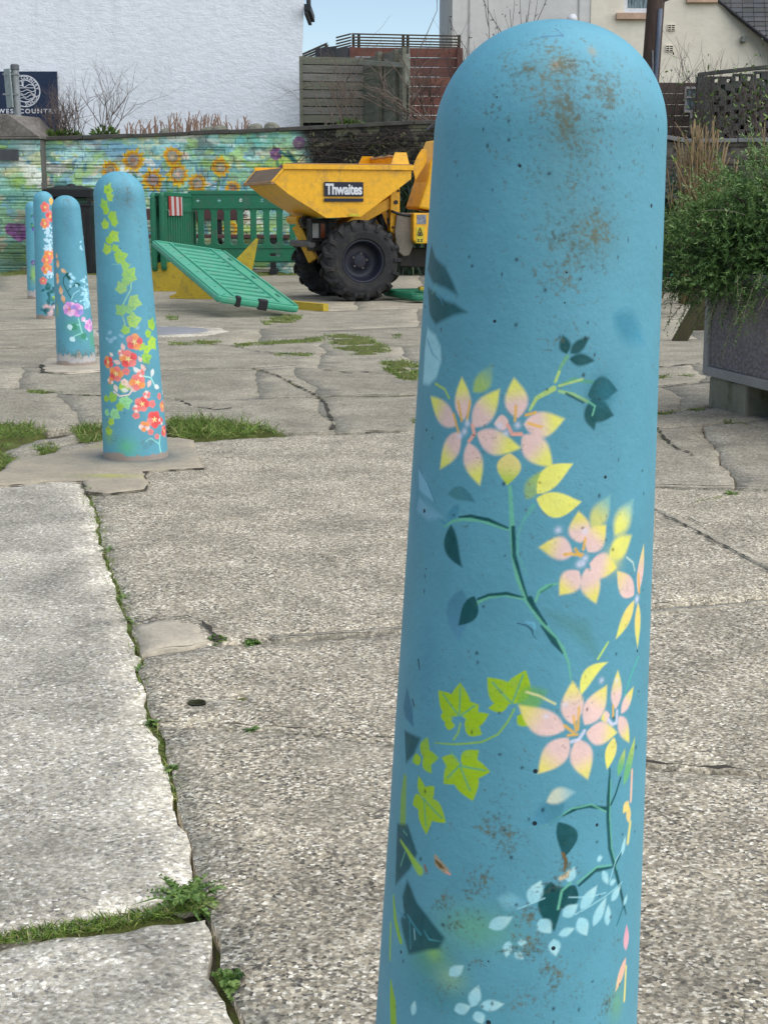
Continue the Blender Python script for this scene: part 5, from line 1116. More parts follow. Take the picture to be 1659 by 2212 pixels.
for (cx_, cy_) in ((1449.5, 58.5), (1445.5, 103.5)):
    c = yp(cx_, cy_, YH); hw, hh = 8*YH/F, 6.5*YH/F
    holes = [rrect(-hw*.9+ix*hw*.95, -hh*.9+iz*hh*.62, -hw*.9+ix*hw*.95+hw*.8, -hh*.9+iz*hh*.62+hh*.38, .004, 1) for ix in range(2) for iz in range(3)]
    me = plate_mesh('air_brick', rrect(-hw, -hh, hw, hh, .004, 1), holes, .03); ab = put(me, M_CREAM, (c.x, YH-.036, c.z), house)
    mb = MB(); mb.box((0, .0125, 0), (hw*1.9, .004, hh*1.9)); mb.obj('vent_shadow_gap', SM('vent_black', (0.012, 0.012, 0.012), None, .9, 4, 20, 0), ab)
c = yp(1606, 84, YH-.1); mb = MB(); mb.box((c.x, YH-.10, c.z), (.085, .15, .11)); mb.box((c.x-.03, YH-.13, c.z-.01), (.06, .10, .07)); mb.obj('lamp_box', SM('grey_green_box', (0.20, 0.21, 0.18), None, .6, 6, 40, .1), house, world=True, bevel=.01)
c = yp(1238, 38, YH-.3); mb = MB(); mb.lathe([(.001, -.06), (.06, -.05), (.10, 0), (.095, .05), (.05, .09), (.001, .10)], 20, Matrix.Translation((c.x, YH-.14, c.z)) @ Matrix.Rotation(PI/2, 4, 'X')); mb.obj('wall_fitting', UPVC, house, world=True, smooth=True)
for xx in (1014, 1251):
    p = yp(xx, 0, YH); mb = MB(); mb.box((p.x, YH-.008, 4.3), (.025, .02, 5.2)); mb.obj('render_bead', SM('bead', (0.42, 0.42, 0.40), None, .7, 4, 20, 0), house, world=True)
# slate roof slope at the right end
r0, r1 = yp(1561, 0, YH-.3), yp(1659, 89, YH-.3)
rdir = Vector((r1.x-r0.x, 0, r1.z-r0.z)); tl = 0.42                        # lean back per metre of height
def rp(x, z, lift=0.0): return Vector((x, YH-.35+(z-r1.z)*tl-lift, z+lift*tl))
kx = (r1.x-r0.x)/(r1.z-r0.z)
edge_x = lambda z: r1.x+(z-r1.z)*kx
zlo, zhi = r1.z-1.0, r0.z+1.2
mb = MB(); lo = [rp(edge_x(zlo)+.02, zlo, -.03), rp(edge_x(zlo)+4.5, zlo, -.03), rp(edge_x(zlo)+4.5, zhi, -.03), rp(edge_x(zhi)+.02, zhi, -.03)]
mb.hexa([p+Vector((0, .06, -.02)) for p in lo], lo); mb.obj('roof_boarding', SM('roof_felt', (0.03, 0.03, 0.032), None, .9, 3, 20, 0), house, world=True)
SL = [stuffmat('slate_%s' % n, c, None, 0.55, 5, 40, 0.3, 0.006, dirt=(0.11, 0.06, 0.035), dirt_amt=d) for n, c, d in (('blue', (0.085, 0.09, 0.10), .2), ('grey', (0.10, 0.10, 0.105), .5), ('mossy', (0.075, 0.08, 0.075), .3))]
rz = random.Random(6); z = zlo; row = 0; nsl = 0
gauge = 9.6*YH/F
while z < zhi and nsl < 260:
    wS = 23*YH/F; x = edge_x(z)+.0+(row % 2)*wS*.5
    if row % 2: x -= wS*.5; first = True
    else: first = False
    while x < edge_x(zlo)+4.3 and x < r1.x+1.2:
        wd = wS*.5 if first else wS; first = False
        a, b_ = x+.004, x+wd-.004; l = .012+rz.uniform(0, .006)
        sk = -kx*0; mb = MB()
        lo_ = [rp(a+0, z-.02, l), rp(b_, z-.02, l), rp(b_+0, z+gauge*1.25, .0), rp(a, z+gauge*1.25, .0)]
        hi_ = [p+Vector((0, -.010, .004)) for p in lo_]
        mb.hexa(lo_, hi_); mb.obj('slate', rz.choice(SL), house, world=True); nsl += 1; x += wd
    z += gauge; row += 1
mb = MB(); pA, pB = rp(edge_x(zlo), zlo, .02), rp(edge_x(zhi), zhi, .02); mb.tube([pA, pB], .028, 6); mb.obj('verge_strip', SM('verge_dark', (0.03, 0.03, 0.035), None, .6, 4, 20, 0), house, world=True)

# telegraph pole
YT = 24.8
t0, t1 = yp(1404, 178, YT), yp(1417, 0, YT)
tp = empty('telegraph_pole', (t0.x-(t0.z-TZ)*(t1.x-t0.x)/(t1.z-t0.z), YT, TZ), 0, 'dark brown timber utility pole with grey cable cover before the cream house', 'utility pole')
dxz = (t1.x-t0.x)/(t1.z-t0.z)
M_POLE = stuffmat('creosoted_timber', (0.055, 0.034, 0.024), (0.085, 0.055, 0.04), 0.75, 3, 30, 0.5, 0.01, stretch=(6, 6, .6))
mb = MB(); mb.tube([(t0.x+(z-t0.z)*dxz, YT, z) for z in np.linspace(TZ-.1, 8.5, 8)], [.145-.004*i for i in range(8)], 20); mb.obj('pole', M_POLE, tp, world=True, smooth=True)
mb = MB(); mb.tube([(t0.x+(z-t0.z)*dxz+.055, YT-.135, z) for z in np.linspace(TZ, yp(1420, 20, YT).z, 6)], .036, 8); mb.obj('cable_cover', SM('cable_cover_blue', (0.10, 0.125, 0.17), None, .5, 5, 30, .1), tp, world=True, smooth=True)
mb = MB(); mb.tube([(t0.x+(z-t0.z)*dxz-.01+.02*math.sin(z*5), YT-.16, z) for z in np.linspace(TZ, yp(1405, 110, YT).z, 8)], .014, 6); mb.obj('cable', SM('cable_grey', (0.20, 0.21, 0.22), None, .5, 5, 30, 0), tp, world=True)
z = yp(1430, 2, YT).z; mb = MB(); mb.tube([(t0.x+(z-t0.z)*dxz+.12, YT-.06, z), (t0.x+(z-t0.z)*dxz+.20, YT-.06, z+.03), (t0.x+(z-t0.z)*dxz+.20, YT-.06, z+.10)], .016, 6); mb.obj('pole_step', SM('black_iron', (0.02, 0.02, 0.02), None, .5, 5, 30, .1), tp, world=True)

# ================================================================== FENCES ON THE TERRACE
WG = [stuffmat('weathered_board_%s' % n, c, c2, 0.85, 2.5, 26, 0.5, 0.006, stretch=(0.5, 1, 5), dirt=(0.075, 0.095, 0.05), dirt_amt=.55) for n, c, c2 in (('grey', (0.22, 0.21, 0.18), (0.15, 0.145, 0.12)), ('silver', (0.27, 0.26, 0.23), (0.18, 0.175, 0.15)), ('mossy', (0.19, 0.19, 0.135), (0.13, 0.135, 0.10)))]
RB = [stuffmat('red_brown_board_%s' % n, c, c2, 0.75, 2.5, 26, 0.4, 0.005, stretch=(0.5, 1, 5)) for n, c, c2 in (('a', (0.19, 0.075, 0.05), (0.13, 0.052, 0.038)), ('b', (0.23, 0.095, 0.06), (0.15, 0.065, 0.045)), ('c', (0.155, 0.065, 0.048), (0.11, 0.048, 0.038)))]
def quad_board(root, pa, pb, za0, za1, zb0, zb1, t, m, name='board', dy=0.0):
    d = (Vector((pb.x-pa.x, pb.y-pa.y, 0))).normalized(); n = Vector((d.y, -d.x, 0))*t
    A, B = Vector((pa.x, pa.y, 0))+n*(dy/t), Vector((pb.x, pb.y, 0))+n*(dy/t); mb = MB()
    f = [A+Vector((0, 0, za0)), B+Vector((0, 0, zb0)), B+Vector((0, 0, zb1)), A+Vector((0, 0, za1))]
    mb.hexa([p+n for p in f], f); return mb.obj(name, m, root, world=True, bevel=.003)
def bfence(name, label, pa, pb, ta, tb, ba, bb, n, mats, gap=.006, t=.022, posts=(), pm=None, cat='fence'):
    """pa, pb ground ends (world xy), top/bottom heights at each end, n boards"""
    root = empty(name, ((pa.x+pb.x)/2, (pa.y+pb.y)/2, min(ba, bb)), 0, label, cat)
    for k in range(n):
        f0, f1 = k/n, (k+1)/n
        quad_board(root, pa, pb, ba+(ta-ba)*f0+gap, ba+(ta-ba)*f1, bb+(tb-bb)*f0+gap, bb+(tb-bb)*f1, t, random.choice(mats), dy=random.uniform(0, .012))
    for (f, wd, up) in posts:
        c = pa.lerp(pb, f); d = Vector((pb.x-pa.x, pb.y-pa.y, 0)).normalized(); n_ = Vector((d.y, -d.x, 0)); c = c+n_*.075
        zt_ = ta+(tb-ta)*f+up; mb = MB(); z0_ = min(ba, bb)-.0
        mb.box((c.x, c.y, (z0_+zt_)/2), (wd, .07, zt_-z0_), (0, 0, math.atan2(d.y, d.x))); mb.obj('post', pm or mats[0], root, world=True, bevel=.004)
    return root
YF = 23.9
fa, fb = yp(649, 200, YF), yp(785, 200, YF)
zt1, zb1 = yp(649, 121, YF).z, yp(785, 124, YF).z
f1 = bfence('board_fence', 'weathered grey horizontal board fence abutting the white building', fa, fb, zt1, zb1, yp(649, 266, YF).z, yp(785, 266, YF).z, 8, WG, .012)
quad_board(f1, fa+Vector((0, .04, 0)), fb+Vector((0, .04, 0)), TZ, zt1-.02, TZ, zb1-.02, .01, SM('fence_gap_shade', (0.02, 0.02, 0.017), None, .9, 4, 20, 0), 'gap_shade_sheet')  # added dark sheet, its colour stands for the shade between the boards
mb = MB(); mb.box((fa.x+.015, fa.y-.05, (TZ+zt1)/2), (.05, .05, zt1-TZ)); mb.obj('post', WG[2], f1, world=True); mb = MB(); mb.box((fb.x-.03, fb.y+.06, (TZ+zb1)/2-.02), (.09, .07, zb1-TZ-.04)); mb.obj('post', WG[2], f1, world=True)
ga, gb = yp(787, 200, YF+.02), yp(886, 200, 22.5)
f2 = bfence('board_fence', 'mossy green-grey fence panel turned towards the wall, with posts and pale rail', ga, gb, yp(787, 126, YF).z, yp(886, 101, 22.5).z, TZ, TZ, 9, [WG[2], WG[2], WG[0]], .003, posts=((.43, .10, .03), (.80, .08, 0.0), (.95, .11, .0)), pm=WG[2])
PR = stuffmat('pale_old_timber', (0.30, 0.30, 0.24), (0.22, 0.225, 0.17), 0.85, 3, 30, .4, .004, stretch=(.6, 1, 4))
a_, b_ = yp(773, 133, YF-.25), yp(879, 140, 22.35); mb = MB(); dd = (b_-a_)
quad_board(f2, a_, b_, a_.z-.035, a_.z+.04, b_.z-.035, b_.z+.03, .03, PR, 'rail'); mb = MB(); mb.box((b_.x+.01, b_.y-.04, b_.z-.06), (.07, .04, .42)); mb.obj('rail_end', PR, f2, world=True)
YR = 25.6
ra, rb_ = yp(757, 200, YR), yp(996, 200, YR); ztr = yp(800, 101, YR).z
f3 = bfence('stained_fence', 'red-brown stained board fence topped by open slats', ra, rb_, ztr, yp(996, 104, YR).z, TZ, TZ, 12, RB, .006, posts=((.02, .09, 0), (.5, .09, .0), (.985, .09, 0)), pm=RB[2])
SLM = stuffmat('dark_slat', (0.085, 0.062, 0.040), (0.06, 0.055, 0.038), 0.8, 4, 30, .3, .003, stretch=(.5, 1, 4))
for k, yy in enumerate((72.0, 79.0, 85.5, 91.5, 97.0)):
    quad_board(f3, yp(760, yy, YR), yp(995, yy+5, YR), yp(760, yy+1.6, YR).z, yp(760, yy-1.6, YR).z, yp(995, yy+6.6, YR).z, yp(995, yy+3.4, YR).z, .02, SLM, 'slat')
for xx in (763, 775, 871, 881, 992):
    p = yp(xx, 70, YR); q = yp(xx, 104, YR); mb = MB(); mb.box((p.x, YR+.035, (p.z+q.z)/2-.01), (.045, .035, p.z-q.z-.03)); mb.obj('slat_post', SLM, f3, world=True)
f4 = empty('slat_screen', yp(742, 110, 26.4), 0, 'angled end of open slats turning away from the red-brown fence', 'fence'); f4.location.z = TZ
for k, yy in enumerate((72.0, 79.0, 85.5, 91.5, 97.0)):
    quad_board(f4, yp(728, yy+8, 27.2), yp(759, yy, YR+.05), yp(728, yy+9.6, 27.2).z, yp(728, yy+6.2, 27.2).z, yp(759, yy+1.6, YR+.05).z, yp(759, yy-1.6, YR+.05).z, .02, SLM, 'slat')
quad_board(f4, yp(728, 100, 27.2), yp(756, 100, YR+.06), TZ, yp(728, 103, 27.2).z, TZ, yp(756, 101, YR+.06).z, .03, SM('slate_blue_board', (0.07, 0.075, 0.085), None, .8, 3, 30, .3), 'panel')
f5 = bfence('dark_fence', 'low dark slate-grey fence between the white building and red-brown fence', yp(683, 110, 27.6), yp(728, 110, 27.3), yp(683, 104, 27.6).z, yp(728, 98, 27.3).z, TZ, TZ, 8, [MATS['slate_blue_board'], SM('blue_grey_board', (0.055, 0.062, 0.075), None, .8, 3, 30, .3)])
f6 = empty('slat_screen', yp(680, 120, 28.6), 0, 'small sloping brown slat screen next to the white building edge', 'fence'); f6.location.z = TZ
for k in range(6):
    e0 = 115+k*5.2; e1 = 93+k*6.6
    quad_board(f6, yp(650, e0+3, 29.5), yp(707, e1, 27.9), yp(650, e0+5.2, 29.5).z, yp(650, e0+1.2, 29.5).z, yp(707, e1+2.4, 27.9).z, yp(707, e1-2.2, 27.9).z, .02, SLM, 'slat')
p = yp(705, 95, 27.95); mb = MB(); mb.box((p.x, p.y+.05, (p.z+TZ)/2), (.06, .05, p.z-TZ)); mb.obj('post', SLM, f6, world=True)
# brown fence under the cream house, right of the pole
YQ = 24.2
f7 = bfence('brown_fence', 'plain brown board fence below the cream house', yp(1360, 200, YQ), yp(1530, 200, YQ), yp(1360, 177, YQ).z, yp(1530, 178, YQ).z, TZ, TZ, 7, [SM('dull_brown_board', (0.115, 0.080, 0.062), (0.085, 0.06, 0.048), .85, 3, 26, .4, stretch=(.5, 1, 5)), SM('dull_brown_board2', (0.10, 0.072, 0.058), None, .85, 3, 26, .4, stretch=(.5, 1, 5))])
wf = empty('old_window_frame', yp(1495, 240, YQ-.15), 0, 'small weathered white frame with dark pane before the brown fence', 'window frame')
a_, b_ = yp(1479, 186, YQ-.15), yp(1511, 242, YQ-.15); wf.location.z = b_.z
FRW = SM('peeling_white', (0.42, 0.40, 0.37), (0.22, 0.20, 0.18), .8, 14, 60, .3)
for (x0, x1, z0, z1) in ((a_.x, b_.x, a_.z-.035, a_.z), (a_.x, b_.x, b_.z, b_.z+.035), (a_.x, a_.x+.03, b_.z+.035, a_.z-.035), (b_.x-.03, b_.x, b_.z+.035, a_.z-.035), (a_.x+.03, b_.x-.03, (a_.z+b_.z)/2+.02, (a_.z+b_.z)/2+.045)):
    mb = MB(); mb.box(((x0+x1)/2, YQ-.15, (z0+z1)/2), (x1-x0-.001, .03, z1-z0-.001)); mb.obj('frame_bar', FRW, wf, world=True)
mb = MB(); mb.box(((a_.x+b_.x)/2, YQ-.14, (a_.z+b_.z)/2), (b_.x-a_.x-.06, .006, a_.z-b_.z-.07)); mb.obj('pane', M_GLASS, wf, world=True)
mb = MB(); mb.box(((a_.x+b_.x)/2, YQ-.15, (TZ+b_.z)/2), (.05, .05, b_.z-TZ)); mb.obj('stake', FRW, wf, world=True)
# pierced concrete block wall
YW = 22.7
k0, k1 = yp(1513, 164, YW), yp(1659, 146, YW)
scr = empty('screen_block_wall', (k0.x+1.2, YW, TZ), 0, 'dark pierced concrete block screen wall behind the planter', 'wall')
M_SCR = stuffmat('dark_screen_block', (0.052, 0.055, 0.050), (0.08, 0.082, 0.07), 0.9, 5, 40, .5, .006)
bs = 0.295; q_ = bs/2-.012; c3 = bs/7
holes = [rrect(x-c3*.85, z-c3*.85, x+c3*.85, z+c3*.85, .002, 1) for x, z in ((-2*c3, 2*c3), (2*c3, 2*c3), (0, 0), (-2*c3, -2*c3), (2*c3, -2*c3))]
bme = plate_mesh('screen_block', rrect(-bs/2+.003, -bs/2+.003, bs/2-.003, bs/2-.003, .003, 1), holes, .10, .003)
bme.materials.append(M_SCR)
ncol = 12; sl = (k1.z-k0.z)/(k1.x-k0.x)
for r in range(4):
    for c in range(ncol):
        o = bpy.data.objects.new('screen_block', bme); COL.objects.link(o); o.parent = scr
        x = k0.x+.16+.155*1+bs*(c+.0); zt_ = k0.z-.03+min(.12, sl*(x-k0.x))
        o.location = (x-scr.location.x, 0, zt_-bs*(r+.5)-scr.location.z-.01)
mb = MB(); mb.box((k0.x+.07, YW, (k0.z+TZ)/2), (.24, .13, k0.z-TZ)); mb.obj('end_pillar', M_SCR, scr, world=True, bevel=.006)
mb = MB(); xe = k0.x+bs*ncol+.3
mb.hexa([(k0.x-.03, YW-.07, k0.z+.002), (k0.x+.9, YW-.07, k0.z+.1), (k0.x+.9, YW+.07, k0.z+.1), (k0.x-.03, YW+.07, k0.z+.002)], [(k0.x-.03, YW-.07, k0.z+.05), (k0.x+.9, YW-.07, k0.z+.15), (k0.x+.9, YW+.07, k0.z+.15), (k0.x-.03, YW+.07, k0.z+.05)])
mb.hexa([(k0.x+.902, YW-.07, k0.z+.1), (xe, YW-.07, k0.z+.1), (xe, YW+.07, k0.z+.1), (k0.x+.902, YW+.07, k0.z+.1)], [(k0.x+.902, YW-.07, k0.z+.15), (xe, YW-.07, k0.z+.15), (xe, YW+.07, k0.z+.15), (k0.x+.902, YW+.07, k0.z+.15)])
mb.obj('coping', M_SCR, scr, world=True)

# ================================================================== DUMPER
fwd = Vector((-0.953, -0.302, 0)).normalized(); nside = Vector((-fwd.y, fwd.x, 0))
W0 = gp(777, 649)
DO = W0-nside*0.50
dump = empty('site_dumper', (DO.x, DO.y, 0), math.atan2(fwd.y, fwd.x), 'yellow site dumper with big black tyres parked before the wall', 'dumper')
def dp(px, py, b):
    d = ray(px, py); o = Vector((0, 0, HC)); A = DO+nside*b
    t = (A-o).dot(nside)/d.dot(nside); p = o+d*t
    return ((p-A).dot(fwd), p.z)
M_YEL = stuffmat('dumper_yellow_paint', (0.84, 0.435, 0.014), (0.78, 0.39, 0.014), 0.42, 3, 30, 0.08, 0.002, dirt=(0.36, 0.20, 0.06), dirt_amt=.55)
M_RUSTY = stuffmat('worn_rim_paint', (0.42, 0.24, 0.12), (0.34, 0.19, 0.10), 0.75, 6, 50, 0.4, 0.003, dirt=(0.68, 0.32, 0.02), dirt_amt=.7)
M_TYRE = stuffmat('tyre_rubber', (0.016, 0.016, 0.017), (0.026, 0.025, 0.024), 0.8, 7, 60, 0.4, 0.003, dirt=(0.07, 0.06, 0.045), dirt_amt=.45)
M_RIM = stuffmat('dark_navy_rim', (0.010, 0.013, 0.024), (0.016, 0.018, 0.03), 0.5, 8, 60, 0.15, 0.002, dirt=(0.05, 0.035, 0.03), dirt_amt=.4)
M_BLK = SM('black_metal', (0.014, 0.014, 0.015), None, .5, 8, 50, .1)
M_CHAS = SM('dark_chassis', (0.03, 0.028, 0.026), (0.05, 0.04, 0.03), .7, 6, 40, .2)
M_STEEL = SM('worn_grey_tube', (0.16, 0.15, 0.145), (0.11, 0.10, 0.10), .55, 8, 60, .15, .002, .2)
BW = 0.56
P1, P2, P3, P4, P5, P6 = [dp(x, y, BW) for x, y in ((591, 392), (616, 363), (889, 357), (888, 386), (780, 467), (705, 470))]
skip = MB(); prof = [P2, P1, (P1[0]*.72+P6[0]*.28, P1[1]*.72+P6[1]*.28-.018), (P1[0]*.42+P6[0]*.58, P1[1]*.42+P6[1]*.58-.012), P6, P5, P4, P3]
npf = len(prof)
vs_ = [(a, BW, z) for a, z in prof]+[(a, -BW, z) for a, z in prof]
skip.add(vs_, [tuple(range(npf)), tuple(range(npf, 2*npf))[::-1]]+[(i, i+1, npf+i+1, npf+i) for i in range(npf-1)])
sk = skip.obj('skip', M_YEL, dump); so = sk.modifiers.new('s', 'SOLIDIFY'); so.thickness = .012; so.offset = -1
rim = MB(); rz_ = P3[1]-dp(889, 368, BW)[1]
for b_ in (BW+.014, -BW-.014): rim.box(((P2[0]+P3[0])/2+.012, b_, P3[1]-rz_/2+.004), (P2[0]-P3[0]+.03, .024, rz_))
rim.box((P3[0]-.012, 0, P3[1]-rz_/2+.004), (.024, 2*BW, rz_))
rim.obj('skip_rim', M_YEL, sk, bevel=.004)
lipm = MB(); n_ = Vector((P1[1]-P2[1], 0, P2[0]-P1[0])).normalized()
lipm.hexa([(P1[0], -BW-.005, P1[1]), (P1[0], BW+.005, P1[1]), (P2[0], BW+.005, P2[1]), (P2[0], -BW-.005, P2[1])], [(P1[0]+.016, -BW-.005, P1[1]+.006), (P1[0]+.016, BW+.005, P1[1]+.006), (P2[0]+.016, BW+.005, P2[1]+.008), (P2[0]+.016, -BW-.005, P2[1]+.008)])
lipm.obj('lip_plate', SM('dirty_lip', (0.20, 0.14, 0.085), (0.15, 0.105, 0.07), .85, 5, 50, .4), sk)
le = MB(); le.box((P1[0]+.012, 0, P1[1]-.006), (.035, 2*BW+.03, .03)); le.box(((P2[0]+P3[0])/2, BW+.012, P3[1]+.008), (P2[0]-P3[0], .03, .008)); le.obj('worn_edge', M_RUSTY, sk, bevel=.006)
for e_ in (1, -1):
    le = MB(); le.hexa([(P1[0]+.005, e_*BW, P1[1]), (P1[0]+.03, e_*BW, P1[1]), (P2[0]+.03, e_*BW, P2[1]), (P2[0]+.005, e_*BW, P2[1])], [(P1[0]+.005, e_*(BW+.02), P1[1]), (P1[0]+.03, e_*(BW+.02), P1[1]), (P2[0]+.03, e_*(BW+.02), P2[1]), (P2[0]+.005, e_*(BW+.02), P2[1])]); le.obj('worn_corner', M_YEL, sk, bevel=.003)
# spill guard at the back of the skip
gz = dp(870, 328, BW)[1]; gm = MB(); xa = P3[0]; ww = .20
gm.hexa([(xa+.02, BW, P3[1]+.005), (xa+ww, BW, P3[1]+.005), (xa+ww-.05, BW-.03, gz), (xa+.04, BW-.03, gz)], [(xa+.02, BW-.014, P3[1]+.005), (xa+ww, BW-.014, P3[1]+.005), (xa+ww-.05, BW-.044, gz), (xa+.04, BW-.044, gz)])
gm.hexa([(xa+.02, -BW, P3[1]+.005), (xa+ww, -BW, P3[1]+.005), (xa+ww-.05, -BW+.03, gz), (xa+.04, -BW+.03, gz)], [(xa+.02, -BW+.014, P3[1]+.005), (xa+ww, -BW+.014, P3[1]+.005), (xa+ww-.05, -BW+.044, gz), (xa+.04, -BW+.044, gz)])
pts0 = []; pts1 = []
for b_ in np.linspace(-BW+.03, BW-.03, 14):
    pts0.append((xa+.03, b_)); 
for i in range(13):
    za = gz-.012*abs(math.sin(i*.9))-.02; zb_ = gz-.012*abs(math.sin((i+1)*.9))-.02
    gm.hexa([(xa+.02, pts0[i][1], P3[1]+.004), (xa+.02, pts0[i+1][1], P3[1]+.004), (xa+.032, pts0[i+1][1], P3[1]+.004), (xa+.032, pts0[i][1], P3[1]+.004)], [(xa+.05, pts0[i][1], za), (xa+.05, pts0[i+1][1], zb_), (xa+.062, pts0[i+1][1], zb_), (xa+.062, pts0[i][1], za)])
gm.obj('spill_guard', M_YEL, sk)
ge = MB(); ge.tube([(xa+.06, b_, gz-.012*abs(math.sin(i*.9))-.016) for i, b_ in enumerate(np.linspace(-BW+.03, BW-.03, 14))], .013, 6); ge.obj('guard_edge', M_RUSTY, sk)
# name plate
c0, c1 = dp(699, 392, BW), dp(784, 423.5, BW); l0, l1 = dp(699, 427.5, BW), dp(784, 435, BW)
npm = SM('navy_decal', (0.010, 0.012, 0.028), None, .4, 4, 30, 0)
mb = MB(); mb.box(((c0[0]+c1[0])/2, BW+.0145, (c0[1]+c1[1])/2), (abs(c0[0]-c1[0]), .003, abs(c0[1]-c1[1]))); dec = mb.obj('name_plate', npm, sk)
mb = MB(); mb.box(((l0[0]+l1[0])/2, BW+.0145, (l0[1]+l1[1])/2), (abs(l0[0]-l1[0]), .003, abs(l0[1]-l1[1]))); mb.obj('stripe', npm, sk)
tm = text_mesh('lettering', 'Thwaites', .13, .002, .0042, .93)
xs_ = [v.co.x for v in tm.vertices]; kx_ = abs(c0[0]-c1[0])*.93/(max(xs_)-min(xs_)); zs_ = [v.co.z for v in tm.vertices]; kz_ = abs(c0[1]-c1[1])*.78/(max(zs_)-min(zs_))
tm.transform(Matrix.Translation((-(max(xs_)+min(xs_))/2, 0, -(max(zs_)+min(zs_))/2))); tm.transform(Matrix.Diagonal((kx_, 1, kz_, 1))); tm.transform(Matrix.Rotation(PI, 4, 'Z')); tm.transform(Matrix.Translation(((c0[0]+c1[0])/2, BW+.0185, (c0[1]+c1[1])/2)))
link('lettering', tm, WHITEP, sk)
s0_, s1_ = dp(753, 460.5, BW), dp(775, 466.5, BW); mb = MB(); mb.box(((s0_[0]+s1_[0])/2, BW+.014, (s0_[1]+s1_[1])/2), (abs(s0_[0]-s1_[0]), .003, abs(s0_[1]-s1_[1]))); mb.obj('yellow_sticker', SM('sticker_yellow', (0.62, 0.50, 0.03), None, .5, 30, 90, 0), sk)
# wheels
def wheel(a, b_, r, wdt, side):
    root = MB(); hw = wdt/2; k = r/.37
    ty = MB(); prof_ = [(.195*k, -hw*.82), (.21*k, -hw*.98), (.26*k, -hw*1.03), (.305*k, -hw*.98), (.335*k, -hw*.86), (.346*k, -hw*.55), (.349*k, 0), (.346*k, hw*.55), (.335*k, hw*.86), (.305*k, hw*.98), (.26*k, hw*1.03), (.21*k, hw*.98), (.195*k, hw*.82)]
    RY = Matrix.Rotation(-PI/2, 4, 'X')
    ty.lathe(prof_, 48, RY, close=False)
    nl = 17
    for i in range(nl):
        for sgn_ in (-1, 1):
            a0 = 2*PI*(i+(.5 if sgn_ > 0 else 0))/nl
            pts = []
            for (yy, da, rr0, rr1) in ((sgn_*.0, .17, .343, .374), (sgn_*hw*.55, .07, .340, .374), (sgn_*hw*.92, -.02, .325, .368), (sgn_*hw*1.10, -.03, .292, .325)):
                pts.append((yy, a0+da, rr0*k, rr1*k))
            for q in range(3):
                lo_, hi_ = [], []
                for (yy, aa, rr0, rr1), sg in ((pts[q], -1), (pts[q+1], -1), (pts[q+1], 1), (pts[q], 1)):
                    th_ = .052*sg; lo_.append((rr0*math.cos(aa+th_*1.25), yy, rr0*math.sin(aa+th_*1.25))); hi_.append((rr1*math.cos(aa+th_*.8), yy, rr1*math.sin(aa+th_*.8)))
                ty.hexa(lo_, hi_)
    t_ = ty.obj('wheel', M_TYRE, dump); t_.location = (a, b_, r-.006)
    rm = MB(); e = side
    rm.lathe([(.198*k, e*hw*.86), (.190*k, e*hw*.90), (.180*k, e*hw*.84), (.172*k, e*hw*.40), (.150*k, -e*hw*.05), (.12*k, -e*hw*.10), (.075*k, -e*hw*.02), (.06*k, e*hw*.10), (.05*k, e*hw*.12), (.001, e*hw*.12)], 36, RY, close=False)
    rm.obj('rim', M_RIM, t_, smooth=True)
    rm = MB(); rm.lathe([(.198*k, -e*hw*.86), (.186*k, -e*hw*.8), (.17*k, -e*hw*.3), (.001, -e*hw*.25)], 30, RY, close=False); rm.obj('rim_back', M_RIM, t_, smooth=True)
    for i in range(5):
        an = .5+2*PI*i/5; bm_ = MB(); bm_.lathe([(.012, 0), (.012, .018), (.006, .022), (.001, .022)], 6, Matrix.Translation((.068*k*math.cos(an), -e*hw*.06, .068*k*math.sin(an))) @ Matrix.Rotation(-PI/2*e, 4, 'X')); bm_.obj('wheel_bolt', SM('bolt_steel', (0.16, 0.14, 0.12), None, .5, 8, 40, 0), t_)
    return t_
wheel(0, .50, .373, .27, 1); wheel(0, -.50, .373, .27, -1); wheel(-1.52, .48, .373, .25, 1); wheel(-1.52, -.48, .373, .25, -1)
# front frame
fr = MB(); fr.tube([(0, -.42, .37), (0, .42, .37)], .07, 12); fr.box((-.25, 0, .40), (.75, .34, .20)); fr.box((-.75, 0, .38), (.5, .22, .18)); fr.box((-1.45, 0, .40), (1.15, .40, .22)); fr.tube([(-1.52, -.42, .37), (-1.52, .42, .37)], .06, 12); fr.obj('chassis', M_CHAS, dump, bevel=.01)
def prism_ab(pts, b0, b1_, name, m, parent=dump, bevel=.006):
    q = MB(); q.hexa([(a, b0, z) for a, z in pts], [(a, b1_, z) for a, z in pts]); return q.obj(name, m, parent, bevel=bevel)
bt = .20
prism_ab([dp(x, y, bt) for x, y in ((705, 505), (760, 470), (842, 425), (850, 445), (790, 478), (720, 515))], -.20, .22, 'skip_frame', M_YEL)
prism_ab([dp(x, y, .25) for x, y in ((844, 409), (864, 405), (864, 500), (853, 508), (843, 498))], .16, .25, 'skip_tower', M_YEL)
prism_ab([(a, z) for a, z in [dp(x, y, .25) for x, y in ((844, 409), (864, 405), (864, 500), (853, 508), (843, 498))]], -.25, -.16, 'skip_tower', M_YEL)
c = dp(855, 436, .25); mb = MB(); mb.lathe([(.02, 0), (.02, .01), (.001, .01)], 14, Matrix.Translation((c[0], .251, c[1])) @ Matrix.Rotation(-PI/2, 4, 'X')); mb.obj('pivot_hole', M_BLK, dump)
r0_, r1_ = dp(815, 455, .1), dp(838, 505, .1); mb = MB(); mb.tube([(r0_[0], .1, r0_[1]), (r1_[0]-.03, .1, r1_[1]-.1)], .035, 10); mb.obj('tipping_ram', M_BLK, dump, smooth=True)
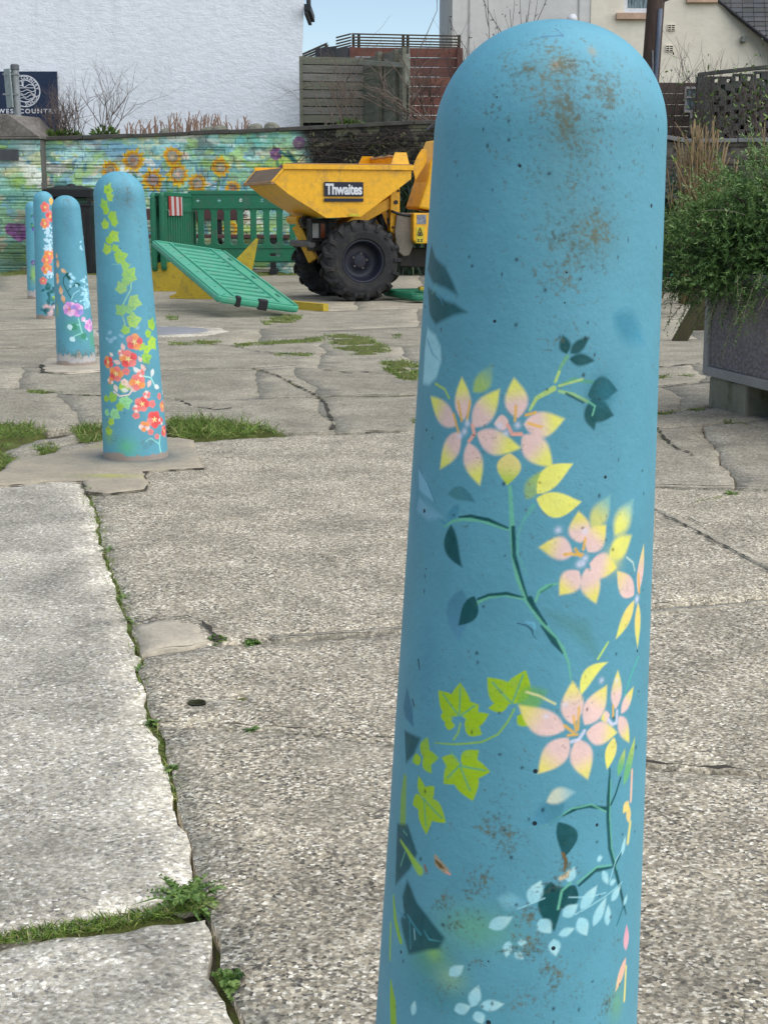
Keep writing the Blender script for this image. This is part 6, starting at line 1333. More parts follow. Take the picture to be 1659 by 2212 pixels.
# front strut, hinge, lamp, bumper
a0_, a1_ = dp(636, 486, -.22), dp(684, 563, .05)
mb = MB(); A_, B_ = Vector((a0_[0]-.02, -.20, a0_[1])), Vector((a1_[0], -.06, a1_[1])); dd = B_-A_; qz = dd.to_track_quat('Z', 'Y').to_matrix()
mb.box((A_+B_)/2, (.05, .10, dd.length), qz); mb.obj('front_strut', M_YEL, dump, bevel=.006)
mb = MB(); c = dp(633, 474, -.25); mb.tube([(c[0]-.01, -.40, c[1]), (c[0]-.01, -.02, c[1]+.0)], .042, 14); mb.obj('hinge_pin', M_YEL, dump, smooth=False)
mb = MB(); c2 = dp(655, 477, -.02); mb.tube([(c2[0], -.02, c2[1]), (c2[0], .10, c2[1])], .05, 14); mb.obj('hinge_end', M_BLK, dump)
mb = MB(); mb.box((P6[0]-.06, 0, P6[1]-.05), (.26, .5, .09)); mb.box((.30, -.1, .60), (.10, .42, .30)); mb.obj('hinge_block', M_CHAS, dump, bevel=.01)
u0, u1 = dp(614, 520, -.42), dp(694, 531, .30)
mb = MB(); ax = (u0[0]+u1[0])/2; az = (u0[1]+u1[1])/2; mb.tube([(ax, -.44, az), (ax, .30, az)], .032, 14); mb.obj('bumper_bar', M_STEEL, dump, smooth=False)
l0_, l1_ = dp(668, 470, .24), dp(713, 520, .24); la, lz = (l0_[0]+l1_[0])/2, (l0_[1]+l1_[1])/2; lw, lh = abs(l0_[0]-l1_[0]), abs(l0_[1]-l1_[1])
lamp = MB(); lamp.box((la, .20, lz), (lw*.9, .12, lh*.86)); lo_ = lamp.obj('headlamp', M_BLK, dump, bevel=.006)
for k, (fx, m_, wd_) in enumerate(((.23, SM('headlamp_glass', (0.42, 0.43, 0.40), (0.30, 0.31, 0.29), .15, 12, 50, .05), .30), (-.12, SM('amber_lens', (0.22, 0.055, 0.02), None, .25, 8, 40, .05), .22))):
    mb = MB(); mb.box((la+fx*lw, .2635, lz-.01), (lw*wd_, .006, lh*.62)); mb.obj('lens', m_, lo_, bevel=.002)
mb = MB()
for z_ in (lz-lh*.48, lz+lh*.42): mb.tube([(la+lw*.5, .22, z_), (la+lw*.5, .31, z_), (la-lw*.42, .31, z_), (la-lw*.55, .31, z_*.9+lz*.1), (la-lw*.55, .20, z_)], .011, 6)
for x_ in (la+lw*.5, la-lw*.42): mb.tube([(x_, .31, lz-lh*.48), (x_, .31, lz+lh*.42)], .011, 6)
mb.obj('lamp_guard', M_BLK, lo_)
mb = MB(); mb.box((la+.02, .17, lz-lh*.55), (.05, .05, .16)); mb.box(((la+ax)/2, .17, az+.05), (.10, .05, .05)); mb.obj('lamp_bracket', M_CHAS, dump)
for (q0, q1, q2, bq) in (((812, 470), (800, 505), (770, 520), .16), ((838, 470), (850, 520), (872, 512), .22), ((700, 478), (690, 505), (705, 530), .12), ((845, 455), (880, 470), (905, 462), .3)):
    pts9 = [Vector((*[dp(*q, bq)[0]], bq, dp(*q, bq)[1])) for q in (q0, q1, q2)]; mb = MB()
    mb.tube([pts9[0]*(1-t)**2+pts9[1]*2*t*(1-t)+pts9[2]*t*t for t in np.linspace(0, 1, 9)], .013, 8); mb.obj('hydraulic_hose', M_BLK, dump, smooth=True)
for (x, y) in ((848, 414), (860, 411), (848, 490), (858, 490)):
    c = dp(x, y, .25); mb = MB(); mb.lathe([(.012, 0), (.012, .012), (.001, .014)], 6, Matrix.Translation((c[0], .251, c[1])) @ Matrix.Rotation(-PI/2, 4, 'X')); mb.obj('bolt', M_CHAS, dump)
# rear unit
bb = .40
prism_ab([dp(x, y, bb) for x, y in ((950, 300), (938, 332), (930, 352), (924, 392), (905, 449), (960, 458), (1040, 458), (1040, 372), (1015, 300))], bb-.42, bb, 'bonnet', M_YEL, bevel=.02)
pl = [dp(x, y, bb+.012) for x, y in ((909, 336), (919, 320), (930, 322), (930, 350), (905, 388), (899, 360))]; prism_ab(pl, bb-.10, bb-.09, 'lifting_plate', M_YEL, bevel=.003)
prism_ab([dp(x, y, bb-.02) for x, y in ((893, 459), (893, 518), (900, 526), (960, 526), (1010, 520), (1010, 459))], -bb+.02, bb-.02, 'side_panel', M_YEL, bevel=.012)
c0_, c1_ = dp(902, 463, bb), dp(922, 483, bb); mb = MB(); mb.box(((c0_[0]+c1_[0])/2, bb-.018, (c0_[1]+c1_[1])/2), (abs(c0_[0]-c1_[0]), .003, abs(c0_[1]-c1_[1]))); mb.obj('data_sticker', SM('grey_sticker', (0.32, 0.34, 0.36), (0.06, 0.07, 0.11), .4, 18, 40, 0), dump)
c0_, c1_ = dp(900, 489, bb), dp(917, 524, bb); mb = MB(); ca, cz_ = (c0_[0]+c1_[0])/2, (c0_[1]+c1_[1])/2; cw, ch_ = abs(c0_[0]-c1_[0]), abs(c0_[1]-c1_[1]); mb.box((ca, bb-.018, cz_), (cw, .003, ch_)); wst = mb.obj('warning_sticker', MATS['sticker_yellow'], dump)
mb = MB(); tz = cz_+ch_*.18
for p, q in (((-.34, -.2), (.34, -.2)), ((.34, -.2), (0, .24)), ((0, .24), (-.34, -.2))): mb.tube([(ca+p[0]*cw, bb-.016, tz+p[1]*ch_), (ca+q[0]*cw, bb-.016, tz+q[1]*ch_)], .005, 4)
mb.box((ca, bb-.016, tz-.02), (.02, .003, .035)); 
for ix in (-.2, .2):
    for iz in (-.3, -.4): mb.box((ca+ix*cw, bb-.016, cz_+iz*ch_), (cw*.22, .003, ch_*.07))
mb.obj('warning_symbol', M_BLK, wst)
gp_ = [dp(x, y, .30) for x, y in ((858, 458), (893, 460), (893, 530), (884, 551), (872, 553), (858, 540), (853, 500))]
prism_ab(gp_, .27, .30, 'mudguard', SM('dusty_grey_plate', (0.23, 0.19, 0.145), (0.16, 0.14, 0.11), .8, 6, 40, .3), bevel=.006)
prism_ab(gp_, -.30, -.27, 'mudguard', MATS['dusty_grey_plate'], bevel=.006)
rear = MB(); rear.box((-1.95, 0, .62), (.55, .74, .46)); rear.obj('rear_body', M_YEL, dump, bevel=.03)
rear = MB(); rear.box((-1.55, 0, .78), (.34, .5, .08)); rear.obj('seat_base', M_BLK, dump, bevel=.02)
rear = MB(); rear.box((-1.50, 0, .86), (.42, .48, .10)); rear.box((-1.74, 0, 1.06), (.10, .46, .36), (0, -.2, 0)); rear.obj('seat', SM('black_vinyl_seat', (0.018, 0.018, 0.02), None, .45, 6, 60, .1), dump, bevel=.035, seg=3)
c = dp(941, 256, 0.0); mb = MB(); Mx = Matrix.Translation((c[0]-.07, 0, c[1]-.02)) @ Matrix.Rotation(.55, 4, 'Y')
mb.tube([Mx @ Vector((.17*math.cos(t), .17*math.sin(t), 0)) for t in np.linspace(0, 2*PI, 25)], .013, 8, False)
for t in (.4, 2.5, 4.6): mb.tube([Mx @ Vector((0, 0, -.02)), Mx @ Vector((.17*math.cos(t), .17*math.sin(t), 0))], .008, 6)
mb.obj('steering_wheel', M_BLK, dump, smooth=True)
zb9 = dp(940, 305, 0)[1]; mb = MB(); mb.tube([Mx @ Vector((0, 0, 0)), (c[0]-.03, 0, zb9-.05)], .022, 10); mb.obj('steering_column', M_BLK, dump, smooth=True)

# ================================================================== ROAD BARRIERS
GRN = stuffmat('barrier_green_plastic', (0.016, 0.17, 0.085), (0.014, 0.145, 0.074), 0.5, 3, 40, 0.12, 0.002, dirt=(0.08, 0.13, 0.09), dirt_amt=.6)
GRL = stuffmat('faded_green_plastic', (0.07, 0.36, 0.22), (0.055, 0.32, 0.19), 0.5, 3, 40, 0.12, 0.002, dirt=(0.17, 0.30, 0.22), dirt_amt=.65)
YFT = stuffmat('barrier_foot_yellow', (0.50, 0.36, 0.025), (0.42, 0.30, 0.03), 0.6, 5, 40, 0.2, 0.003, dirt=(0.20, 0.16, 0.05), dirt_amt=.6)
BL, BH = 1.96, 0.80
def panel_mesh(nslot=13, nhole=8):
    hs = []
    p = BL/nslot
    for k in range(nslot):
        x = (k+.5)*p; hs.append(rrect(x-.046, .19, x+.046, .60, .044, 6))
    for k in range(nhole):
        x = (k+.5)*BL/nhole; hs.append([(x+.026*math.cos(t), .70+.026*math.sin(t)) for t in np.linspace(0, 2*PI, 13)[:-1]])
    for x in (.35, 1.0, 1.61): hs.append(rrect(x-.07, .055, x+.07, .10, .02, 3))
    return plate_mesh('barrier_panel', rrect(0, 0, BL, BH, .05, 5), hs, .042, .006)
PM = panel_mesh()
def trim_mesh():
    t = MB()
    for z in (.775, .615, .165, .02): t.box((BL/2, 0, z), (BL-.06, .062, .022))
    for x in (.02, BL-.02): t.box((x, 0, BH/2), (.035, .06, BH-.10))
    for k in range(13): t.box(((k+.5)*BL/13, 0, .178), (.11, .05, .012))
    return t.mesh('barrier_trim')
TMs = trim_mesh()
def foot_mesh(): 
    t = MB(); pr = [(-.30, 0), (-.30, .022), (-.24, .04), (-.19, .10), (-.165, .27), (-.05, .30), (.05, .30), (.165, .27), (.19, .10), (.24, .04), (.30, .022), (.30, 0)]
    t.hexa([(-.022, y, z) for y, z in pr], [(.022, y, z) for y, z in pr]); t.box((-.045, 0, .012), (.03, .56, .024)); t.box((.045, 0, .012), (.03, .56, .024)); return t.mesh('foot')
FM = foot_mesh(); FM.materials.append(YFT)
def tri_foot_mesh():
    t = MB(); pr = [(0, 0), (.10, -.04), (.16, .02), (.13, .36), (.10, .39), (-.02, .20)]
    t.hexa([(-.02, y, z) for y, z in pr], [(.02, y, z) for y, z in pr]); return t.mesh('foot')
def barrier(label, M, mat, feet=(), zlift=0.275, rs=False, group='green plastic road barriers'):
    """M: matrix of the panel's lower left corner (x along, z up)"""
    loc = M.to_translation(); root = empty('road_barrier', loc, 0, label, 'barrier', group)
    L = Matrix.Translation(-loc) @ M
    for nm, me in (('panel', PM), ('trim', TMs)):
        o = link(nm, me.copy(), mat, root); o.matrix_basis = L
    for (Mf, me, mf) in feet:
        o = bpy.data.objects.new('foot', me); COL.objects.link(o); o.parent = root
        if not me.materials: me.materials.append(mf)
        o.matrix_basis = Matrix.Translation(-loc) @ Mf
    return root, L
def MV(o, x, z):
    x = Vector(x).normalized(); z = Vector(z); z = (z-x*z.dot(x)).normalized(); y = z.cross(x)
    M = Matrix.Identity(4)
    for i in range(3): M[i][0], M[i][1], M[i][2], M[i][3] = x[i], y[i], z[i], o[i]
    return M
# standing barrier
YBR = 18.0
c0 = yp(404, 412, YBR); M1 = MV((c0.x, YBR, c0.z-BH), (1, .035, 0), (0, 0, 1))
def stand_feet(M, xs):
    out = []
    for x in xs:
        p = M @ Vector((x, 0, 0)); d = (M.to_3x3() @ Vector((1, 0, 0))); out.append((Matrix.Translation((p.x, p.y, 0)) @ Matrix.Rotation(math.atan2(d.y, d.x), 4, 'Z'), FM, YFT))
    return out
barrier('upright dark green slotted barrier standing in front of the bench', M1, GRN, stand_feet(M1, (.35, 1.55)))
# barrier standing end-on with red and white reflector
e0 = yp(406, 412, YBR-.12); e1 = yp(349, 414, 16.25)
M2 = MV((e1.x, e1.y, e1.z-BH), (e0.x-e1.x, e0.y-e1.y, 0), (0, 0, 1))
r2, L2 = barrier('dark green barrier standing end-on with red and white reflector', M2, GRN, stand_feet(M2, (.08, .75)))
M_REFL, nt, b = new_mat('red_white_reflector'); co = coords(nt); sx = nt.nodes.new('ShaderNodeSeparateXYZ'); nt.links.new(co, sx.inputs[0])
ma = nt.nodes.new('ShaderNodeMath'); ma.operation = 'MULTIPLY_ADD'; nt.links.new(sx.outputs[2], ma.inputs[0]); ma.inputs[1].default_value = .12; nt.links.new(sx.outputs[0], ma.inputs[2])
mm = nt.nodes.new('ShaderNodeMath'); mm.operation = 'MULTIPLY'; nt.links.new(ma.outputs[0], mm.inputs[0]); mm.inputs[1].default_value = 3.4
fr_ = nt.nodes.new('ShaderNodeMath'); fr_.operation = 'FRACT'; nt.links.new(mm.outputs[0], fr_.inputs[0])
nt.links.new(ramp(nt, fr_.outputs[0], [(0, (0.42, 0.05, 0.045)), (.5, (0.62, 0.58, 0.56))], 'CONSTANT'), b.inputs['Base Color']); b.inputs['Roughness'].default_value = .4
# the face towards the open side
side_n = M2.to_3x3() @ Vector((0, -1, 0)); sg = -1 if side_n.x > 0 or True else 1
for sgn_ in (-1, 1):
    mb = MB(); mb.box((.62, sgn_*.034, .66), (.80, .006, .20)); o = mb.obj('reflector', M_REFL, r2); o.matrix_basis = L2
M2b = M2 @ Matrix.Translation((.02, .10, -.01)); r2b, _ = barrier('second dark green barrier folded against the end-on one', M2b, GRN, stand_feet(M2b, (1.6,)))
# fallen barrier on its feet
A_, B_, C_, D_ = Vector((-2.074, 13.916, .545)), Vector((-1.453, 14.194, .444)), Vector((-.673, 12.303, .047)), Vector((-1.295, 12.026, .147))
M3 = MV(B_, C_-B_, A_-B_) @ Matrix.Diagonal((1.063, 1, .86, 1))
ft1 = MV(M3 @ Vector((.52, .0, .0)), (C_-B_), (.28, .05, 1)); 
TFm = MB(); tp9 = [yp(x, y, 13.9) for x, y in ((553, 514), (557, 516), (549, 560), (541, 597), (512, 590), (500, 570))]; TFm.hexa([p+Vector((0, .05, 0)) for p in tp9], tp9); TF = TFm.mesh('foot'); TF.materials.append(YFT)
TF2 = MB(); TF2.hexa([(-.03, 0, 0), (.03, 0, 0), (.03, .42, 0), (-.03, .42, 0)], [(-.03, 0, .07), (.03, 0, .07), (.03, .42, .06), (-.03, .42, .06)]); TF2 = TF2.mesh('foot'); TF2.materials.append(YFT)
f2p = gp(640, 668); f2q = gp(704, 672)
ft2 = Matrix.Translation((f2p.x-.04, f2p.y+.06, 0.0)) @ Matrix.Rotation(math.atan2(f2q.y-f2p.y, f2q.x-f2p.x)-PI/2, 4, 'Z')
r3, L3 = barrier('light green barrier knocked over and lying at a slant on the concrete', M3, GRL, [(Matrix.Translation((0, 0, 0)), TF, YFT), (ft2, TF2, YFT)])
for cz9, cw9 in ((.36, .09), (.60, .05)):
    mb = MB(); mb.box((BL-.012, 0, cz9), (.05, .085, cw9)); o = mb.obj('rubber_clip', SM('black_rubber', (0.02, 0.02, 0.022), None, .7, 6, 40, .1), r3, bevel=.01); o.matrix_basis = L3
# loose yellow feet propping it
for (px, py, lab, ang) in ((375, 611, 'yellow barrier foot standing beside the bollard base slab', 1.35), (424, 645, 'yellow barrier foot propping up the fallen light green barrier', 1.25)):
    p = gp(px, py); o = bpy.data.objects.new('barrier_foot', FM); COL.objects.link(o); o.matrix_world = Matrix.Translation((p.x+.02, p.y+.05, 0)) @ Matrix.Rotation(ang, 4, 'Z') @ Matrix.Diagonal((1.0, 1, 1.05, 1)); props(o, lab, 'barrier foot', 'loose yellow barrier feet')
# two more lying flat
p = gp(889, 655); M4 = MV((p.x+.02, p.y+.02, .05), (.93, .36, 0), (-.36, .93, .02)); barrier('green barrier lying flat past the dumper wheel, mostly behind the lily bollard', M4, GRN)
mb = MB(); q = gp(902, 648); mb.box((q.x+.16, q.y+.22, .10), (.30, .07, .035), (0, 0, .3)); props(mb.obj('barrier_foot', YFT, bevel=.006), 'yellow foot lying on the flat green barrier', 'barrier foot')
p = gp(1472, 603); M5 = MV((p.x-1.9, p.y-.1, .06), (.99, .06, 0), (-.06, .99, .12)); barrier('green barrier lying flat on the ground near the trailing bush', M5, GRN)
q = gp(1462, 596); mb = MB(); mb.box((q.x-.03, q.y+.25, .17), (.22, .07, .05)); props(mb.obj('barrier_foot', YFT, bevel=.006), 'pale yellow foot resting on the green barrier near the bush', 'barrier foot')

# ================================================================== BENCH, BIN
YBN = WA.y-.42
bx0, bx1 = yp(300, 470, YBN).x, yp(628, 470, YBN).x
bench = empty('park_bench', ((bx0+bx1)/2, YBN-.2, 0), 0, 'dark red-brown slatted bench against the painted wall', 'bench')
BR = SM('bench_red_brown', (0.085, 0.036, 0.034), (0.06, 0.028, 0.027), .6, 3, 30, .2, stretch=(.5, 1, 4))
for (ya, yb_, nm, yy) in ((450, 474, 'backrest_slat', YBN), (506, 514, 'seat_slat', YBN-.42)):
    z1, z0 = yp(400, ya, yy).z, yp(400, yb_, yy).z; mb = MB(); mb.box(((bx0+bx1)/2, yy, (z0+z1)/2), (bx1-bx0, .04 if nm[0] == 'b' else .12, z1-z0)); mb.obj(nm, BR, bench, world=True, bevel=.006)
zs = yp(400, 510, YBN-.42).z
for k in (1, 2): mb = MB(); mb.box(((bx0+bx1)/2, YBN-.42+.14*k, zs), (bx1-bx0, .12, .045)); mb.obj('seat_slat', BR, bench, world=True, bevel=.006)
for xx in (345, 470, 592):
    x = yp(xx, 500, YBN-.2).x; mb = MB(); mb.box((x, YBN+.05, .42), (.075, .06, .84)); mb.box((x, YBN-.42, zs/2-.02), (.075, .07, zs-.05)); mb.box((x, YBN-.2, zs-.05), (.06, .52, .05)); mb.box((x, YBN-.2, .04), (.09, .62, .08)); mb.obj('leg', M_BLK, bench, world=True, bevel=.006)
YN = 20.9
n0, n1 = yp(98, 594, YN), yp(197, 400, YN); zN = yp(150, 400, YN).z; bw = n1.x-n0.x; bc = (n0.x+n1.x)/2
binr = empty('litter_bin', (bc, YN+bw/2, 0), 0, 'black square litter bin with shallow domed lid by the wall', 'litter bin')
M_BIN = SM('black_bin_plastic', (0.006, 0.0065, 0.008), (0.010, 0.011, 0.012), .5, 4, 40, .1)
mb = MB(); h_ = bw/2
mb.hexa([(-h_*.92, -h_*.92, 0), (h_*.92, -h_*.92, 0), (h_*.92, h_*.92, 0), (-h_*.92, h_*.92, 0)], [(-h_*.96, -h_*.96, zN*.80), (h_*.96, -h_*.96, zN*.80), (h_*.96, h_*.96, zN*.80), (-h_*.96, h_*.96, zN*.80)]); mb.obj('body', M_BIN, binr, bevel=.02)
mb = MB(); mb.box((0, -h_*.97, zN*.38), (bw*.72, .02, zN*.62)); mb.box((0, -h_*.97, zN*.78), (bw*.96, .025, .03)); mb.obj('door', M_BIN, binr, bevel=.006)
mb = MB(); mb.box((0, 0, zN*.91), (bw*1.0, bw*1.0, .10)); mb.obj('hood_band', M_BIN, binr, bevel=.012)
for sx_ in (-1, 1):
    for sy_ in (-1, 1): mb = MB(); mb.box((sx_*h_*.88, sy_*h_*.88, zN*.83), (.06, .06, .12)); mb.obj('hood_post', M_BIN, binr)
mb = MB(); lw_ = h_*1.02; mb.add([(-lw_, -lw_, zN*.955), (lw_, -lw_, zN*.955), (lw_, lw_, zN*.955), (-lw_, lw_, zN*.955), (-lw_*.45, -lw_*.45, zN*1.0), (lw_*.45, -lw_*.45, zN*1.0), (lw_*.45, lw_*.45, zN*1.0), (-lw_*.45, lw_*.45, zN*1.0)], [(0, 1, 2, 3)[::-1], (4, 5, 6, 7), (0, 1, 5, 4), (1, 2, 6, 5), (2, 3, 7, 6), (3, 0, 4, 7)]); mb.lathe([(.06, zN*1.0), (.05, zN*1.02), (.001, zN*1.03)], 12); mb.obj('lid', M_BIN, binr, bevel=.006)
bag = MB(); pb_ = gp(249, 588); 
prf = [(.001, 0), (.12, .01), (.15, .08), (.11, .17), (.05, .22), (.03, .27), (.001, .28)]
bag.lathe(prf, 14, Matrix.Translation((pb_.x+.0, pb_.y, 0))); bag.v = [(x+.03*math.sin(17*z+5*y), y+.03*math.cos(13*x+9*z), z) for x, y, z in bag.v]; props(bag.obj('rubbish_bag', SM('dark_bag', (0.03, 0.035, 0.05), None, .4, 8, 40, .2), smooth=True), 'small dark rubbish bag on the ground beside the black bin', 'bag')

# ================================================================== PLANTER, TRESTLE
d1 = Vector((.196, -.98, 0)).normalized(); d2 = Vector((.98, .196, 0)).normalized()
PC = Vector((1.345, 6.50, 0)); PLn, PWd = 1.6, 1.05; pz0, pz1 = .125, .56
planter = empty('concrete_planter', PC+d1*PLn/2+d2*PWd/2, 0, 'grey pebbledash panel planter with smooth concrete frame holding the trailing bush', 'planter')
M_PEB, nt, b = new_mat('purple_grey_pebbledash'); co = coords(nt); v = nd(nt, 'TexVoronoi', Scale=55.0); nt.links.new(co, v.inputs['Vector'])
nn = noise(nt, co, 26, 4, .6); col = mixc(nt, ramp(nt, v.outputs['Distance'], [(.1, 0.0), (.6, 1.0)]), (0.30, 0.265, 0.26), (0.20, 0.175, 0.175)); col = mixc(nt, 1.0, col, ramp(nt, noise(nt, co, 4, 4), [(.3, .75), (.7, 1.15)]), 'MULTIPLY'); nt.links.new(col, b.inputs['Base Color']); b.inputs['Roughness'].default_value = .9
iv = nt.nodes.new('ShaderNodeMath'); iv.operation = 'MULTIPLY_ADD'; nt.links.new(v.outputs['Distance'], iv.inputs[0]); iv.inputs[1].default_value = -.6; nt.links.new(nn, iv.inputs[2]); bump(nt, b, iv.outputs[0], 1.0, .02)
M_PFR = stuffmat('smooth_grey_frame', (0.33, 0.31, 0.29), (0.26, 0.245, 0.23), .8, 5, 70, .2, .002)
M_PLI = stuffmat('mossy_plinth', (0.26, 0.24, 0.18), (0.20, 0.19, 0.13), .9, 4, 50, .4, .006, dirt=(0.085, 0.085, 0.035), dirt_amt=.7)
def pl(a, b_, z): return PC+d1*a+d2*b_+Vector((0, 0, z))
def pbox(name, a0, a1, b0, b1_, z0, z1, m, bev=.004):
    mb = MB(); mb.hexa([pl(a0, b0, z0), pl(a1, b0, z0), pl(a1, b1_, z0), pl(a0, b1_, z0)], [pl(a0, b0, z1), pl(a1, b0, z1), pl(a1, b1_, z1), pl(a0, b1_, z1)]); return mb.obj(name, m, planter, world=True, bevel=bev)
def face_panels(): 
    fw = .055
    # long sides (b = 0 and b = PWd), ends (a = 0 and a = PLn)
    for b0, b1_, ins in ((0, .05, .012), (PWd-.05, PWd, -.012)):
        pbox('panel', fw+.002, PLn-fw-.002, b0+(ins if ins > 0 else 0), b1_+(ins if ins < 0 else 0), pz0+.042, pz1-.042, M_PEB, 0)
        pbox('bottom_rail', fw+.001, PLn-fw-.001, b0, b1_, pz0, pz0+.04, M_PFR); pbox('top_rail', fw+.001, PLn-fw-.001, b0, b1_, pz1-.04, pz1, M_PFR)
    for a0, a1 in ((0, .05), (PLn-.05, PLn)):
        pbox('panel', a0+.01, a1-.01, fw+.002, PWd-fw-.002, pz0+.042, pz1-.042, M_PEB, 0); pbox('bottom_rail', a0, a1, fw+.001, PWd-fw-.001, pz0, pz0+.04, M_PFR); pbox('top_rail', a0, a1, fw+.001, PWd-fw-.001, pz1-.04, pz1, M_PFR)
    for a in (0, PLn-fw):
        for b_ in (0, PWd-fw): pbox('corner_post', a, a+fw, b_, b_+fw, pz0, pz1, M_PFR, .008)
    pbox('soil', .06, PLn-.06, .06, PWd-.06, pz0+.01, pz1-.06, M_SOIL, 0)
face_panels()
pbox('plinth', .03, .40, .02, PWd-.05, -.03, pz0-.003, M_PLI, .012); pbox('plinth', .44, .9, .22, PWd-.05, -.03, pz0-.003, M_PLI, .012); pbox('plinth', 1.1, PLn-.04, .06, PWd-.05, -.03, pz0-.003, M_PLI, .012)
tq = gp(1468, 735); tr = empty('timber_trestle', (tq.x+.35, tq.y, 0), 0, 'dark mossy timber trestle leg standing at a slant beyond the planter', 'trestle')
M_TR = stuffmat('wet_mossy_timber', (0.045, 0.036, 0.018), (0.06, 0.055, 0.02), .85, 4, 40, .5, .006, stretch=(3, 3, 1))
for dy in (0, .9):
    for sx_, tx in ((0, .42), (.84, .42)):
        mb = MB(); a_ = Vector((tq.x+sx_+dy*.35, tq.y+dy, 0)); b_ = Vector((tq.x+tx+(.03 if sx_ else -.03)+dy*.35, tq.y+dy, .74)); 
        mb.hexa([a_+Vector((-.05, -.02, 0)), a_+Vector((.05, -.02, 0)), a_+Vector((.05, .02, 0)), a_+Vector((-.05, .02, 0))], [b_+Vector((-.05, -.02, 0)), b_+Vector((.05, -.02, 0)), b_+Vector((.05, .02, 0)), b_+Vector((-.05, .02, 0))]); mb.obj('leg', M_TR, tr, world=True, bevel=.004)
mb = MB(); mb.box((tq.x+.42+.158, tq.y+.45, .775), (.12, 1.15, .06), (0, 0, -.337)); mb.obj('beam', M_TR, tr, world=True, bevel=.006)

# ================================================================== VEGETATION
def leaf_mat(name, stops, rough=.55, sub=.0):
    m, nt, b = new_mat(name); at = nd(nt, 'Attribute', attribute_name='tone').outputs['Fac']
    nt.links.new(ramp(nt, at, stops), b.inputs['Base Color']); b.inputs['Roughness'].default_value = rough; b.inputs['Specular IOR Level'].default_value = .3
    return m
M_GRASS = leaf_mat('grass_blades', [(0, (0.045, 0.085, 0.012)), (.5, (0.11, 0.19, 0.025)), (.85, (0.22, 0.30, 0.05)), (1, (0.34, 0.30, 0.13))])
M_MOSS = stuffmat('moss', (0.10, 0.125, 0.022), (0.15, 0.17, 0.035), .95, 14, 160, 1.0, .012, dirt=(0.10, 0.075, 0.04), dirt_amt=.9)
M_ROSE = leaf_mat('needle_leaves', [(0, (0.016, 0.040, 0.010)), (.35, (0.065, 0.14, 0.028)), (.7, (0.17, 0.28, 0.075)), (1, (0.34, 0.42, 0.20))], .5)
M_WEED = leaf_mat('weed_leaves', [(0, (0.05, 0.10, 0.02)), (.5, (0.12, 0.21, 0.045)), (1, (0.25, 0.33, 0.09))], .5)
M_EVER = leaf_mat('dark_evergreen_leaves', [(0, (0.008, 0.022, 0.012)), (.6, (0.022, 0.05, 0.024)), (1, (0.09, 0.12, 0.03))], .4)
M_LEAFY = leaf_mat('fresh_green_leaves', [(0, (0.03, 0.06, 0.012)), (.6, (0.085, 0.16, 0.025)), (1, (0.20, 0.28, 0.06))], .5)
def bark(name, c, c2): return stuffmat(name, c, c2, .85, 8, 60, .3, .003)
M_TWIG = bark('grey_brown_twigs', (0.17, 0.125, 0.10), (0.11, 0.08, 0.066)); M_TWIGD = bark('dark_twigs', (0.075, 0.052, 0.045), (0.05, 0.036, 0.03)); M_STALK = bark('tan_stalks', (0.36, 0.24, 0.17), (0.24, 0.15, 0.11)); M_CUT = bark('yellow_brown_stems', (0.25, 0.18, 0.085), (0.15, 0.105, 0.055)); M_BRN = bark('lichen_branches', (0.21, 0.165, 0.13), (0.13, 0.095, 0.075))
class Leaves:
    def __init__(s): s.V = []; s.T = []; s.n = 0
    def blades(s, base, dirs, L, Wd, droop, tone, side=None):
        """each leaf: 2 quads (3 cross-sections); arrays"""
        n = len(base); d = dirs/np.linalg.norm(dirs, axis=1)[:, None]
        if side is None:
            r = RNG.normal(size=(n, 3)); side = np.cross(d, r)
        side = side/(np.linalg.norm(side, axis=1)[:, None]+1e-9)
        L = np.broadcast_to(L, n)[:, None]; Wd = np.broadcast_to(Wd, n)[:, None]; droop = np.broadcast_to(droop, n)[:, None]; dn = np.array([0, 0, -1.0])
        p0 = base; p1 = base+d*L*.5+dn*droop*L*.15; p2 = base+d*L+dn*droop*L*.55
        P = np.stack([p0-side*Wd*.3, p0+side*Wd*.3, p1+side*Wd*.5, p1-side*Wd*.5, p2+side*Wd*.06, p2-side*Wd*.06], 1).reshape(-1, 3)
        s.V.append(P); s.T.append(np.repeat(np.broadcast_to(tone, n), 6)); s.n += n
    def obj(s, name, m, parent=None, off=None):
        V = np.concatenate(s.V); T = np.concatenate(s.T); n = len(V)//6
        if off is not None: V = V-np.array(off)
        b = np.arange(n)[:, None]*6; Q = np.concatenate([b+np.array([0, 1, 2, 3]), b+np.array([3, 2, 4, 5])])
        return link(name, fast_mesh(name, V, Q, None, {'tone': T}), m, parent, smooth=True)
def rand_in(P, n):
    A = np.array(P); out = []
    while sum(len(o) for o in out) < n:
        x = RNG.uniform(A[:, 0].min(), A[:, 0].max(), n*2); y = RNG.uniform(A[:, 1].min(), A[:, 1].max(), n*2); k = inside(x, y, P); out.append(np.stack([x[k], y[k]], 1))
    return np.concatenate(out)[:n]
GR = Leaves()
def grass_at(xy, z=0.0, h=(.015, .04), spread=.7, wd=.0022, dry=.24):
    n = len(xy); base = np.column_stack([xy, np.full(n, z)]); d = np.column_stack([RNG.normal(0, spread, (n, 2)), np.ones(n)])
    t = np.clip(RNG.normal(.48, .2, n), 0, .85); k = RNG.random(n) < dry; t[k] = RNG.uniform(.85, 1, k.sum())
    GR.blades(base, d, RNG.uniform(h[0], h[1], n)*1.25, wd, RNG.uniform(.2, 1.2, n), t)
def moss_n(x, y): return fbm(x*9, y*7, 63, 4)
MOSS_V, MOSS_F = [], []
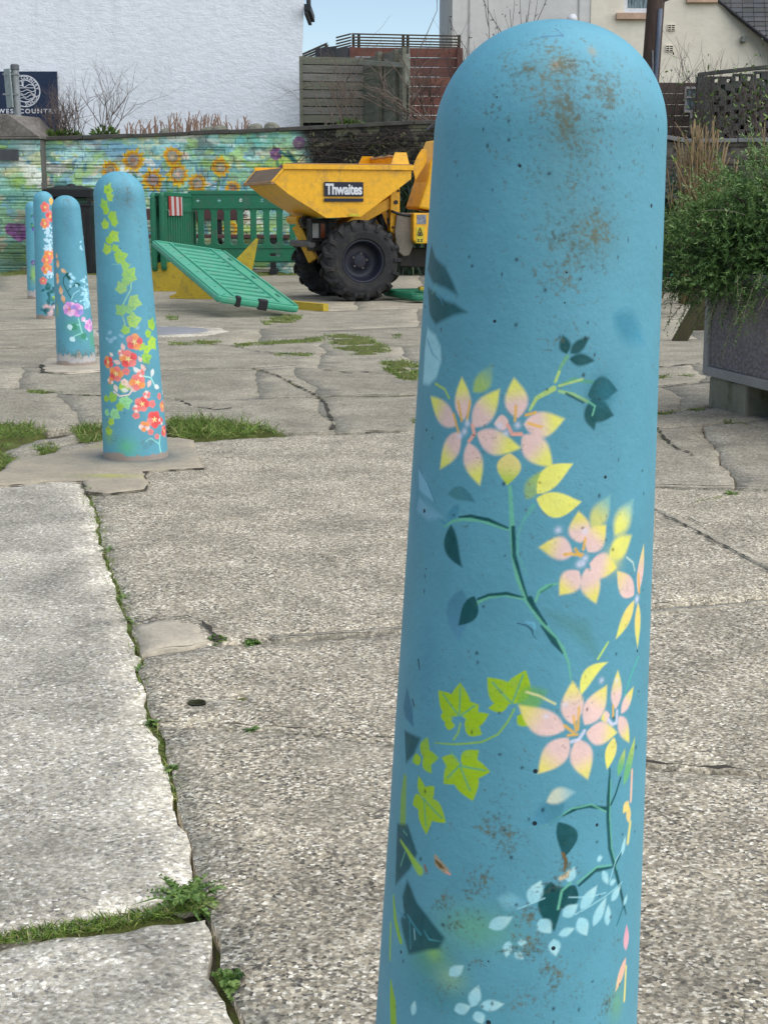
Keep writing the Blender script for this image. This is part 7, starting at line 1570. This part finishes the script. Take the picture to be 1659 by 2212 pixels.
def moss_patch(Pw, step, hgt, zb=-.012):
    Q = ragged(Pw, step, step*.9, 0.0); me = slab_mesh('tmp', Q, step, 0, .02, zn=0, rim=0)
    n = len(me.vertices); co = np.empty(n*3, np.float32); me.vertices.foreach_get('co', co); co = co.reshape(-1, 3)
    bd = bdist(co[:, 0], co[:, 1], Q); k = co[:, 2] > -.015
    z = zb+hgt*(1-np.exp(-bd/(hgt*2)))*(0.25+1.2*fbm(co[:, 0]*30, co[:, 1]*30, 55, 3))-.022*(1-sstep(.36, .50, moss_n(co[:, 0], co[:, 1]))); co[:, 2] = np.where(k, z, zb-.02)
    F_ = np.array([list(p.vertices) for p in me.polygons], int); base = sum(len(v) for v in MOSS_V); MOSS_V.append(co); MOSS_F.append(F_+base); bpy.data.meshes.remove(me)
def strip_px(L, w):                              # polyline in pixels -> thin polygon (world)
    P = [Vector(gp(x, y)) for x, y in L]; a, b_ = [], []
    for i, p in enumerate(P):
        d = (P[min(i+1, len(P)-1)]-P[max(i-1, 0)]).normalized(); n = Vector((-d.y, d.x, 0)); ww = w[i] if isinstance(w, (list, tuple)) else w
        a.append(tuple((p+n*ww/2)[:2])); b_.append(tuple((p-n*ww/2)[:2]))
    return a+b_[::-1]
# moss and grass in the joints
J1 = [(188, 1066), (214, 1140), (240, 1240), (268, 1310), (290, 1370), (300, 1440), (318, 1530), (342, 1600), (372, 1668), (384, 1725)]
sp_ = strip_px(J1, [.05, .03, .03, .03, .028, .024, .022, .026, .030, .014]); moss_patch(sp_, .008, .014); grass_at(rand_in(sp_, 1500), -.01, (.008, .024), .9, .0016)
J2 = [(-300, 2062), (0, 2022), (100, 2008), (200, 1992), (330, 1968), (432, 1948)]
sp_ = strip_px(J2, [.03, .026, .028, .026, .022, .026]); moss_patch(sp_, .006, .015); grass_at(rand_in(sp_, 2600), -.006, (.006, .018), 1.0, .0014)
J3 = [(448, 1970), (470, 2050), (490, 2110), (520, 2200)]; sp_ = strip_px(J3, .008); moss_patch(sp_, .006, .006, -.02)
for P, n, h, mh in (([(362, 906), (420, 908), (500, 914), (560, 925), (620, 937), (560, 943), (450, 948), (372, 945)], 2600, (.03, .085), .012),
                ([(0, 918), (60, 920), (102, 936), (70, 945), (20, 968), (-40, 975), (-40, 925)], 1500, (.02, .07), .011),
                ([(-30, 985), (30, 978), (40, 992), (0, 1015), (-40, 1020)], 700, (.01, .03), .014),
                ([(160, 925), (222, 920), (224, 955), (190, 960), (165, 945)], 900, (.02, .07), .011),
                ([(60, 965), (110, 955), (130, 970), (90, 985)], 400, (.01, .03), .01),
                ([(700, 725), (760, 718), (800, 730), (850, 752), (845, 768), (770, 770), (720, 755)], 1800, (.012, .035), .02),
                ([(505, 742), (600, 736), (700, 726), (705, 738), (600, 744), (508, 750)], 900, (.01, .03), .014),
                ([(820, 782), (870, 778), (912, 790), (912, 826), (870, 822), (830, 800)], 1300, (.012, .04), .022),
                ([(560, 690), (620, 681), (655, 683), (640, 698), (570, 702)], 900, (.012, .04), .02),
                ([(420, 738), (470, 731), (480, 742), (430, 748)], 400, (.012, .03), .016),
                ([(360, 680), (390, 684), (380, 694), (358, 692)], 250, (.012, .04), .014),
                ([(365, 738), (420, 740), (415, 746), (365, 746)], 200, (.01, .03), .01),
                ([(590, 762), (680, 762), (675, 770), (595, 769)], 300, (.01, .02), .010),
                ([(60, 842), (140, 848), (140, 856), (62, 850)], 300, (.01, .03), .012), ([(165, 850), (200, 848), (196, 857), (168, 857)], 150, (.01, .03), .012),
                ([(0, 580), (92, 578), (92, 592), (0, 596)], 900, (.02, .07), .05), ([(98, 590), (220, 588), (220, 594), (98, 597)], 300, (.02, .06), .03), ([(340, 592), (690, 588), (690, 594), (340, 598)], 900, (.02, .08), .03),
                ([(1400, 893), (1480, 885), (1520, 882), (1520, 888), (1400, 900)], 300, (.008, .02), .008), ([(1560, 908), (1600, 912), (1650, 925), (1640, 930), (1580, 920)], 250, (.008, .025), .01),
                ([(845, 722), (868, 720), (866, 730), (848, 731)], 120, (.01, .03), .012), ([(1405, 812), (1500, 808), (1500, 814), (1405, 820)], 250, (.01, .025), .012), ([(890, 905), (915, 903), (912, 914), (893, 915)], 120, (.01, .03), .008)):
    W = W2(P); dd = np.mean([p[1] for p in W]); moss_patch(W, max(.012, dd*.0028), mh, -.006); xy = rand_in(W, int(n*1.3)); xy = xy[moss_n(xy[:, 0], xy[:, 1])+RNG.normal(0, .05, len(xy)) > .44]; grass_at(xy, .0, (h[0]*.7, h[1]*.8), .9, max(.002, dd*.0004))
# fine cracks with moss across the slabs
for L, w in (([(548, 796), (600, 812), (650, 838), (690, 858), (712, 890), (722, 925)], .014), ([(705, 862), (790, 858), (895, 853)], .012), ([(358, 799), (460, 797), (548, 796)], .010), ([(660, 738), (640, 755), (590, 765)], .012), ([(1420, 925), (1430, 945), (1450, 965)], .010), ([(1500, 1085), (1540, 1078), (1580, 1068)], .006)):
    sp_ = strip_px(L, w*.6); moss_patch(sp_, max(.004, w*.5), .003, -.0015); grass_at(rand_in(sp_, 60), 0, (.005, .012), .9, .0016)
props(GR.obj('joint_grass', M_GRASS), 'short green grass growing in joints of the concrete', 'grass', kind='stuff')
props(link('joint_moss', fast_mesh('joint_moss', np.concatenate(MOSS_V), np.concatenate(MOSS_F), {'tint': np.ones((sum(len(v) for v in MOSS_V), 3))}), M_MOSS, None, smooth=True), 'green moss filling cracks of the concrete', 'moss', kind='stuff')

# single weeds
def weed(px, py, n, L, wd, label, up=.55, serr=False, cat='weed'):
    p = gp(px, py); lv = Leaves(); az = RNG.uniform(0, 2*PI, n); el = RNG.uniform(.1, up, n)*1.4
    d = np.column_stack([np.cos(az)*np.cos(el), np.sin(az)*np.cos(el), np.sin(el)]); LL = RNG.uniform(.55, 1, n)*L
    base = np.tile(np.array(p), (n, 1))+np.column_stack([np.cos(az), np.sin(az), np.zeros(n)])*L*.04+np.array([0, 0, -.004]); sd_ = np.column_stack([-np.sin(az), np.cos(az), np.zeros(n)])
    tone = np.clip(RNG.normal(.5, .2, n), 0, 1)
    lv.blades(base, d, LL, wd, .8, tone, sd_)
    if serr:
        for q in np.linspace(.25, .9, 6):
            for s_ in (-1, 1):
                b_ = base+d*LL[:, None]*q+np.array([0, 0, -1])*(.8*LL*q*q*.5)[:, None]
                lv.blades(b_, sd_*s_+d*.5, wd*1.3*(1.3-q), wd*.75, .4, tone*.95)
    o = lv.obj('weed_plant', M_WEED, None, p); o.location = p; return props(o, label, cat, 'weeds rooted in the pavement joints')
weed(398, 1940, 24, .072, .0055, 'large jagged dandelion rosette at the junction of two wide joints', .6, True); weed(440, 1928, 10, .055, .005, 'dandelion leaves leaning over the aggregate slab at the wide joint', .7, True)
weed(472, 1380, 18, .026, .0075, 'leafy weed at the corner of the pale mortar patch', .8, True); weed(545, 1386, 22, .024, .0065, 'spreading weed in the joint next to the mortar patch', .7, True)
weed(545, 1573, 14, .022, .006, 'small weed in a hairline crack below the two holes', .7); weed(495, 2115, 12, .030, .007, 'upright serrated weed in the narrow joint below the dandelion', .95, True)
weed(330, 1556, 16, .020, .007, 'bluish weed in the long joint level with the holes', .8); weed(372, 1655, 18, .020, .006, 'dense round-leaved weed in the long joint above the dandelion', .8); weed(1580, 1066, 16, .035, .007, 'small weed in a slab crack near the planter', .6, True)
weed(196, 1060, 14, .05, .003, 'grass tuft at the edge of the tan mortar pad', 1.0); weed(232, 1185, 14, .035, .004, 'star-shaped grass tuft high in the long joint', .6); weed(265, 1290, 16, .03, .004, 'grass tuft in the long joint above the mortar patch', .6); weed(282, 1335, 12, .03, .004, 'grass tuft beside the upper edge of the mortar patch', .6); weed(298, 1440, 10, .022, .004, 'tiny tuft in the long joint below the mortar patch', .8)
hm = gp(522, 1508); mb = MB(); mb.lathe([(.0128, -.012), (.011, -.004), (.006, -.002), (.001, -.002)], 12, Matrix.Translation((hm.x, hm.y, 0))); o = mb.obj('moss_plug', M_MOSS, pav, smooth=True)
hm = gp(425, 1521); mb = MB(); mb.lathe([(.0155, .003), (.0135, .0035), (.0125, -.010), (.012, -.026), (.001, -.027)], 14, Matrix.Translation((hm.x, hm.y, 0)), close=False); o = mb.obj('drilled_hole', SM('moss_shade_lining', (0.022, 0.022, 0.010), (0.035, 0.045, 0.014), .95, 60, 200, .6), pav, smooth=True)  # mossy lining, coloured extra dark for the shade inside the hole

# rosemary-like bush spilling over the planter
BC = Vector((1.80, 6.28, .70))
lv = Leaves(); stems = MB(); rr = random.Random(21)
bush = empty('trailing_bush', (BC.x, BC.y, pz1-.06), 0, 'dense dark green needle-leaved bush trailing over the pebbledash planter', 'bush')
def sprig(p, d, L, droop, nl, ls, tone):
    t = np.linspace(.05, 1, nl); P = np.array(p)+np.outer(t, np.array(d)*L)+np.outer(t*t, np.array([0, 0, -droop*L]))
    tang = np.array(d)*L+np.outer(2*t, np.array([0, 0, -droop*L])); tang /= np.linalg.norm(tang, axis=1)[:, None]
    r = RNG.normal(size=(nl, 3)); r -= (r*tang).sum(1)[:, None]*tang; r /= np.linalg.norm(r, axis=1)[:, None]
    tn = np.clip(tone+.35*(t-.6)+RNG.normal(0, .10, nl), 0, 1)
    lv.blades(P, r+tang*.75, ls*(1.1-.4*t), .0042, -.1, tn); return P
lob = [((1.80, 6.28, .70), (.58, .62, .36), 3000), ((1.42, 6.35, .62), (.26, .40, .22), 1250), ((1.95, 6.5, .92), (.40, .4, .24), 900)]
for c, rad, n in lob:
    for k in range(n):
        d = Vector((rr.gauss(0, 1), rr.gauss(0, 1), rr.gauss(0, 1)))
        d.normalize()
        if d.y > .55 or d.z < -.75: continue
        q = rr.uniform(.62, 1.0)*(1+.22*math.sin(d.x*7+c[0])*math.sin(d.z*8+1)*math.sin(d.y*6)); p = Vector(c)+Vector((d.x*rad[0], d.y*rad[1], d.z*rad[2]))*q
        if p.z < .50 and p.x > 1.42: continue
        out = Vector((d.x, d.y, d.z*.6+.15)).normalized(); out = (out+Vector((rr.gauss(0, .35), rr.gauss(0, .35), rr.gauss(0, .3)))).normalized()
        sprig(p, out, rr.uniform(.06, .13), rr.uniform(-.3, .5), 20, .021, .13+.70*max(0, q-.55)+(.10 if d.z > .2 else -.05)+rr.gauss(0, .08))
for k in range(34):
    x = rr.uniform(0, 1); p = PC+d1*rr.uniform(-.03, .95)+d2*rr.uniform(-.16, .02)+Vector((0, 0, rr.uniform(.46, .62))); d = Vector((rr.uniform(-.6, -.05), rr.uniform(-.6, .1), rr.uniform(-.5, .1))).normalized()
    P = sprig(p, d, rr.uniform(.08, .18), rr.uniform(.5, 1.0), 34, .018, .42); stems.tube([tuple(q) for q in P[::6]], .0015, 3, False)
for k in range(16):
    d = Vector((rr.gauss(-.3, .7), rr.gauss(-.5, .5), rr.uniform(-.1, .8))).normalized(); p = BC+Vector((d.x*.50, d.y*.55, d.z*.32)); L = rr.uniform(.10, .22); dd = (d+Vector((rr.gauss(0, .5), rr.gauss(0, .5), .1))).normalized(); stems.tube([p+dd*L*t+Vector((0, 0, -.25*L*t*t)) for t in np.linspace(0, 1, 5)], [.0022, .002, .0018, .0015, .001], 3, False)
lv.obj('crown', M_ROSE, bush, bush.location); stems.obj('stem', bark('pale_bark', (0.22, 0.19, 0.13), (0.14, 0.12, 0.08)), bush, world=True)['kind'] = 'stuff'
core = MB()
for c, rad, n in lob[:2]: core.lathe([(.001, -rad[2]*.62)]+[(rad[0]*.60*math.cos(a), rad[2]*.62*math.sin(a)) for a in np.linspace(-1.3, 1.3, 8)]+[(.001, rad[2]*.62)], 14, Matrix.Translation(c) @ Matrix.Diagonal((1, rad[1]/rad[0], 1, 1)))
core.v = [(x, y, max(z, .48)) for x, y, z in core.v]
# woody limbs inside
limb = MB()
for k in range(16):
    a = rr.uniform(0, 6.28); p0_ = BC+Vector((rr.uniform(-.15, .15), rr.uniform(-.2, .2), -.22)); p1_ = BC+Vector((math.cos(a)*.45, math.sin(a)*.5, rr.uniform(-.1, .25))); limb.tube([p0_, p0_.lerp(p1_, .5)+Vector((0, 0, .06)), p1_], [.012, .008, .004], 5)
limb.obj('limb', M_TWIGD, bush, world=True)
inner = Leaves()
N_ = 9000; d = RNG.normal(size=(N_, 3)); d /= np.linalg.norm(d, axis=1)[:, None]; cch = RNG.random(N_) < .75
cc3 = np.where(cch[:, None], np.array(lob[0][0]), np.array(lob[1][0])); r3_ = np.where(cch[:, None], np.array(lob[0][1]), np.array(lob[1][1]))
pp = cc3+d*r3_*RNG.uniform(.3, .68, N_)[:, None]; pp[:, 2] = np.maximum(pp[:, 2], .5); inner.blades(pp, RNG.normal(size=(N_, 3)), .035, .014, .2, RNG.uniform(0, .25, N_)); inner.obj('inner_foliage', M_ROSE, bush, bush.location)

def branch(mb, p, d, L, r, depth, rr, bend=.25, forks=(2, 3), up=.1, tip=None, n=4, shrink=.68):
    pts = [Vector(p)]; dd = Vector(d).normalized(); seg = 4
    for i in range(seg):
        dd = (dd+Vector((rr.gauss(0, bend), rr.gauss(0, bend), rr.gauss(up, bend)))*.35).normalized(); pts.append(pts[-1]+dd*L/seg)
    mb.tube(pts, [r*(1-.45*i/seg) for i in range(seg+1)], n if depth else 3, False)
    if tip is not None and depth <= 1:
        for q in pts[1:]: tip.append((q, dd.copy()))
    if depth > 0:
        for k in range(rr.randint(*forks)):
            i = rr.randint(1, seg); nd_ = (dd+Vector((rr.gauss(0, .7), rr.gauss(0, .7), rr.gauss(.15, .5)))).normalized(); branch(mb, pts[i], nd_, L*rr.uniform(.45, .8), r*shrink*.8, depth-1, rr, bend, forks, up, tip, n, shrink)
def shrub(name, label, base, stems_, m, seed, spread=.5, L=(.5, .9), r=.012, depth=2, up=.2, leaves=None, lm=None, lean=(0, 0), forks=(2, 3), cat='shrub', bend=.25, leafset=None, lsize=(.05, .022), w=.15, group=None):
    rr = random.Random(seed); root = empty(name, base, 0, label, cat, group); mb = MB(); tips = []
    for k in range(stems_):
        b_ = Vector(base)+Vector((rr.uniform(-w, w), rr.uniform(-w*.6, w*.6), 0)); d = Vector((rr.gauss(lean[0], spread), rr.gauss(lean[1], spread*.6), 1)); branch(mb, b_, d, rr.uniform(*L), r*rr.uniform(.7, 1.1), depth, rr, bend, forks, up, tips)
    mb.obj('branches', m, root, world=True, smooth=True)
    if leaves:
        lv = Leaves(); tt = [tips[i] for i in RNG.integers(0, len(tips), leaves)] if leafset is None else None
        if tt is not None: B = np.array([tuple(t[0]) for t in tt])+RNG.normal(0, lsize[0]*.6, (leaves, 3)); D = RNG.normal(size=(leaves, 3))
        else: B, D = leafset(leaves)
        lv.blades(B, D, RNG.uniform(.6, 1.1, leaves)*lsize[0], lsize[1], .4, np.clip(RNG.normal(.5, .25, leaves), 0, 1)); lv.obj('leaves', lm, root, root.location)
    return root
def rosette(c, rx, rz, n): 
    def f(k):
        d = RNG.normal(size=(n, 3)); d[:, 2] = np.abs(d[:, 2]); d /= np.linalg.norm(d, axis=1)[:, None]; return np.array(c)+d*np.array([rx, rx*.5, rz])*RNG.uniform(.2, 1, n)[:, None], d+np.array([0, 0, .4])
    return f
zT = lambda px: float(wall_top(wall_sz(px, 300)[0]))+.045
def on_wall(px, back=.22): 
    s_ = wall_sz(px, 300)[0]; p = WA+wdir*s_-wnor*back; return Vector((p.x, p.y, zT(px)))
b_ = on_wall(118, .3); shrub('bare_shrub', 'bare twiggy shrub with green leaves at its foot in front of the navy sign', b_, 30, M_TWIG, 2, .32, (.28, .52), .008, 2, .2, 420, M_LEAFY, leafset=rosette(b_+Vector((.0, -.05, -.02)), .34, .12, 420), lsize=(.07, .03), w=.22, group='bare shrubs on top of the wall')
b_ = on_wall(212, .3); shrub('bare_shrub', 'taller open bare shrub with leafy tuft against the white building', b_, 11, M_TWIG, 5, .55, (.42, .72), .008, 2, .25, 260, M_LEAFY, leafset=rosette(b_+Vector((0, -.05, -.02)), .22, .16, 260), lsize=(.07, .03), w=.10, group='bare shrubs on top of the wall')
b_ = on_wall(160, .3); shrub('bare_shrub', 'low spindly twigs between the two bare shrubs on the wall', b_, 12, M_TWIG, 8, .7, (.2, .5), .006, 2, .1, w=.3, group='bare shrubs on top of the wall')
st_ = MB(); rs_ = random.Random(4)
for k in range(95):
    px = rs_.gauss(400, 62) if k < 75 else rs_.uniform(240, 520); px = min(525, max(240, px)); p = on_wall(px, rs_.uniform(.08, .40)); h_ = rs_.uniform(.10, .27)*(1.15-.5*abs(px-400)/140); st_.tube([p+Vector((0, 0, -.05)), p+Vector((rs_.gauss(0, .012), 0, h_*.5)), p+Vector((rs_.gauss(0, .03), 0, h_))], [.010, .009, .006], 5)
    if rs_.random() < .4: st_.tube([p+Vector((0, 0, h_*.6)), p+Vector((rs_.uniform(-.05, .05), 0, h_*1.05))], .004, 3)
props(st_.obj('dead_stalks', M_STALK), 'row of short dry tan stalks along the wall top', 'dead stalks', kind='stuff')
for px in (358, 442, 462, 548, 585):
    p = on_wall(px, .18); mb = MB(); mb.lathe([(.10, -.04), (.12, .0), (.10, .05), (.05, .08), (.001, .085)], 9, Matrix.Translation(p)); mb.v = [(x+.03*math.sin(9*y+px), y, z+.015*math.sin(11*x)) for x, y, z in mb.v]; props(mb.obj('wall_stone', SM('wall_top_stone', (0.22, 0.21, 0.17), (0.14, 0.15, 0.10), .9, 6, 40, .5)), 'loose grey stone lying on the dark coping among dry stalks' if px < 500 else 'loose grey stone on the dark coping below the white building', 'stone', 'loose stones on the wall top')
b_ = on_wall(735, .25); shrub('bare_shrub', 'pale bare shrub in front of the weathered fence', b_, 18, M_BRN, 12, .5, (.4, .8), .010, 2, .2, 200, M_LEAFY, leafset=rosette(b_+Vector((.1, -.05, -.02)), .22, .10, 200), lsize=(.06, .025), w=.25)
b_ = on_wall(905, .2); shrub('bare_tree', 'arching bare tree branches reaching over the wall above the dumper', b_, 9, M_BRN, 19, .8, (.55, .95), .015, 3, .0, lean=(-1.1, 0), w=.2, forks=(2, 3), cat='tree')
b_ = on_wall(960, .5); shrub('bare_shrub', 'dense dark red-brown thicket of twigs before the stained fence', b_, 26, M_TWIGD, 23, .4, (.4, .75), .009, 2, .2, w=.5)
b_ = on_wall(1060, .8); shrub('bare_tree', 'tall upright bare twigs with buds rising before the house end wall', b_, 9, M_TWIGD, 29, .25, (.9, 1.45), .011, 1, .45, 160, M_TWIGD, lsize=(.03, .02), w=.6, lean=(.0, 0), cat='tree', bend=.12)
# creeping tangle on the dark stone
tg = MB(); rt = random.Random(9)
for k in range(130):
    px = rt.uniform(668, 940); s_, z_ = wall_sz(px, rt.uniform(285, 420)); p = WA+wdir*s_+wnor*rt.uniform(.03, .16)+Vector((0, 0, z_)); a = rt.uniform(0, 6.28); L = rt.uniform(.15, .6)
    tg.tube([p+Vector((math.cos(a)*L*t+rt.gauss(0, .02), rt.uniform(-.02, .02), math.sin(a)*L*t*.7-.1*L*t*t)) for t in np.linspace(0, 1, 5)], [.007, .006, .005, .004, .003], 4, False)
crp = empty('wall_creeper', WA+wdir*wall_sz(800, 350)[0]+Vector((0, 0, .05)), 0, 'tangled leafless creeper with sparse leaves over the bare dark wall', 'creeper'); tg.obj('stems', M_TWIGD, crp, world=True)
lv = Leaves(); n = 900; px = RNG.uniform(660, 950, n); py = RNG.uniform(285, 440, n); B = []
for i in range(n): s_, z_ = wall_sz(px[i], py[i]); B.append(tuple(WA+wdir*s_+wnor*RNG.uniform(.02, .12)+Vector((0, 0, z_))))
lv.blades(np.array(B), RNG.normal(size=(n, 3)), .05, .028, .3, RNG.uniform(0, .75, n)); lv.obj('leaves', leaf_mat('creeper_leaves', [(0, (0.012, 0.016, 0.010)), (.5, (0.05, 0.055, 0.022)), (1, (0.16, 0.14, 0.06))]), crp, crp.location)
lv2 = Leaves(); n = 420; B = []
for i in range(n):
    s_, z_ = wall_sz(RNG.uniform(855, 925), RNG.uniform(385, 560)); B.append(tuple(WA+wdir*s_+wnor*RNG.uniform(.05, .45)+Vector((0, 0, z_))))
fr2 = empty('fern_clump', WA+wdir*wall_sz(885, 500)[0]+wnor*.25, 0, 'dark strappy green clump behind the dumper body', 'fern'); lv2.blades(np.array(B), RNG.normal(size=(n, 3))*np.array([.5, .3, 1]), .28, .03, 1.0, RNG.uniform(.0, .8, n)); lv2.obj('fronds', M_EVER, fr2, fr2.location)

# right of the big bollard
p = gp(1503, 655); b_ = Vector((p.x, p.y, 0)); rr = random.Random(77)
def pruned(px, py, n, top, seed, label, w=.28):
    p = gp(px, py); rr = random.Random(seed); root = empty('pruned_shrub', p, 0, label, 'shrub', 'hard-pruned shrubs behind the planter'); mb = MB(); tp = []
    for k in range(n):
        a = rr.uniform(-1, 1); b0 = p+Vector((rr.uniform(-.14, .14), rr.uniform(-.12, .12), 0)); h_ = rr.uniform(.68, 1.0)*top; e = p+Vector((a*w*1.1, rr.uniform(-.2, .2), h_*(1-.25*a*a))); m1 = b0.lerp(e, .5)+Vector((rr.gauss(0, .05), 0, .05)); r_ = rr.uniform(.004, .009)
        mb.tube([b0, b0.lerp(m1, .5), m1, m1.lerp(e, .5)+Vector((rr.gauss(0, .015), 0, 0)), e], [r_*1.2, r_, r_*.95, r_*.85, r_*.8], 6); tp.append(e)
        for q in range(rr.randint(1, 4)):
            s0_ = m1.lerp(e, rr.uniform(-.6, .8)); d = Vector((rr.gauss(0, .5), rr.gauss(0, .3), 1)).normalized(); mb.tube([s0_, s0_+d*rr.uniform(.08, .3)], [.006, .0035], 4)
    mb.obj('stems', M_CUT, root, world=True, smooth=True); lv = Leaves(); nn_ = 70; B = np.array([tuple(rr.choice(tp)) for _ in range(nn_)])+RNG.normal(0, .02, (nn_, 3)); lv.blades(B, RNG.normal(size=(nn_, 3))+np.array([0, 0, .8]), .05, .02, .2, RNG.uniform(.6, 1, nn_)); lv.obj('buds', M_LEAFY, root, root.location)['kind'] = 'stuff'
pruned(1503, 655, 75, 1.66, 3, 'clump of cut yellow-brown stems between the bollard and screen wall'); pruned(1680, 650, 50, 1.95, 6, 'tall cut yellow-brown stems partly cropped beside the screen wall', .3)
p = gp(1425, 630); shrub('evergreen_shrub', 'dark glossy evergreen shrub at the wall foot behind the cut stems', p, 14, M_TWIGD, 41, .35, (.5, .8), .012, 2, .3, 2600, M_EVER, lsize=(.085, .036), w=.25)
p = gp(1560, 628); shrub('evergreen_shrub', 'low dark leafy shrub under the cut stems beside the screen wall', p, 14, M_TWIGD, 43, .5, (.4, .7), .012, 2, .25, 2200, M_EVER, lsize=(.085, .036), w=.45)
for px, sd_, lab in ((1445, 51, 'brown twiggy thicket in front of the brown fence'), (1540, 53, 'brown twiggy thicket in front of the pierced block wall'), (1640, 57, 'sparse brown twigs with small leaves over the pierced wall')):
    b_ = yp(px, 318, 21.4); b_.z = 1.72; shrub('bare_shrub', lab, b_, 24, M_TWIGD if sd_ != 57 else M_TWIG, sd_, .5, (.4, .85), .008, 2, .25, 60 if sd_ != 57 else 260, M_LEAFY, lsize=(.06, .028), w=.35)
hd = empty('clipped_hedge', yp(1600, 250, 23.4), 0, 'dark hedge showing through openings of the pierced wall', 'hedge'); hd.location.z = TZ; lv = Leaves(); n = 5200; a, b_ = yp(1508, 170, 23.4), yp(1700, 170, 23.4)
B = np.column_stack([RNG.uniform(a.x, b_.x+.8, n), RNG.uniform(23.1, 23.6, n), RNG.uniform(TZ, a.z-.06, n)]); lv.blades(B, RNG.normal(size=(n, 3)), .10, .06, .3, RNG.uniform(0, .45, n)); lv.obj('leaves', M_EVER, hd, hd.location)
mb = MB()
for k in range(14): x = a.x+(b_.x-a.x+.8)*k/13; mb.tube([(x, 23.35, TZ), (x+.03, 23.35, a.z-.1)], [.02, .008], 5)
mb.obj('stems', M_TWIGD, hd, world=True)
